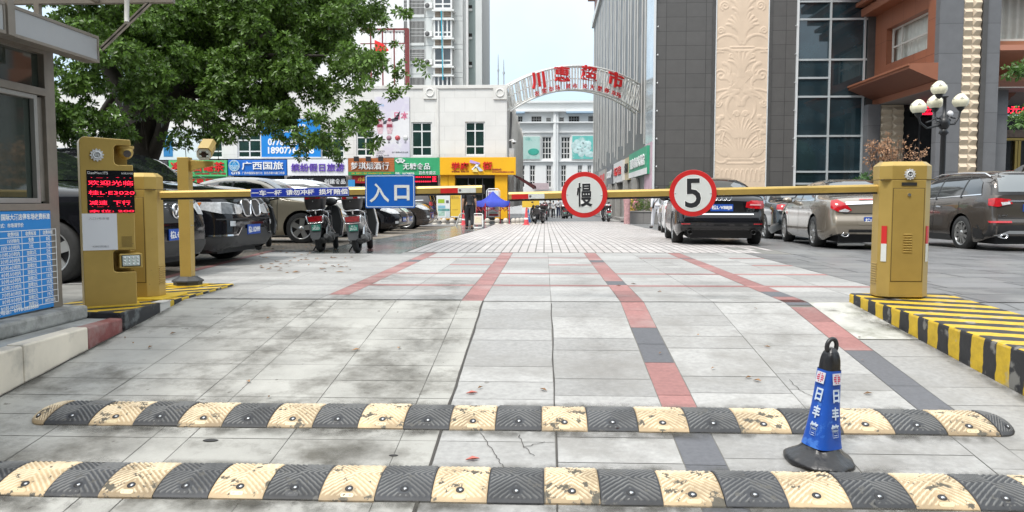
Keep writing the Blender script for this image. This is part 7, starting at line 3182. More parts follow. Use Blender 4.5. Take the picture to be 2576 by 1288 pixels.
def sides(t, decal, X, W, glass_pts, split, line=True, sgn=(-1, 1), frame=CHROME, doors=(.30, .50, .705), dz=(.30, .95)):
	for s in sgn:
		w2 = W / 2 * s
		decal('side_window', [(X(f), w2, z) for f, z in glass_pts], 90 * s, CARGL)
		for f, z0, z1 in split:
			decal('window_pillar', [(X(f) - .03, w2, z0), (X(f) + .03, w2, z0), (X(f) + .025, w2, z1), (X(f) - .025, w2, z1)], 90 * s, TRIMB, .011)
		if line:
			lo = sorted([p for p in glass_pts], key=lambda p: p[1])[:2]
			lo.sort()
			strip(decal, 'chrome_line', [(X(lo[0][0]), w2, lo[0][1]), (X(lo[1][0]), w2, lo[1][1])], 90 * s, .022, frame, .010)
		for f in doors:
			decal('door_gap', [(X(f) - .006, w2, dz[0]), (X(f) + .006, w2, dz[0]), (X(f) + .006, w2, dz[1]), (X(f) - .006, w2, dz[1])], 90 * s, TRIMB, .004)
		for f in doors[1:]:
			decal('door_handle', [(X(f) - .32, w2, dz[1] - .13), (X(f) - .12, w2, dz[1] - .12), (X(f) - .12, w2, dz[1] - .09), (X(f) - .32, w2, dz[1] - .10)], 90 * s, frame if line else TRIMB, .018)

SG = [(.235, .995), (.29, 1.14), (.36, 1.29), (.45, 1.355), (.54, 1.35), (.615, 1.27), (.70, .975)]
UG = [(.09, 1.17), (.12, 1.42), (.18, 1.53), (.45, 1.55), (.56, 1.50), (.70, 1.06)]

def exhaust(t, x, y, z, r=.045, sx=1.3, mat=CHROME):
	m = MB()
	M4 = Matrix.Translation((x, y, z)) @ Matrix.Rotation(-math.pi / 2, 4, 'Y') @ Matrix.Diagonal((1, sx, 1, 1))
	m.lathe([(r, -.1), (r, .02), (r * .8, .02), (r * .78, -.08), (.001, -.08)], M4, 16)
	return build(m, 'exhaust_pipe', mat, t, False)

PB = M('paint_black', (.006, .006, .008), .12, coat=.7, spec=.2)
PDG = M('paint_dark_green_black', (.012, .016, .018), .14, coat=1.0)
PBEI = M('paint_beige_silver', (.36, .32, .245), .28, .35, coat=.8)
PCHA = M('paint_champagne', (.285, .245, .195), .25, .5, coat=.9)
PBRN = M('paint_brown_grey', (.085, .072, .062), .22, .45, coat=.9)
PWH = M('paint_white', (.72, .72, .72), .2, coat=.8)
PDB = M('paint_dark_brown', (.045, .036, .033), .2, .3, coat=.9)

def at_ground(X, Y):
	return (X, Y, gz(X, Y))

# --- black sedan seen from behind, between the two round signs
def p_audi(t, decal, X, W, L, S, B):
	sides(t, decal, X, W, SG, [(.49, .97, 1.34)])
	decal('rear_window', [(X(.25), y, z) for y, z in ((-.60, 1.145), (.60, 1.145), (.52, 1.375), (-.52, 1.375))], 180, CARGL)
	decal('windscreen', [(X(.7), y, z) for y, z in ((-.66, 1.08), (.66, 1.08), (.54, 1.385), (-.54, 1.385))], 0, CARGL)
	for s in (-1, 1):
		o = decal('tail_light', [(X(0), s * y, z) for y, z in ((.48, .80), (.50, .90), (.60, .93), (.86, .92), (.885, .80), (.80, .765), (.60, .77))], 180 - s * 12, LAMPR, .012)
		decal('lamp_band', [(X(0), s * y, z) for y, z in ((.56, .835), (.57, .865), (.78, .86), (.78, .83))], 180 - s * 12, M('lamp_pink', (.62, .30, .30), .2, coat=.5), .018)
		exhaust(t, X(0) + .02, s * .62, .30, .05, 1.05, M('exhaust_black', (.03, .03, .03), .3, .5))
		decal('reflector', [(X(0), s * y, z) for y, z in ((.62, .455), (.62, .475), (.8, .475), (.8, .455))], 180 - s * 10, LAMPR, .006)
	decal('plate_recess', [(X(0), y, z) for y, z in ((-.46, .70), (.46, .70), (.40, .90), (-.40, .90))], 180, M('recess_black', (.010, .010, .011), .2, coat=.6), .006)
	plate(t, X(0) + .045, 0, .79, -1, '桂L·V88J8')
	strip(decal, 'chrome_line', [(X(0), -.62, .655), (X(0), .62, .655)], 180, .022, CHROME, .012)
	strip(decal, 'boot_gap', [(X(0), -.58, .625), (X(0), .58, .625)], 180, .012, TRIMB, .006)
	decal('lower_bumper', [(X(0), y, z) for y, z in ((-.78, .26), (.78, .26), (.80, .42), (-.80, .42))], 180, M('bumper_dark', (.022, .022, .024), .4), .006)
	m = MB()
	for k in range(4):
		M4 = basis((X(.012) + .02, .135 - .09 * k, .985), (0, -1, 0), (0, 0, 1))
		m.tube([M4 @ Vector((p[0], p[1], 0)) for p in circ(.055, 18)], .009, 5, closed=True)
	B(m, 'ring_emblem', CHROME, t, False)
	for s_, z in (('-ERS', .765), ('2.0T', .725)):
		B(text_mb(s_, .16, .03, .004, .02).xf(basis((X(0) + .055, -.56, z), (0, -1, 0), (0, 0, 1))), 'lettering', CHROME, t, False)
	mirror(t, X(.66), .98, 1.0, PB)

car('black saloon car seen from behind, half hidden by the number 5 sign', 'car', at_ground(3.86, 18.87), 84.4, SED, PB, p_audi, 1.02)

def p_regal(t, decal, X, W, L, S, B):
	sides(t, decal, X, W, SG, [(.49, .97, 1.34)])
	decal('rear_window', [(X(.25), y, z) for y, z in ((-.60, 1.14), (.60, 1.14), (.52, 1.385), (-.52, 1.385))], 180, CARGL)
	for s in (-1, 1):
		decal('tail_light', [(X(0), s * y, z) for y, z in ((.48, .80), (.60, .92), (.80, 1.0), (.92, .98), (.90, .84), (.72, .765), (.55, .76))], 180 - s * 32, LAMPR, .014)
		decal('reversing_light', [(X(0), s * y, z) for y, z in ((.50, .79), (.60, .83), (.72, .79), (.70, .768), (.55, .763))], 180 - s * 25, LAMPW, .020)
		exhaust(t, X(0) + .05, s * .55, .33, .045, 1.5)
		decal('bumper_trim', [(X(0), s * y, z) for y, z in ((.35, .25), (.86, .30), (.8, .34), (.35, .36))], 180 - s * 10, TRIMB, .006)
	strip(decal, 'chrome_line', [(X(0), -.55, .93), (X(0), 0, .95), (X(0), .55, .93)], 180, .05, CHROME, .014)
	strip(decal, 'brake_light', [(X(0), -.28, 1.0), (X(0), .28, 1.0)], 180, .018, LAMPR, .014)
	plate(t, X(0) + .02, 0, .60, -1, '桂L·B7728')
	decal('plate_recess', [(X(0), y, z) for y, z in ((-.33, .52), (.33, .52), (.36, .68), (-.36, .68))], 180, PCHA, .004)
	decal('lower_bumper', [(X(0), y, z) for y, z in ((-.5, .27), (.5, .27), (.5, .43), (-.5, .43))], 180, TRIMB, .006)
	strip(decal, 'boot_gap', [(X(0), -.6, .74), (X(0), .6, .74)], 180, .012, TRIMB, .006)
	m = MB()
	M4 = basis((X(0) + .04, 0, .93), (0, -1, 0), (0, 0, 1))
	m.tube([M4 @ Vector((p[0], p[1], 0)) for p in circ(.05, 20)], .011, 6, closed=True)
	m.tube([M4 @ Vector(q) for q in ((-.03, .03, 0), (.03, -.03, 0))], .008, 5)
	B(m, 'round_emblem', CHROME, t, False)
	mirror(t, X(.66), .99, 1.0, PCHA)
	m = MB()
	m.tube([(X(0) + .30, .62, .13), (X(0) + .30, .25, .14), (X(0) + .3, .12, .13)], [.035, .045, .03], 8)
	B(m, 'silencer', M('silencer_bright', (.6, .6, .58), .4, .4), t, False)

car('champagne-coloured saloon with red tail light, parked left of the right barrier cabinet', 'car', at_ground(6.58, 17.97), 85, SED, PCHA, p_regal)

def p_camry(t, decal, X, W, L, S, B):
	sides(t, decal, X, W, SG, [(.49, .97, 1.34)])
	decal('rear_window', [(X(.25), y, z) for y, z in ((-.60, 1.14), (.60, 1.14), (.52, 1.385), (-.52, 1.385))], 180, CARGL)
	for s in (-1, 1):
		decal('tail_light', [(X(0), s * y, z) for y, z in ((.45, .84), (.48, .93), (.80, .97), (.90, .95), (.90, .84), (.7, .80))], 180 - s * 22, LAMPR, .014)
		decal('lamp_band', [(X(0), s * y, z) for y, z in ((.46, .81), (.48, .84), (.88, .83), (.86, .80))], 180 - s * 22, LAMPW, .016)
	strip(decal, 'chrome_line', [(X(0), -.5, .90), (X(0), .5, .90)], 180, .03, CHROME, .012)
	plate(t, X(0) + .05, 0, .76, -1, '桂L·52K18')
	mirror(t, X(.66), .98, 1.0, PDG)

car('dark saloon parked farther back, between the black car and the champagne car', 'car', at_ground(6.90, 23.2), 89, SED, PDG, p_camry, spokes=7)

def p_envision(t, decal, X, W, L, S, B):
	sides(t, decal, X, W, UG, [(.24, 1.1, 1.53), (.46, 1.06, 1.54)], doors=(.245, .465, .70), dz=(.32, 1.03))
	decal('rear_window', [(X(.02), y, z) for y, z in ((-.66, 1.22), (.66, 1.22), (.60, 1.56), (-.60, 1.56))], 180, M('hazy_rear_glass', (.20, .22, .23), .06, coat=.8))
	decal('window_surround', [(X(.02), y, z) for y, z in ((-.78, 1.16), (.78, 1.16), (.68, 1.60), (-.68, 1.60))], 180, TRIMB, .004)
	for s in (-1, 1):
		decal('tail_light', [(X(0), s * y, z) for y, z in ((.46, .98), (.50, 1.07), (.78, 1.10), (.93, 1.08), (.93, .95), (.75, .92))], 180 - s * 30, LAMPR, .014)
		decal('reversing_light', [(X(0), s * y, z) for y, z in ((.47, .975), (.49, 1.02), (.66, 1.01), (.64, .945))], 180 - s * 10, LAMPW, .020)
		decal('reflector', [(X(0), s * y, z) for y, z in ((.45, .60), (.46, .64), (.88, .64), (.86, .60))], 180 - s * 15, LAMPR, .010)
		exhaust(t, X(0) + .03, s * .58, .34, .05, 1.5)
		decal('arch_trim', [(X(f), s * W / 2, z) for f, z in ((.06, .30), (.06, .46), (.12, .50), (.12, .3))], 90 * s, TRIMB, .006)
		decal('sill_trim', [(X(f), s * W / 2, z) for f, z in ((.30, .2), (.30, .33), (.70, .33), (.70, .2))], 90 * s, TRIMB, .006)
		m = MB()
		m.tube([(X(.09), s * .66, 1.53), (X(.13), s * .665, 1.605), (X(.3), s * .67, 1.635), (X(.5), s * .66, 1.63), (X(.58), s * .64, 1.57)], .018, 6)
		B(m, 'roof_rail', CHROME, t, False)
	decal('lower_bumper', [(X(0), y, z) for y, z in ((-.88, .27), (.88, .27), (.90, .56), (-.90, .56))], 180, TRIMB, .005)
	strip(decal, 'skid_plate', [(X(0), -.75, .33), (X(0), -.5, .42), (X(0), .5, .42), (X(0), .75, .33)], 180, .06, STEEL, .014)
	strip(decal, 'chrome_line', [(X(0), -.5, 1.035), (X(0), .5, 1.035)], 180, .035, CHROME, .014)
	strip(decal, 'boot_gap', [(X(0), -.72, .70), (X(0), .72, .70)], 180, .014, TRIMB, .006)
	plate(t, X(0) + .05, 0, .90, -1, '桂L·66N28')
	B(text_mb('2.0T', .20, .03, .004, .02).xf(basis((X(0) + .035, .62, .75), (0, -1, 0), (0, 0, 1))), 'lettering', CHROME, t, False)
	m = MB()
	m.add([(X(.10), -.02, 1.655), (X(.10), .02, 1.655), (X(.16), .03, 1.665), (X(.16), -.03, 1.665), (X(.09), 0, 1.77), (X(.105), 0, 1.77)], [(0, 1, 4), (1, 2, 5, 4), (3, 0, 4, 5), (2, 3, 5)])
	B(m, 'roof_fin', PBRN, t, False)
	mirror(t, X(.66), .99, 1.1, PBRN)

car('brown-grey SUV with roof rails parked right of the right barrier cabinet', 'SUV', at_ground(9.67, 18.5), 91, SUV, PBRN, p_envision, name='parked_suv')

def p_white(t, decal, X, W, L, S, B):
	sides(t, decal, X, W, SG, [(.49, .97, 1.34)])
	decal('rear_window', [(X(.25), y, z) for y, z in ((-.60, 1.14), (.60, 1.14), (.52, 1.385), (-.52, 1.385))], 180, CARGL)
	for s in (-1, 1):
		decal('tail_light', [(X(0), s * y, z) for y, z in ((.5, .82), (.5, .93), (.88, .93), (.88, .82))], 180 - s * 20, LAMPR, .012)

car('white saloon parked in front of the black saloon, only its left flank showing', 'car', at_ground(4.93, 27.9), 84, SED, PWH, p_white)

# --- left row, noses toward the lane
XSV = dict(SUV, fo=.82, top=SUV['top'][:-5] + [(.735, 1.23), (.77, 1.18), (.9, 1.125), (.97, 1.07), (1, .97)], belt=SUV['belt'][:-3] + [(.9, 1.0), (.97, .95), (1, .87)])
def front(t, decal, X, W, L, plate_txt, pz, grille, lamp, wide=.8, mat=TRIMB):
	decal('grille', [(X(1), y, z) for y, z in grille], 0, mat, .010)
	for s in (-1, 1):
		decal('headlight', [(x if False else X(x), s * y, z) for x, y, z in lamp], s * 42, LAMPW, .014)
	if plate_txt:
		plate(t, X(1) + .012, 0, pz, 1, plate_txt)

def slats(B, t, x, y0, y1, z0, z1, n, mat=CHROME, vertical=False, dx=0.0):
	m = MB()
	for k in range(n):
		if vertical:
			y = y0 + (y1 - y0) * (k + .5) / n
			m.box(x - .01, y - .007, z0, x + .012, y + .007, z1)
		else:
			z = z0 + (z1 - z0) * (k + .5) / n
			m.box(x - .02 - dx * (z - z0), y0, z - .009, x + .012 - dx * (z - z0), y1, z + .009)
	return B(m, 'grille_bar', mat, t, False)

def p_suv1(t, decal, X, W, L, S, B):
	sides(t, decal, X, W, UG, [(.24, 1.1, 1.53), (.46, 1.06, 1.54)], doors=(.245, .465, .70), dz=(.32, 1.0))
	decal('windscreen', [(X(.7), y, z) for y, z in ((-.70, 1.20), (.70, 1.20), (.60, 1.58), (-.60, 1.58))], 0, CARGL)
	front(t, decal, X, W, L, '桂L·8E288', .54, [(-.42, .68), (.42, .68), (.50, .94), (-.50, .94)], [(.99, .52, .78), (.99, .50, .90), (.95, .72, .96), (.90, .86, .95), (.92, .90, .85), (.97, .75, .76)])
	slats(B, t, X(1) - .03, -.42, .42, .70, .94, 5, CHROME, dx=.25)
	m = MB()
	M4 = basis((X(1) - .012, 0, .83), (0, 1, 0), (0, 0, 1))
	m.tube([M4 @ Vector((p[0], p[1], 0)) for p in circ(.085, 22)], .014, 6, closed=True)
	m.tube([M4 @ Vector(q) for q in ((-.055, .055, 0), (-.02, -.05, 0), (0, .0, 0), (.02, -.05, 0), (.055, .055, 0))], .012, 5)
	B(m, 'round_emblem', CHROME, t, False)
	decal('lower_grille', [(X(1), y, z) for y, z in ((-.7, .28), (.7, .28), (.74, .45), (-.74, .45))], 0, TRIMB, .008)
	mirror(t, X(.64), 1.0, 1.12, PB)

car('large black SUV with round chrome emblem behind the left barrier cabinet', 'SUV', at_ground(-4.22 - 4.67 / 2, 9.45), -5, dict(XSV, W=1.92, fo=1.03), PB, p_suv1, .95, spokes=5, name='parked_suv')

def p_x5(t, decal, X, W, L, S, B):
	sides(t, decal, X, W, UG, [(.24, 1.1, 1.53), (.46, 1.06, 1.54)], doors=(.245, .465, .70), dz=(.32, 1.0))
	decal('windscreen', [(X(.7), y, z) for y, z in ((-.70, 1.20), (.70, 1.20), (.60, 1.58), (-.60, 1.58))], 0, CARGL)
	for s in (-1, 1):
		decal('headlight', [(X(a), s * y, z) for a, y, z in ((1, .36, .745), (1, .34, .84), (.97, .60, .885), (.92, .84, .895), (.885, .93, .88), (.92, .92, .80), (.97, .72, .73), (1, .45, .72))], s * 50, LAMPW, .014)
		decal('indicator', [(X(a), s * y, z) for a, y, z in ((.93, .87, .888), (.885, .93, .877), (.905, .925, .82), (.92, .90, .79))], s * 50, LAMPO, .019)
		decal('lamp_core', [(X(a), s * y, z) for a, y, z in ((.985, .5, .73), (.985, .5, .86), (.965, .70, .88), (.965, .70, .73))], s * 50, M('lamp_dark', (.10, .105, .11), .15, coat=.6, var=.5, sc=20), .018)
		m = MB()
		o, i_ = [], []
		for p in rect(.24, .24, .08, 6):
			o.append((p[0] * (1 + .25 * (p[1] > 0)), p[1]))
		M4 = basis((X(1) - .022, s * .165, .81), (0, 1, 0), (-.22, 0, 1))
		m.tube([M4 @ Vector((p[0], p[1], 0)) for p in o], .014, 6, closed=True)
		kg = B(m, 'kidney_grille', CHROME, t, False)
		m = MB()
		for k in range(7):
			m.mbox(M4 @ Matrix.Translation((-.105 + .035 * k, 0, -.006)), .006, .10, .006)
		B(m, 'grille_bar', STEEL, kg, False)
		m = MB()
		m.prism(o, M4 @ Matrix.Translation((0, 0, -.03)), .01)
		B(m, 'grille_back', TRIMB, kg, False)
		decal('fog_light', [(X(.98), s * y, z) for y, z in ((.55, .56), (.55, .63), (.66, .63), (.66, .56))], s * 25, LAMPW, .012)
		decal('arch_trim', [(X(a), s * .93, z) for a, z in ((.90, .24), (.90, .62), (.915, .66), (.925, .62), (.925, .24))], 90 * s, M('cladding_grey', (.035, .035, .036), .5), .010)
	decal('lower_bumper', [(X(1), y, z) for y, z in ((-.92, .24), (.92, .24), (.92, .42), (.55, .42), (.40, .52), (-.40, .52), (-.55, .42), (-.92, .42))], 0, M('cladding_grey'), .010)
	for s in (-1, 1):
		decal('lower_bumper', [(X(a), s * y, z) for a, y, z in ((1, .5, .24), (1, .5, .42), (.9, .93, .42), (.9, .93, .24))], s * 50, M('cladding_grey'), .010)
		strip(decal, 'chrome_line', [(X(.90), s * .93, .44), (X(.96), s * .8, .43), (X(1), s * .52, .44), (X(1), s * .40, .535)], s * 40, .022, CHROME, .016)
	strip(decal, 'bumper_gap', [(X(1), -.8, .655), (X(1), .8, .655)], 0, .02, TRIMB, .008)
	plate(t, X(1) + .015, 0, .50, 1, '桂L·UD999')
	mirror(t, X(.64), 1.0, 1.12, PB)

car('black SUV with chrome kidney grille and amber-tipped headlights, nose toward the lane', 'SUV', at_ground(-4.27 - 4.67 / 2, 11.62), -3, XSV, PB, p_x5, spokes=5, name='parked_suv')

def p_beige(t, decal, X, W, L, S, B):
	sides(t, decal, X, W, SG, [(.49, .97, 1.34)], frame=CHROME)
	decal('windscreen', [(X(.7), y, z) for y, z in ((-.66, 1.08), (.66, 1.08), (.54, 1.385), (-.54, 1.385))], 0, CARGL)
	front(t, decal, X, W, L, '桂L·A3176', .45, [(-.40, .55), (.40, .55), (.44, .70), (-.44, .70)], [(.99, .48, .62), (.97, .55, .74), (.90, .84, .80), (.89, .87, .74), (.95, .8, .64)])
	mirror(t, X(.66), .98, 1.0, PBEI)

car('beige-silver saloon parked behind the black SUV with chrome grille', 'car', at_ground(-4.25 - 2.425, 17.75), -2, SED, PBEI, p_beige, rim=RIM, spokes=5)

def p_van(t, decal, X, W, L, S, B):
	sides(t, decal, X, W, [(.06, 1.08), (.08, 1.42), (.12, 1.50), (.62, 1.50), (.70, 1.42), (.80, 1.02)], [(.28, 1.05, 1.5), (.52, 1.03, 1.5)], line=False, doors=(.27, .52, .74), dz=(.3, .95))
	decal('windscreen', [(X(.8), y, z) for y, z in ((-.66, 1.1), (.66, 1.1), (.60, 1.52), (-.60, 1.52))], 0, CARGL)
	front(t, decal, X, W, L, '桂L·7G650', .45, [(-.5, .5), (.5, .5), (.5, .62), (-.5, .62)], [(.99, .48, .66), (.97, .55, .80), (.92, .80, .88), (.91, .84, .80), (.97, .72, .66)])
	mirror(t, X(.74), .93, 1.05, PWH)

car('white van behind the beige saloon and the two scooters', 'van', at_ground(-4.55 - 2.3, 21.3), 0, VAN, PWH, p_van, .94, name='parked_van', spokes=7)

def p_row(txt, paint):
	def f(t, decal, X, W, L, S, B):
		sides(t, decal, X, W, SG if S is SED else UG, [(.49, .97, 1.34)] if S is SED else [(.24, 1.1, 1.53), (.46, 1.06, 1.54)], dz=(.3, .92))
		z = 0 if S is SED else .14
		decal('windscreen', [(X(.7), y, q) for y, q in ((-.66, 1.08 + z), (.66, 1.08 + z), (.54, 1.385 + z), (-.54, 1.385 + z))], 0, CARGL)
		front(t, decal, X, W, L, txt, .45 + z * .5, [(-.45, .52 + z), (.45, .52 + z), (.5, .68 + z), (-.5, .68 + z)], [(.99, .46, .62 + z), (.98, .50, .74 + z), (.90, .84, .82 + z), (.885, .87, .75 + z), (.95, .82, .64 + z)])
		slats(B, t, X(1) - .04, -.42, .42, .54 + z, .68 + z, 4, CHROME, dx=.2)
		strip(decal, 'chrome_line', [(X(1), -.7, .26 + z), (X(1), .7, .26 + z)], 0, .03, CHROME, .012)
		for s in (-1, 1):
			decal('fog_light', [(X(.97), s * y, q + z) for y, q in ((.60, .34), (.60, .41), (.74, .41), (.74, .34))], s * 35, LAMPW, .012)
		mirror(t, X(.66), .98, 1.0 + z, paint)
	return f

car('black saloon nose-out just right of the scooters, under the entrance sign', 'car', at_ground(-4.42 - 2.425, 25.0), -2, SED, PB, p_row('桂L·59F02', PB))
car('white saloon nose-out between the black saloon and the dark brown SUV', 'car', at_ground(-4.75 - 2.425, 28.1), 0, SED, PWH, p_row('桂L·3H866', PWH))
car('dark brown SUV nose-out near the stone ball bollards', 'SUV', at_ground(-4.42 - 2.33, 31.2), 0, SUV, PDB, p_row('桂L·F1027', PDB), name='parked_suv')

def p_tail(t, decal, X, W, L, S, B):
	sides(t, decal, X, W, UG, [(.24, 1.1, 1.53), (.46, 1.06, 1.54)], dz=(.3, .92))
	decal('rear_window', [(X(.02), y, z) for y, z in ((-.66, 1.22), (.66, 1.22), (.60, 1.56), (-.60, 1.56))], 180, CARGL)
	for s in (-1, 1):
		decal('tail_light', [(X(0), s * y, z) for y, z in ((.40, .98), (.42, 1.08), (.9, 1.10), (.93, .96), (.75, .92))], 180 - s * 30, LAMPR, .014)

car('dark SUV parked tail-out with red tail light, last of the left row', 'SUV', at_ground(-4.75 - 2.33, 34.6), 180, SUV, PDB, p_tail, name='parked_suv')

# --- scooters
GRN = M('plate_green', (.02, .24, .17), .45)
ENG = M('engine_grey', (.16, .16, .16), .55, .3, var=.2, sc=12)

def scooter(label, loc, heading, side_mat, lid_mat, shield_mat, txt, lean=4, fender=M('fender_grey', (.085, .09, .095), .5)):
	t = thing('motor_scooter', label, 'scooter', loc, math.radians(heading), 'parked scooters', rx=0, scale=.88)
	t.rotation_euler = (math.radians(-lean), 0, math.radians(heading))
	R = .235
	for x, st in ((-.62, 0), (.62, .25)):
		m = MB()
		M4 = Matrix.Translation((x, 0, R)) @ Matrix.Rotation(st, 4, 'Z') @ Matrix.Rotation(math.pi / 2, 4, 'X')
		m.lathe([(R * .62, -.05), (R * .86, -.058), (R * .98, -.03), (R, 0), (R * .98, .03), (R * .86, .058), (R * .62, .05)], M4, 28, caps=False)
		wo = build(m, 'wheel', TYRE, t, False)
		m = MB()
		m.lathe([(R * .62, -.045), (R * .62, .045)], M4, 24, caps=False)
		m.lathe([(.04, -.06), (.04, .06)], M4, 12)
		for k in range(5):
			a = 2 * math.pi * k / 5
			m.mbox(M4 @ Matrix.Rotation(a, 4, 'Z') @ Matrix.Translation((R * .33, 0, 0)), R * .31, .018, .02)
		build(m, 'rim', RIMD, wo, False)
	# rear bodywork: a tapered shell rising to the tail
	m = MB()
	st_ = [(-.86, .06, .60, .74), (-.80, .13, .55, .78), (-.66, .165, .46, .78), (-.45, .175, .40, .77), (-.22, .16, .34, .74), (-.10, .12, .32, .70)]
	vs = []
	NS = 14
	for x, w_, z0, z1 in st_:
		for k in range(NS):
			a = 2 * math.pi * k / NS
			c_, s_ = math.cos(a), math.sin(a)
			vs.append((x, w_ * abs(c_) ** .7 * (1 if c_ > 0 else -1), (z0 + z1) / 2 + (z1 - z0) / 2 * abs(s_) ** .7 * (1 if s_ > 0 else -1)))
	m.add(vs, [(i * NS + k, i * NS + (k + 1) % NS, (i + 1) * NS + (k + 1) % NS, (i + 1) * NS + k) for i in range(len(st_) - 1) for k in range(NS)], 0, True)
	m.add(vs[:NS], [tuple(range(NS))[::-1]])
	m.add(vs[-NS:], [tuple(range(NS))])
	build(m, 'rear_fairing', side_mat, t, False)
	m = MB()
	m.prism([(-.13, -.06), (.13, -.06), (.15, .07), (-.15, .07)], basis((-.845, 0, .665), (0, -1, 0), (-.12, 0, 1)), .035)
	tl = build(m, 'tail_light', LAMPR, t, False, bevel=.008)
	m = MB()
	m.tube([(-.87, -.15, .60), (-.89, -.17, .74), (-.85, -.17, .75)], .012, 6)
	m.tube([(-.87, .15, .60), (-.89, .17, .74), (-.85, .17, .75)], .012, 6)
	m.tube([(-.88, -.15, .60), (-.89, 0, .59), (-.88, .15, .60)], .012, 6)
	build(m, 'lamp_rim', CHROME, tl, False)
	# rear mudguard and plate
	m = MB()
	m.prism([(-.14, .22), (.14, .22), (.10, -.12), (.06, -.16), (-.06, -.16), (-.10, -.12)], basis((-.90, 0, .42), (0, -1, 0), (.22, 0, 1)), .02)
	m.box(-.90, -.10, .50, -.60, .10, .56)
	fe = build(m, 'rear_mudguard', fender, t, False, bevel=.006)
	m = MB()
	m.mbox(basis((-.905, -.02, .50), (0, -1, 0), (.22, 0, 1)) @ Matrix.Translation((0, 0, .026)), .088, .062, .004)
	pl_ = build(m, 'license_plate', GRN, fe, False)
	PM = basis((-.905, -.02, .50), (0, -1, 0), (.22, 0, 1))
	build(text_mb('桂 L', .09, .03, .001, .02).xf(PM @ Matrix.Translation((0, .034, .0305))), 'lettering', WHITE, pl_, False)
	build(text_mb(txt, .14, .055, .001, .02).xf(PM @ Matrix.Translation((0, -.018, .0305))), 'lettering', WHITE, pl_, False)
	m = MB()
	m.box(-.885, -.05, .585, -.87, .05, .61)
	build(m, 'reflector', LAMPR, fe, False)
	# engine, silencer, shock, stand
	m = MB()
	m.ball((-.36, -.10, .30), .15, 12, 8, sc=(1.5, .8, .8))
	m.cyl((-.40, -.17, .30), (-.40, -.24, .30), .085, .07, 12)
	m.cyl((-.62, -.13, R), (-.62, .12, R), .06, n=12)
	m.box(-.62, .06, .18, -.2, .16, .32)
	build(m, 'engine', ENG, t, False)
	m = MB()
	m.tube([(-.25, -.16, .22), (-.45, -.18, .24), (-.55, -.19, .27), (-.86, -.19, .33)], [.02, .03, .05, .048], 10)
	build(m, 'silencer', ENG, t, False)
	for s in (-1, 1):
		build(MB().tube([(-.64, .13 * s, .25), (-.52, .14 * s, .58)], .032, 8), 'shock_absorber', STEEL, t, False)
	m = MB()
	m.tube([(-.30, .12, .2), (-.32, .26, .0)], .014, 6)
	m.tube([(-.32, .26, .012), (-.36, .29, .006)], .018, 6)
	build(m, 'stand', BLACKP, t, False)
	# seat, floor, shield, steering
	m = MB()
	m.box(-.78, -.14, .765, -.08, .14, .84)
	build(m, 'seat', BLACKP, t, False, bevel=.035, seg=3)
	m = MB()
	m.box(-.14, -.16, .27, .38, .16, .33)
	m.box(-.16, -.14, .30, -.06, .14, .74)
	build(m, 'floorboard', BLACKP, t, False, bevel=.02)
	m = MB()
	pr_ = [(-.20, .0), (.20, .0), (.24, .30), (.17, .62), (.10, .70), (-.10, .70), (-.17, .62), (-.24, .30)]
	m.prism(pr_, basis((.40, 0, .28), (0, -1, 0), (.30, 0, 1)), -.10)
	build(m, 'leg_shield', shield_mat, t, False, bevel=.02)
	m = MB()
	m.prism([(x * .93, z * .95 + .02) for x, z in pr_], basis((.39, 0, .28), (0, -1, 0), (.30, 0, 1)), .045)
	build(m, 'inner_panel', BLACKP, t, False, bevel=.015)
	m = MB()
	m.tube([(.62, 0, R), (.60, .09, R + .12), (.55, .05, .6), (.44, 0, .98)], .03, 8)
	m.ball((.42, 0, 1.02), .11, 12, 8, sc=(1.1, 1.5, .8))
	m.tube([(.34, -.36, 1.07), (.40, -.18, 1.05), (.42, 0, 1.04), (.40, .18, 1.05), (.34, .36, 1.07)], .017, 8)
	build(m, 'handlebar', BLACKP, t, False)
	m = MB()
	pts = [(.62 + .27 * math.cos(a), .27 * math.sin(a) + R) for a in [math.radians(10 + 14 * k) for k in range(11)]]
	for s in (-.07, .07):
		m.tube([(x, s, z) for x, z in pts], .012, 5)
	m.add([(x, y, z) for x, z in pts for y in (-.075, .075)], [(2 * k, 2 * k + 1, 2 * k + 3, 2 * k + 2) for k in range(10)])
	build(m, 'front_mudguard', shield_mat, t, False)
	for s in (-1, 1):
		m = MB()
		m.tube([(.38, s * .25, 1.06), (.40, s * .33, 1.2)], .008, 5)
		m.ball((.40, s * .36, 1.25), .06, 12, 8, sc=(.3, 1.2, .8))
		build(m, 'mirror', BLACKP, t, False)
	# rack and top box
	m = MB()
	m.tube([(-.45, -.15, .80), (-.80, -.15, .84), (-.92, -.13, .85), (-.95, 0, .85), (-.92, .13, .85), (-.80, .15, .84), (-.45, .15, .80)], .014, 8)
	m.tube([(-.86, -.12, .845), (-.86, .12, .845)], .012, 6)
	m.tube([(-.80, 0, .84), (-.78, 0, .76)], .02, 6)
	m.tube([(-.50, -.17, .79), (-.55, -.19, .62), (-.42, -.20, .48), (-.2, -.21, .36)], .013, 6)
	m.tube([(-.50, .17, .79), (-.55, .19, .62), (-.42, .20, .48), (-.2, .21, .36)], .013, 6)
	build(m, 'rack', CHROME, t, False)
	lv = sq_loft([(.140, .86), (.172, .90), (.192, 1.03), (.196, 1.075)], p=4.5)
	lv.xf(Matrix.Translation((-.74, 0, 0)))
	tb = build(lv, 'top_box', BLACKP, t, False)
	lv = sq_loft([(.198, 1.076), (.196, 1.11), (.168, 1.165), (.10, 1.185), (.01, 1.19)], p=4)
	lv.xf(Matrix.Translation((-.74, 0, 0)))
	build(lv, 'lid', lid_mat, tb, False)
	m = MB()
	for s in (-1, 1):
		m.mbox(Matrix.Translation((-.935, s * .11, 1.10)), .008, .045, .022)
	build(m, 'reflector', LAMPR, tb, False)
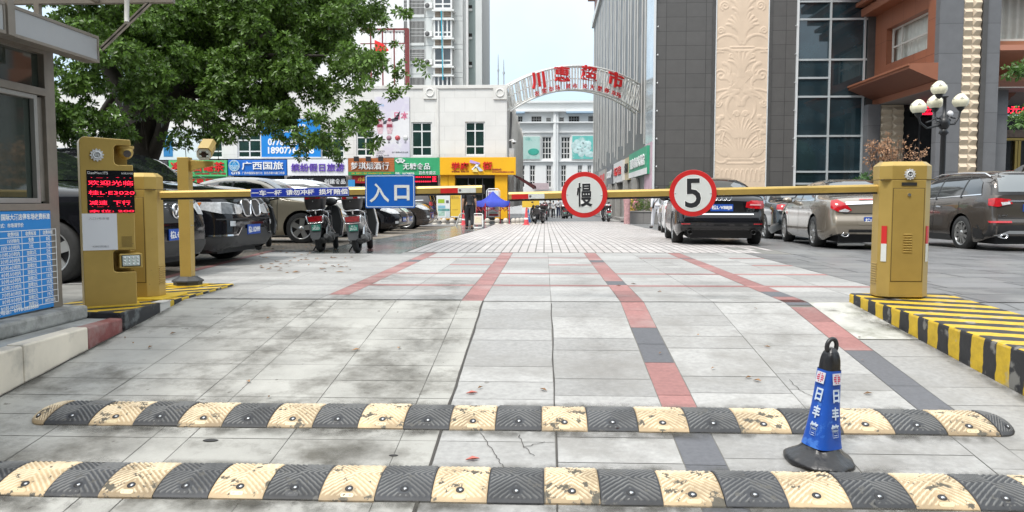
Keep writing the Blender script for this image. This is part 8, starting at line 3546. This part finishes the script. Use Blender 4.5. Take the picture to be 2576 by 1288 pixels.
	m = MB()
	m.cyl((-.945, 0, 1.03), (-.93, 0, 1.03), .012, n=10)
	build(m, 'lock', STEEL, tb, False)
	return t

RLID = M('lid_dark_red', (.10, .012, .016), .2, coat=.6)
SLV2 = M('lid_silver', (.50, .50, .50), .25, .5, coat=.5)
FCHR = M('fairing_silver', (.42, .41, .40), .22, .6, coat=.6)
FBLK = M('fairing_black', (.02, .02, .022), .2, coat=.8)
q = G(807, 634)
sc1 = scooter('black scooter with dark red top box lid, left of the pair in the lane', (q.x, q.y + .54, gz(q.x, q.y)), 91, FBLK, RLID, FBLK, '3F203')
q = G(899, 636)
sc2 = scooter('silver-flanked scooter with silver top box lid and green plate, right of the pair', (q.x, q.y + .54, gz(q.x, q.y)), 91, FCHR, SLV2, M('shield_white', (.66, .66, .66), .3, coat=.6), '3A122')
q = P(664, 628, 15.0)
sc3 = scooter('scooter with plain grey top box half hidden behind the kidney-grille SUV', (q.x, 15.0, gz(q.x, 15.0)), 100, FBLK, M('lid_grey', (.12, .12, .12), .4), FBLK, '2K718')
for k, (x, Y, hd, lab) in enumerate(((1356, 41.5, 250, 'black scooter parked right of the small blue cone'), (1345, 45, 95, 'scooter with top box parked at the mouth of the alley'), (1372, 52, 80, 'scooter parked deeper in the alley below the crowd'),
									(1418, 62, 95, 'scooter in the alley below the left half of the 慢 sign'), (1432, 63, 70, 'second scooter in the alley close under the 慢 sign'), (1525, 47, 100, 'scooter with pale shield parked by the granite steps'))):
	q = P(x, 550, Y)
	dup((sc1, sc2)[k % 2], (q.x, Y, gz(q.x, Y)), math.radians(hd), lab)

# ------------------------------------------------------------------ people
SKIN = M('skin', (.42, .25, .17), .55, var=.05)
HAIR = M('hair_black', (.012, .011, .010), .5, var=.3, sc=30)

def skinned(name, pts, edges, mat, parent, sub=1):
	names = list(pts)
	me = bpy.data.meshes.new(name)
	me.from_pydata([pts[n][0] for n in names], [(names.index(a), names.index(b)) for a, b in edges], [])
	me.materials.append(mat)
	o = bpy.data.objects.new(name, me)
	COL.objects.link(o)
	o.parent = parent
	FRAME[o.name] = FRAME[parent.name]
	sk = o.modifiers.new('skin', 'SKIN')
	sk.use_smooth_shade = True
	lay = me.skin_vertices[0].data
	for i, n in enumerate(names):
		r = pts[n][1]
		lay[i].radius = r if isinstance(r, tuple) else (r, r)
		lay[i].use_root = i == 0
	s = o.modifiers.new('subd', 'SUBSURF')
	s.levels = s.render_levels = sub
	return o

def person(label, loc, heading, shirt, trousers, shoes, h=1.72, stride=0.0, group=None, arms=((.02, .0), (.02, .0)), bag=None, fingers=True, long_sleeve=False):
	"""Faces local +x. stride swings the legs fore and aft; arms = (elbow, wrist) forward swing per side."""
	k = h / 1.72
	t = thing('person', label, 'person', loc, math.radians(heading), group, scale=k)
	P_ = {'pelvis': ((0, 0, .95), (.125, .10)), 'waist': ((0, 0, 1.10), (.125, .095)), 'chest': ((.0, 0, 1.30), (.15, .105)), 'upper': ((-.005, 0, 1.42), (.11, .08)),
		'neck': ((0, 0, 1.50), .052), 'jaw': ((.02, 0, 1.57), (.062, .07)), 'brow': ((.012, 0, 1.645), (.074, .09)), 'crown': ((0, 0, 1.705), (.055, .065))}
	E_ = [('pelvis', 'waist'), ('waist', 'chest'), ('chest', 'upper'), ('upper', 'neck'), ('neck', 'jaw'), ('jaw', 'brow'), ('brow', 'crown')]
	for s, a in ((1, arms[0]), (-1, arms[1])):
		n = str(s)
		P_['sh' + n] = ((-.005, s * .175, 1.41), .058)
		P_['el' + n] = ((-.03 + a[0], s * .245, 1.13), .043)
		P_['wr' + n] = ((.02 + a[1], s * .262, .885), .028)
		P_['pa' + n] = ((.035 + a[1], s * .264, .825), (.030, .018))
		E_ += [('upper', 'sh' + n), ('sh' + n, 'el' + n), ('el' + n, 'wr' + n), ('wr' + n, 'pa' + n)]
		if fingers:
			for f, (dx, L_) in enumerate(((-.026, .066), (-.009, .080), (.009, .085), (.026, .076))):
				P_[f'f{f}a{n}'] = ((.037 + a[1] + dx, s * .263, .790), .0095)
				P_[f'f{f}b{n}'] = ((.042 + a[1] + dx, s * .258, .790 - L_ * .55), .0085)
				P_[f'f{f}c{n}'] = ((.046 + a[1] + dx, s * .245, .790 - L_), .007)
				E_ += [('pa' + n, f'f{f}a{n}'), (f'f{f}a{n}', f'f{f}b{n}'), (f'f{f}b{n}', f'f{f}c{n}')]
			P_['ta' + n] = ((.068 + a[1], s * .250, .835), .0105)
			P_['tb' + n] = ((.078 + a[1], s * .242, .795), .0085)
			E_ += [('pa' + n, 'ta' + n), ('ta' + n, 'tb' + n)]
		g = stride * s
		P_['hip' + n] = ((0, s * .09, .90), .095)
		P_['kn' + n] = ((.02 + g * .5, s * .10, .51), .060)
		P_['an' + n] = ((-.02 + g - (.10 if g < 0 else 0), s * .10, .09 + (.05 if g < 0 else 0)), .040)
		P_['to' + n] = ((.13 + g - (.08 if g < 0 else 0), s * .115, .035), (.040, .028))
		E_ += [('pelvis', 'hip' + n), ('hip' + n, 'kn' + n), ('kn' + n, 'an' + n), ('an' + n, 'to' + n)]
	skinned('body', P_, E_, SKIN, t)
	g1 = lambda n, d: (P_[n][0], tuple(q + d for q in (P_[n][1] if isinstance(P_[n][1], tuple) else (P_[n][1],) * 2)))
	S_ = {'waist': g1('waist', .022), 'belly': ((0, 0, .985), (.145, .115)), 'chest': g1('chest', .022), 'upper': g1('upper', .02), 'collar': ((0, 0, 1.475), (.068, .062))}
	Es = [('waist', 'belly'), ('waist', 'chest'), ('chest', 'upper'), ('upper', 'collar')]
	for s in (1, -1):
		n = str(s)
		S_['sh' + n] = g1('sh' + n, .018)
		mid = Vector(P_['sh' + n][0]).lerp(Vector(P_['el' + n][0]), .8)
		S_['sl' + n] = (tuple(mid), .064)
		Es += [('upper', 'sh' + n), ('sh' + n, 'sl' + n)]
		if long_sleeve:
			S_['e2' + n] = g1('el' + n, .014)
			S_['w2' + n] = g1('wr' + n, .014)
			Es += [('sl' + n, 'e2' + n), ('e2' + n, 'w2' + n)]
	skinned('shirt', S_, Es, shirt, t)
	T_ = {'pelvis': g1('pelvis', .022), 'belt': ((0, 0, 1.03), (.135, .105))}
	Et = [('pelvis', 'belt')]
	for s in (1, -1):
		n = str(s)
		T_['hip' + n] = g1('hip' + n, .012)
		T_['kn' + n] = g1('kn' + n, .022)
		a = P_['an' + n][0]
		T_['an' + n] = ((a[0] + .01, a[1], a[2] - .005), .068)
		Et += [('pelvis', 'hip' + n), ('hip' + n, 'kn' + n), ('kn' + n, 'an' + n)]
		m = MB()
		b = P_['to' + n][0]
		m.ball((b[0] - .055, b[1], .052), .064, 14, 8, sc=(2.2, .88, .85))
		build(m, 'shoe', shoes, t, False)
	skinned('trousers', T_, Et, trousers, t)
	m = MB()
	m.ball((-.012, 0, 1.675), .102, 16, 10, sc=(1.02, .84, 1.0))
	m.v = [(x, y, max(z, 1.60 if x < .03 else 1.675)) for x, y, z in m.v]
	build(m, 'hair', HAIR, t, False)
	m = MB()
	for s in (1, -1):
		m.ball((.0, s * .080, 1.61), .026, 8, 6, sc=(.7, .4, 1.1))
	build(m, 'ear', SKIN, t, False)
	m = MB()
	m.ball((.098, 0, 1.605), .017, 8, 6, sc=(1.2, .8, 1.3))
	build(m, 'nose', SKIN, t, False)
	m = MB()
	for s in (1, -1):
		m.ball((.090, s * .033, 1.632), .010, 8, 6, sc=(.5, 1.3, .7))
	m.ball((.090, 0, 1.565), .02, 8, 6, sc=(.4, 1.2, .25))
	build(m, 'face_features', HAIR, t, False)
	if bag:
		m = MB()
		m.tube([(.10, -.10, 1.43), (.13, .03, 1.2), (.06, .17, 1.02)], .016, 6)
		m.tube([(-.10, -.10, 1.43), (-.14, .03, 1.2), (-.06, .17, 1.02)], .016, 6)
		m.box(-.10, .15, .86, .10, .22, 1.05)
		build(m, 'shoulder_bag', bag, t, False, bevel=.01)
	return t

CLB = M('uniform_black', (.020, .021, .025), .75, var=.25, sc=9)
CLT = M('trousers_black', (.015, .016, .020), .75, var=.25, sc=9)
CLW = M('cloth_white', (.66, .66, .69), .7, var=.05)
CLS = M('shoe_black', (.015, .015, .016), .4)
CLG = M('cloth_grey', (.20, .20, .21), .75, var=.2)
CLR = M('cloth_brown', (.14, .09, .08), .75, var=.2)
CLN = M('cloth_navy', (.03, .04, .09), .75)
q = G(1181, 577)
person('guard in black short-sleeved uniform standing with back turned beside the folding board', (q.x, q.y, q.z), 96, CLB, CLT, CLS, 1.70, .04, arms=((.03, .02), (-.02, .06)))
q = G(1651, 575)
person('person in white clothes with dark shoes walking beside the white car', (q.x, q.y, q.z), 105, CLW, CLW, CLS, 1.72, .22, arms=((-.08, -.10), (.06, .12)), bag=CLS, long_sleeve=True)
for x, Y, hd, sh, tr, h, st, lab in ((1371, 76, 80, CLR, CLR, 1.66, .1, 'person in a brown dress-like outfit at the left end of the distant crowd'),
									(1384, 74, 95, CLG, CLG, 1.60, .12, 'person in grey, second from the left in the distant crowd'),
									(1392, 70, 85, CLW, CLT, 1.45, .1, 'person in a white top and dark trousers in the middle of the distant crowd'),
									(1405, 72, 90, CLW, CLN, 1.70, .15, 'person with dark backpack straps in the distant crowd'),
									(1418, 70, 92, CLW, CLG, 1.68, .1, 'person in pale shirt next to the 慢 sign in the distant crowd')):
	q = P(x, 545, Y)
	person(lab, (q.x, Y, gz(q.x, Y)), hd, sh, tr, CLS, h, st, 'people in the distant alley', fingers=False, bag=CLN if 'backpack' in lab else None)

# ------------------------------------------------------------------ the big tree over the parked cars
LEAF = M('banyan_leaf', (.102, .184, .031), .38, isl=.6, trans=.32, spec=.45)
BARK = M('tree_bark', (.045, .038, .030), .85, var=.3, sc=6, bump=.6, bsc=20)
nr = np.random.default_rng(12)
TY = 13.5
tb_ = P(345, 600, TY)
base = Vector((tb_.x, TY, gz(tb_.x, TY)))
tr = thing('broadleaf_tree', 'big dark-leaved tree spreading over the parked cars on the left', 'tree', base)
lobes = [(60, 10, 60, 11.5), (120, 50, 60, 12), (170, 20, 80, 12), (300, 50, 120, 13), (420, 40, 130, 13.5), (560, 50, 130, 14), (700, 40, 125, 14), (830, 35, 110, 14), (930, 0, 70, 13.5), (955, -40, 70, 13.5),
		(250, 150, 90, 12), (380, 160, 110, 12.5), (520, 165, 115, 13), (660, 175, 115, 13.3), (790, 165, 105, 13.5), (890, 165, 85, 13.3), (955, 160, 52, 13), (1015, 162, 36, 13), (1050, 170, 26, 13), (1075, 178, 15, 13), (1000, 190, 30, 13), (990, 110, 22, 13), (1000, 30, 40, 13),
		(205, 250, 62, 11.8), (235, 335, 55, 11.8), (205, 385, 48, 12), (255, 395, 36, 12), (180, 180, 55, 11.8), (180, 300, 50, 11.8), (290, 330, 50, 12.4), (265, 360, 45, 12.4), (175, 400, 40, 12), (150, 240, 70, 11.6), (160, 340, 75, 11.6), (130, 280, 60, 11.4), (170, 290, 60, 11.6), (235, 295, 70, 12), (145, 130, 65, 11.6), (200, 395, 48, 11.8), (325, 245, 75, 12), (440, 255, 85, 12.5), (560, 265, 80, 12.8), (680, 275, 80, 13), (790, 285, 72, 13), (875, 275, 70, 13), (935, 255, 55, 12.8), (985, 222, 40, 12.8),
		(440, 335, 42, 12.6), (430, 300, 50, 12.4), (520, 330, 48, 13.2), (470, 352, 26, 12.8), (600, 315, 42, 13), (560, 335, 30, 13), (650, 315, 24, 13), (750, 345, 40, 13), (757, 375, 26, 13), (752, 330, 40, 12.6), (835, 350, 34, 13), (842, 382, 24, 13), (870, 320, 50, 12.6), (800, 320, 50, 12.6), (922, 330, 40, 12.8), (938, 350, 24, 12.8), (930, 300, 45, 12.6), (1025, 222, 14, 12.8), (715, 330, 26, 13), (790, 345, 38, 13), (870, 130, 60, 12.6), (910, 180, 50, 12.4),
		(480, -60, 130, 14), (650, -70, 140, 14.5), (300, -60, 120, 13), (800, -70, 120, 14.5),
		(450, 150, 130, 16), (620, 150, 130, 16.5), (780, 130, 120, 16.5), (330, 130, 110, 15.5), (300, 300, 60, 15), (520, 270, 80, 16), (680, 260, 80, 16)]
cl_ = []
for x, y, r, Y in lobes:
	c = P(x, y + (10 if y > 240 else 0), Y)
	R_ = r * Y / 2000 * (1.02 if x < 860 else .84 if x < 970 else .7) * (.83 if y > 240 and 420 < x < 860 else 1)
	cl_.append((tuple(c), R_))
# break every lobe into smaller uneven sprays
sub = []
for c, R_ in cl_:
	k = max(4, int(6.5 * (R_ / .5) ** 1.5))
	for _ in range(k):
		d = nr.normal(size=3)
		d /= np.linalg.norm(d)
		sub.append((tuple(np.array(c) + d * R_ * (.45 + .55 * nr.random())), R_ * (.24 + .24 * nr.random())))
lm = leaves_mb(sub, 262000, .080, nr, (1, 1, .75), up=.8, clump=6)
build(lm, 'crown', LEAF, tr)
m = MB()
up = lambda x, y, Y: P(x, y, Y)
t0, t1 = base, up(345, 330, TY)
prof_t = [(base + Vector((0, 0, -.1)), .42), (base + Vector((0, 0, .3)), .33), (up(342, 440, TY), .30), (up(345, 360, TY), .31), (up(352, 300, TY), .33)]
m.tube([p for p, _ in prof_t], [r for _, r in prof_t], 16)
build(m, 'trunk', BARK, tr)
for pts, r0 in (([(350, 320), (300, 220), (240, 120), (200, 20)], .20), ([(355, 310), (370, 200), (400, 90), (420, -40)], .22), ([(365, 320), (450, 230), (560, 150), (690, 80)], .20),
				([(380, 400), (400, 350), (415, 300), (470, 240), (600, 230), (760, 220)], .13), ([(560, 150), (700, 140), (820, 140)], .07),
				([(470, 240), (520, 290), (600, 320)], .07), ([(700, 200), (740, 290), (755, 370)], .06), ([(300, 220), (250, 290), (225, 370)], .07)):
	m = MB()
	n = len(pts)
	m.tube([up(x, y, TY + .2 * math.sin(i * 1.7 + x)) for i, (x, y) in enumerate(pts)], [r0 * (1 - .72 * i / (n - 1)) for i in range(n)], 10)
	build(m, 'limb', BARK, tr)
m = MB()
r_ = random.Random(8)
for k in range(46):
	x, y = r_.uniform(300, 560), r_.uniform(180, 290)
	a = up(x, y, TY + r_.uniform(-.4, .4))
	m.tube([a, a + Vector((r_.uniform(-.05, .05), 0, -r_.uniform(.3, .9)))], .006, 4)
o = build(m, 'aerial_root', BARK, tr)

# the tree whose twigs reach in at the right edge
YR_ = 20.0
b2 = P(2740, 600, YR_)
b2 = Vector((b2.x, YR_, gz(b2.x, YR_)))
t2 = thing('young_tree', 'slender young tree with bright leaves reaching in at the right edge', 'tree', b2)
m = MB()
m.tube([b2, b2 + Vector((0, 0, 1.6)), P(2725, 280, YR_), P(2700, 150, YR_)], [.10, .08, .06, .03], 10)
build(m, 'trunk', BARK, t2)
ends = [(2560, 185), (2578, 165), (2566, 297), (2584, 294), (2630, 220), (2660, 140), (2680, 60), (2740, 200), (2720, 120), (2620, 265)]
m = MB()
for x, y in ends:
	m.tube([P(2715, y + 60, YR_), P((2715 + x) / 2, y + 15, YR_), P(x, y, YR_)], [.03, .02, .008], 6)
build(m, 'limb', BARK, t2)
sb2 = []
for x, y in ends:
	for _ in range(4):
		q = P(x + nr.normal() * 9, y + nr.normal() * 8, YR_ + nr.normal() * .25)
		sb2.append((tuple(q), .15))
build(leaves_mb(sb2, 1700, .12, nr, clump=5), 'crown', M('young_leaf', (.075, .155, .03), .42, isl=.5, trans=.3), t2)

# ------------------------------------------------------------------ litter
DRY = M('dry_leaf_litter', (.26, .14, .06), .7, isl=.5)
m = MB()
r_ = random.Random(21)

def leaf_on(m, p, L, a):
	z = gz(p.x, p.y) + .016
	c_, s_ = math.cos(a), math.sin(a)
	q = [(-L / 2, 0, 0), (0, L * .2, .012), (L / 2, 0, .004), (0, -L * .2, .010)]
	m.add([(p.x + x * c_ - y * s_, p.y + x * s_ + y * c_, z + w_) for x, y, w_ in q], [(0, 1, 2, 3)])

for _ in range(70):
	x, y = r_.uniform(640, 900), r_.uniform(615, 690)
	leaf_on(m, G(x, y), r_.uniform(.05, .12), r_.uniform(0, 6))
for _ in range(26):
	x, y = r_.uniform(300, 2300), r_.uniform(660, 1020)
	leaf_on(m, G(x, y), r_.uniform(.03, .07), r_.uniform(0, 6))
tag(build(m, 'leaf_litter', DRY), kind='stuff')
PKL = M('pink_fallen_leaf', (.46, .13, .10), .6)
for (x, y), lab in (((1852, 995), None), ((1190, 1145), None)):
	pass
for (x, y), lab in (((1187, 995), 'reddish fallen leaf on the slabs behind the far speed bump'), ((1189, 1163), 'reddish fallen leaf on the slabs between the two speed bumps'), ((1552, 1086), 'small orange fallen leaf just in front of the far speed bump')):
	m = MB()
	leaf_on(m, G(x, y), .075, .2)
	m.v = m.v + [(a, b, c - .003) for a, b, c in m.v]
	m.f += [(4, 7, 6, 5)]
	m.mi += [0]
	m.sm += [False]
	tag(build(m, 'fallen_leaf', PKL), lab, 'leaf', 'fallen leaves on the slabs')
# a lump of tar on the concrete
for (x, y), s, lab in (((530, 1112), .032, 'dark lump of tar on the concrete between the speed bumps'), ((990, 1150), .018, 'small dark stain lump on the concrete near the near bump')):
	p = G(x, y)
	m = MB()
	m.ball((p.x, p.y, gz(p.x, p.y) + .010), s, 14, 6, sc=(1.3, .7, .12))
	tag(build(m, 'tar_lump', M('tar', (.03, .03, .03), .8, var=.3, sc=30)), lab, 'tar lump')
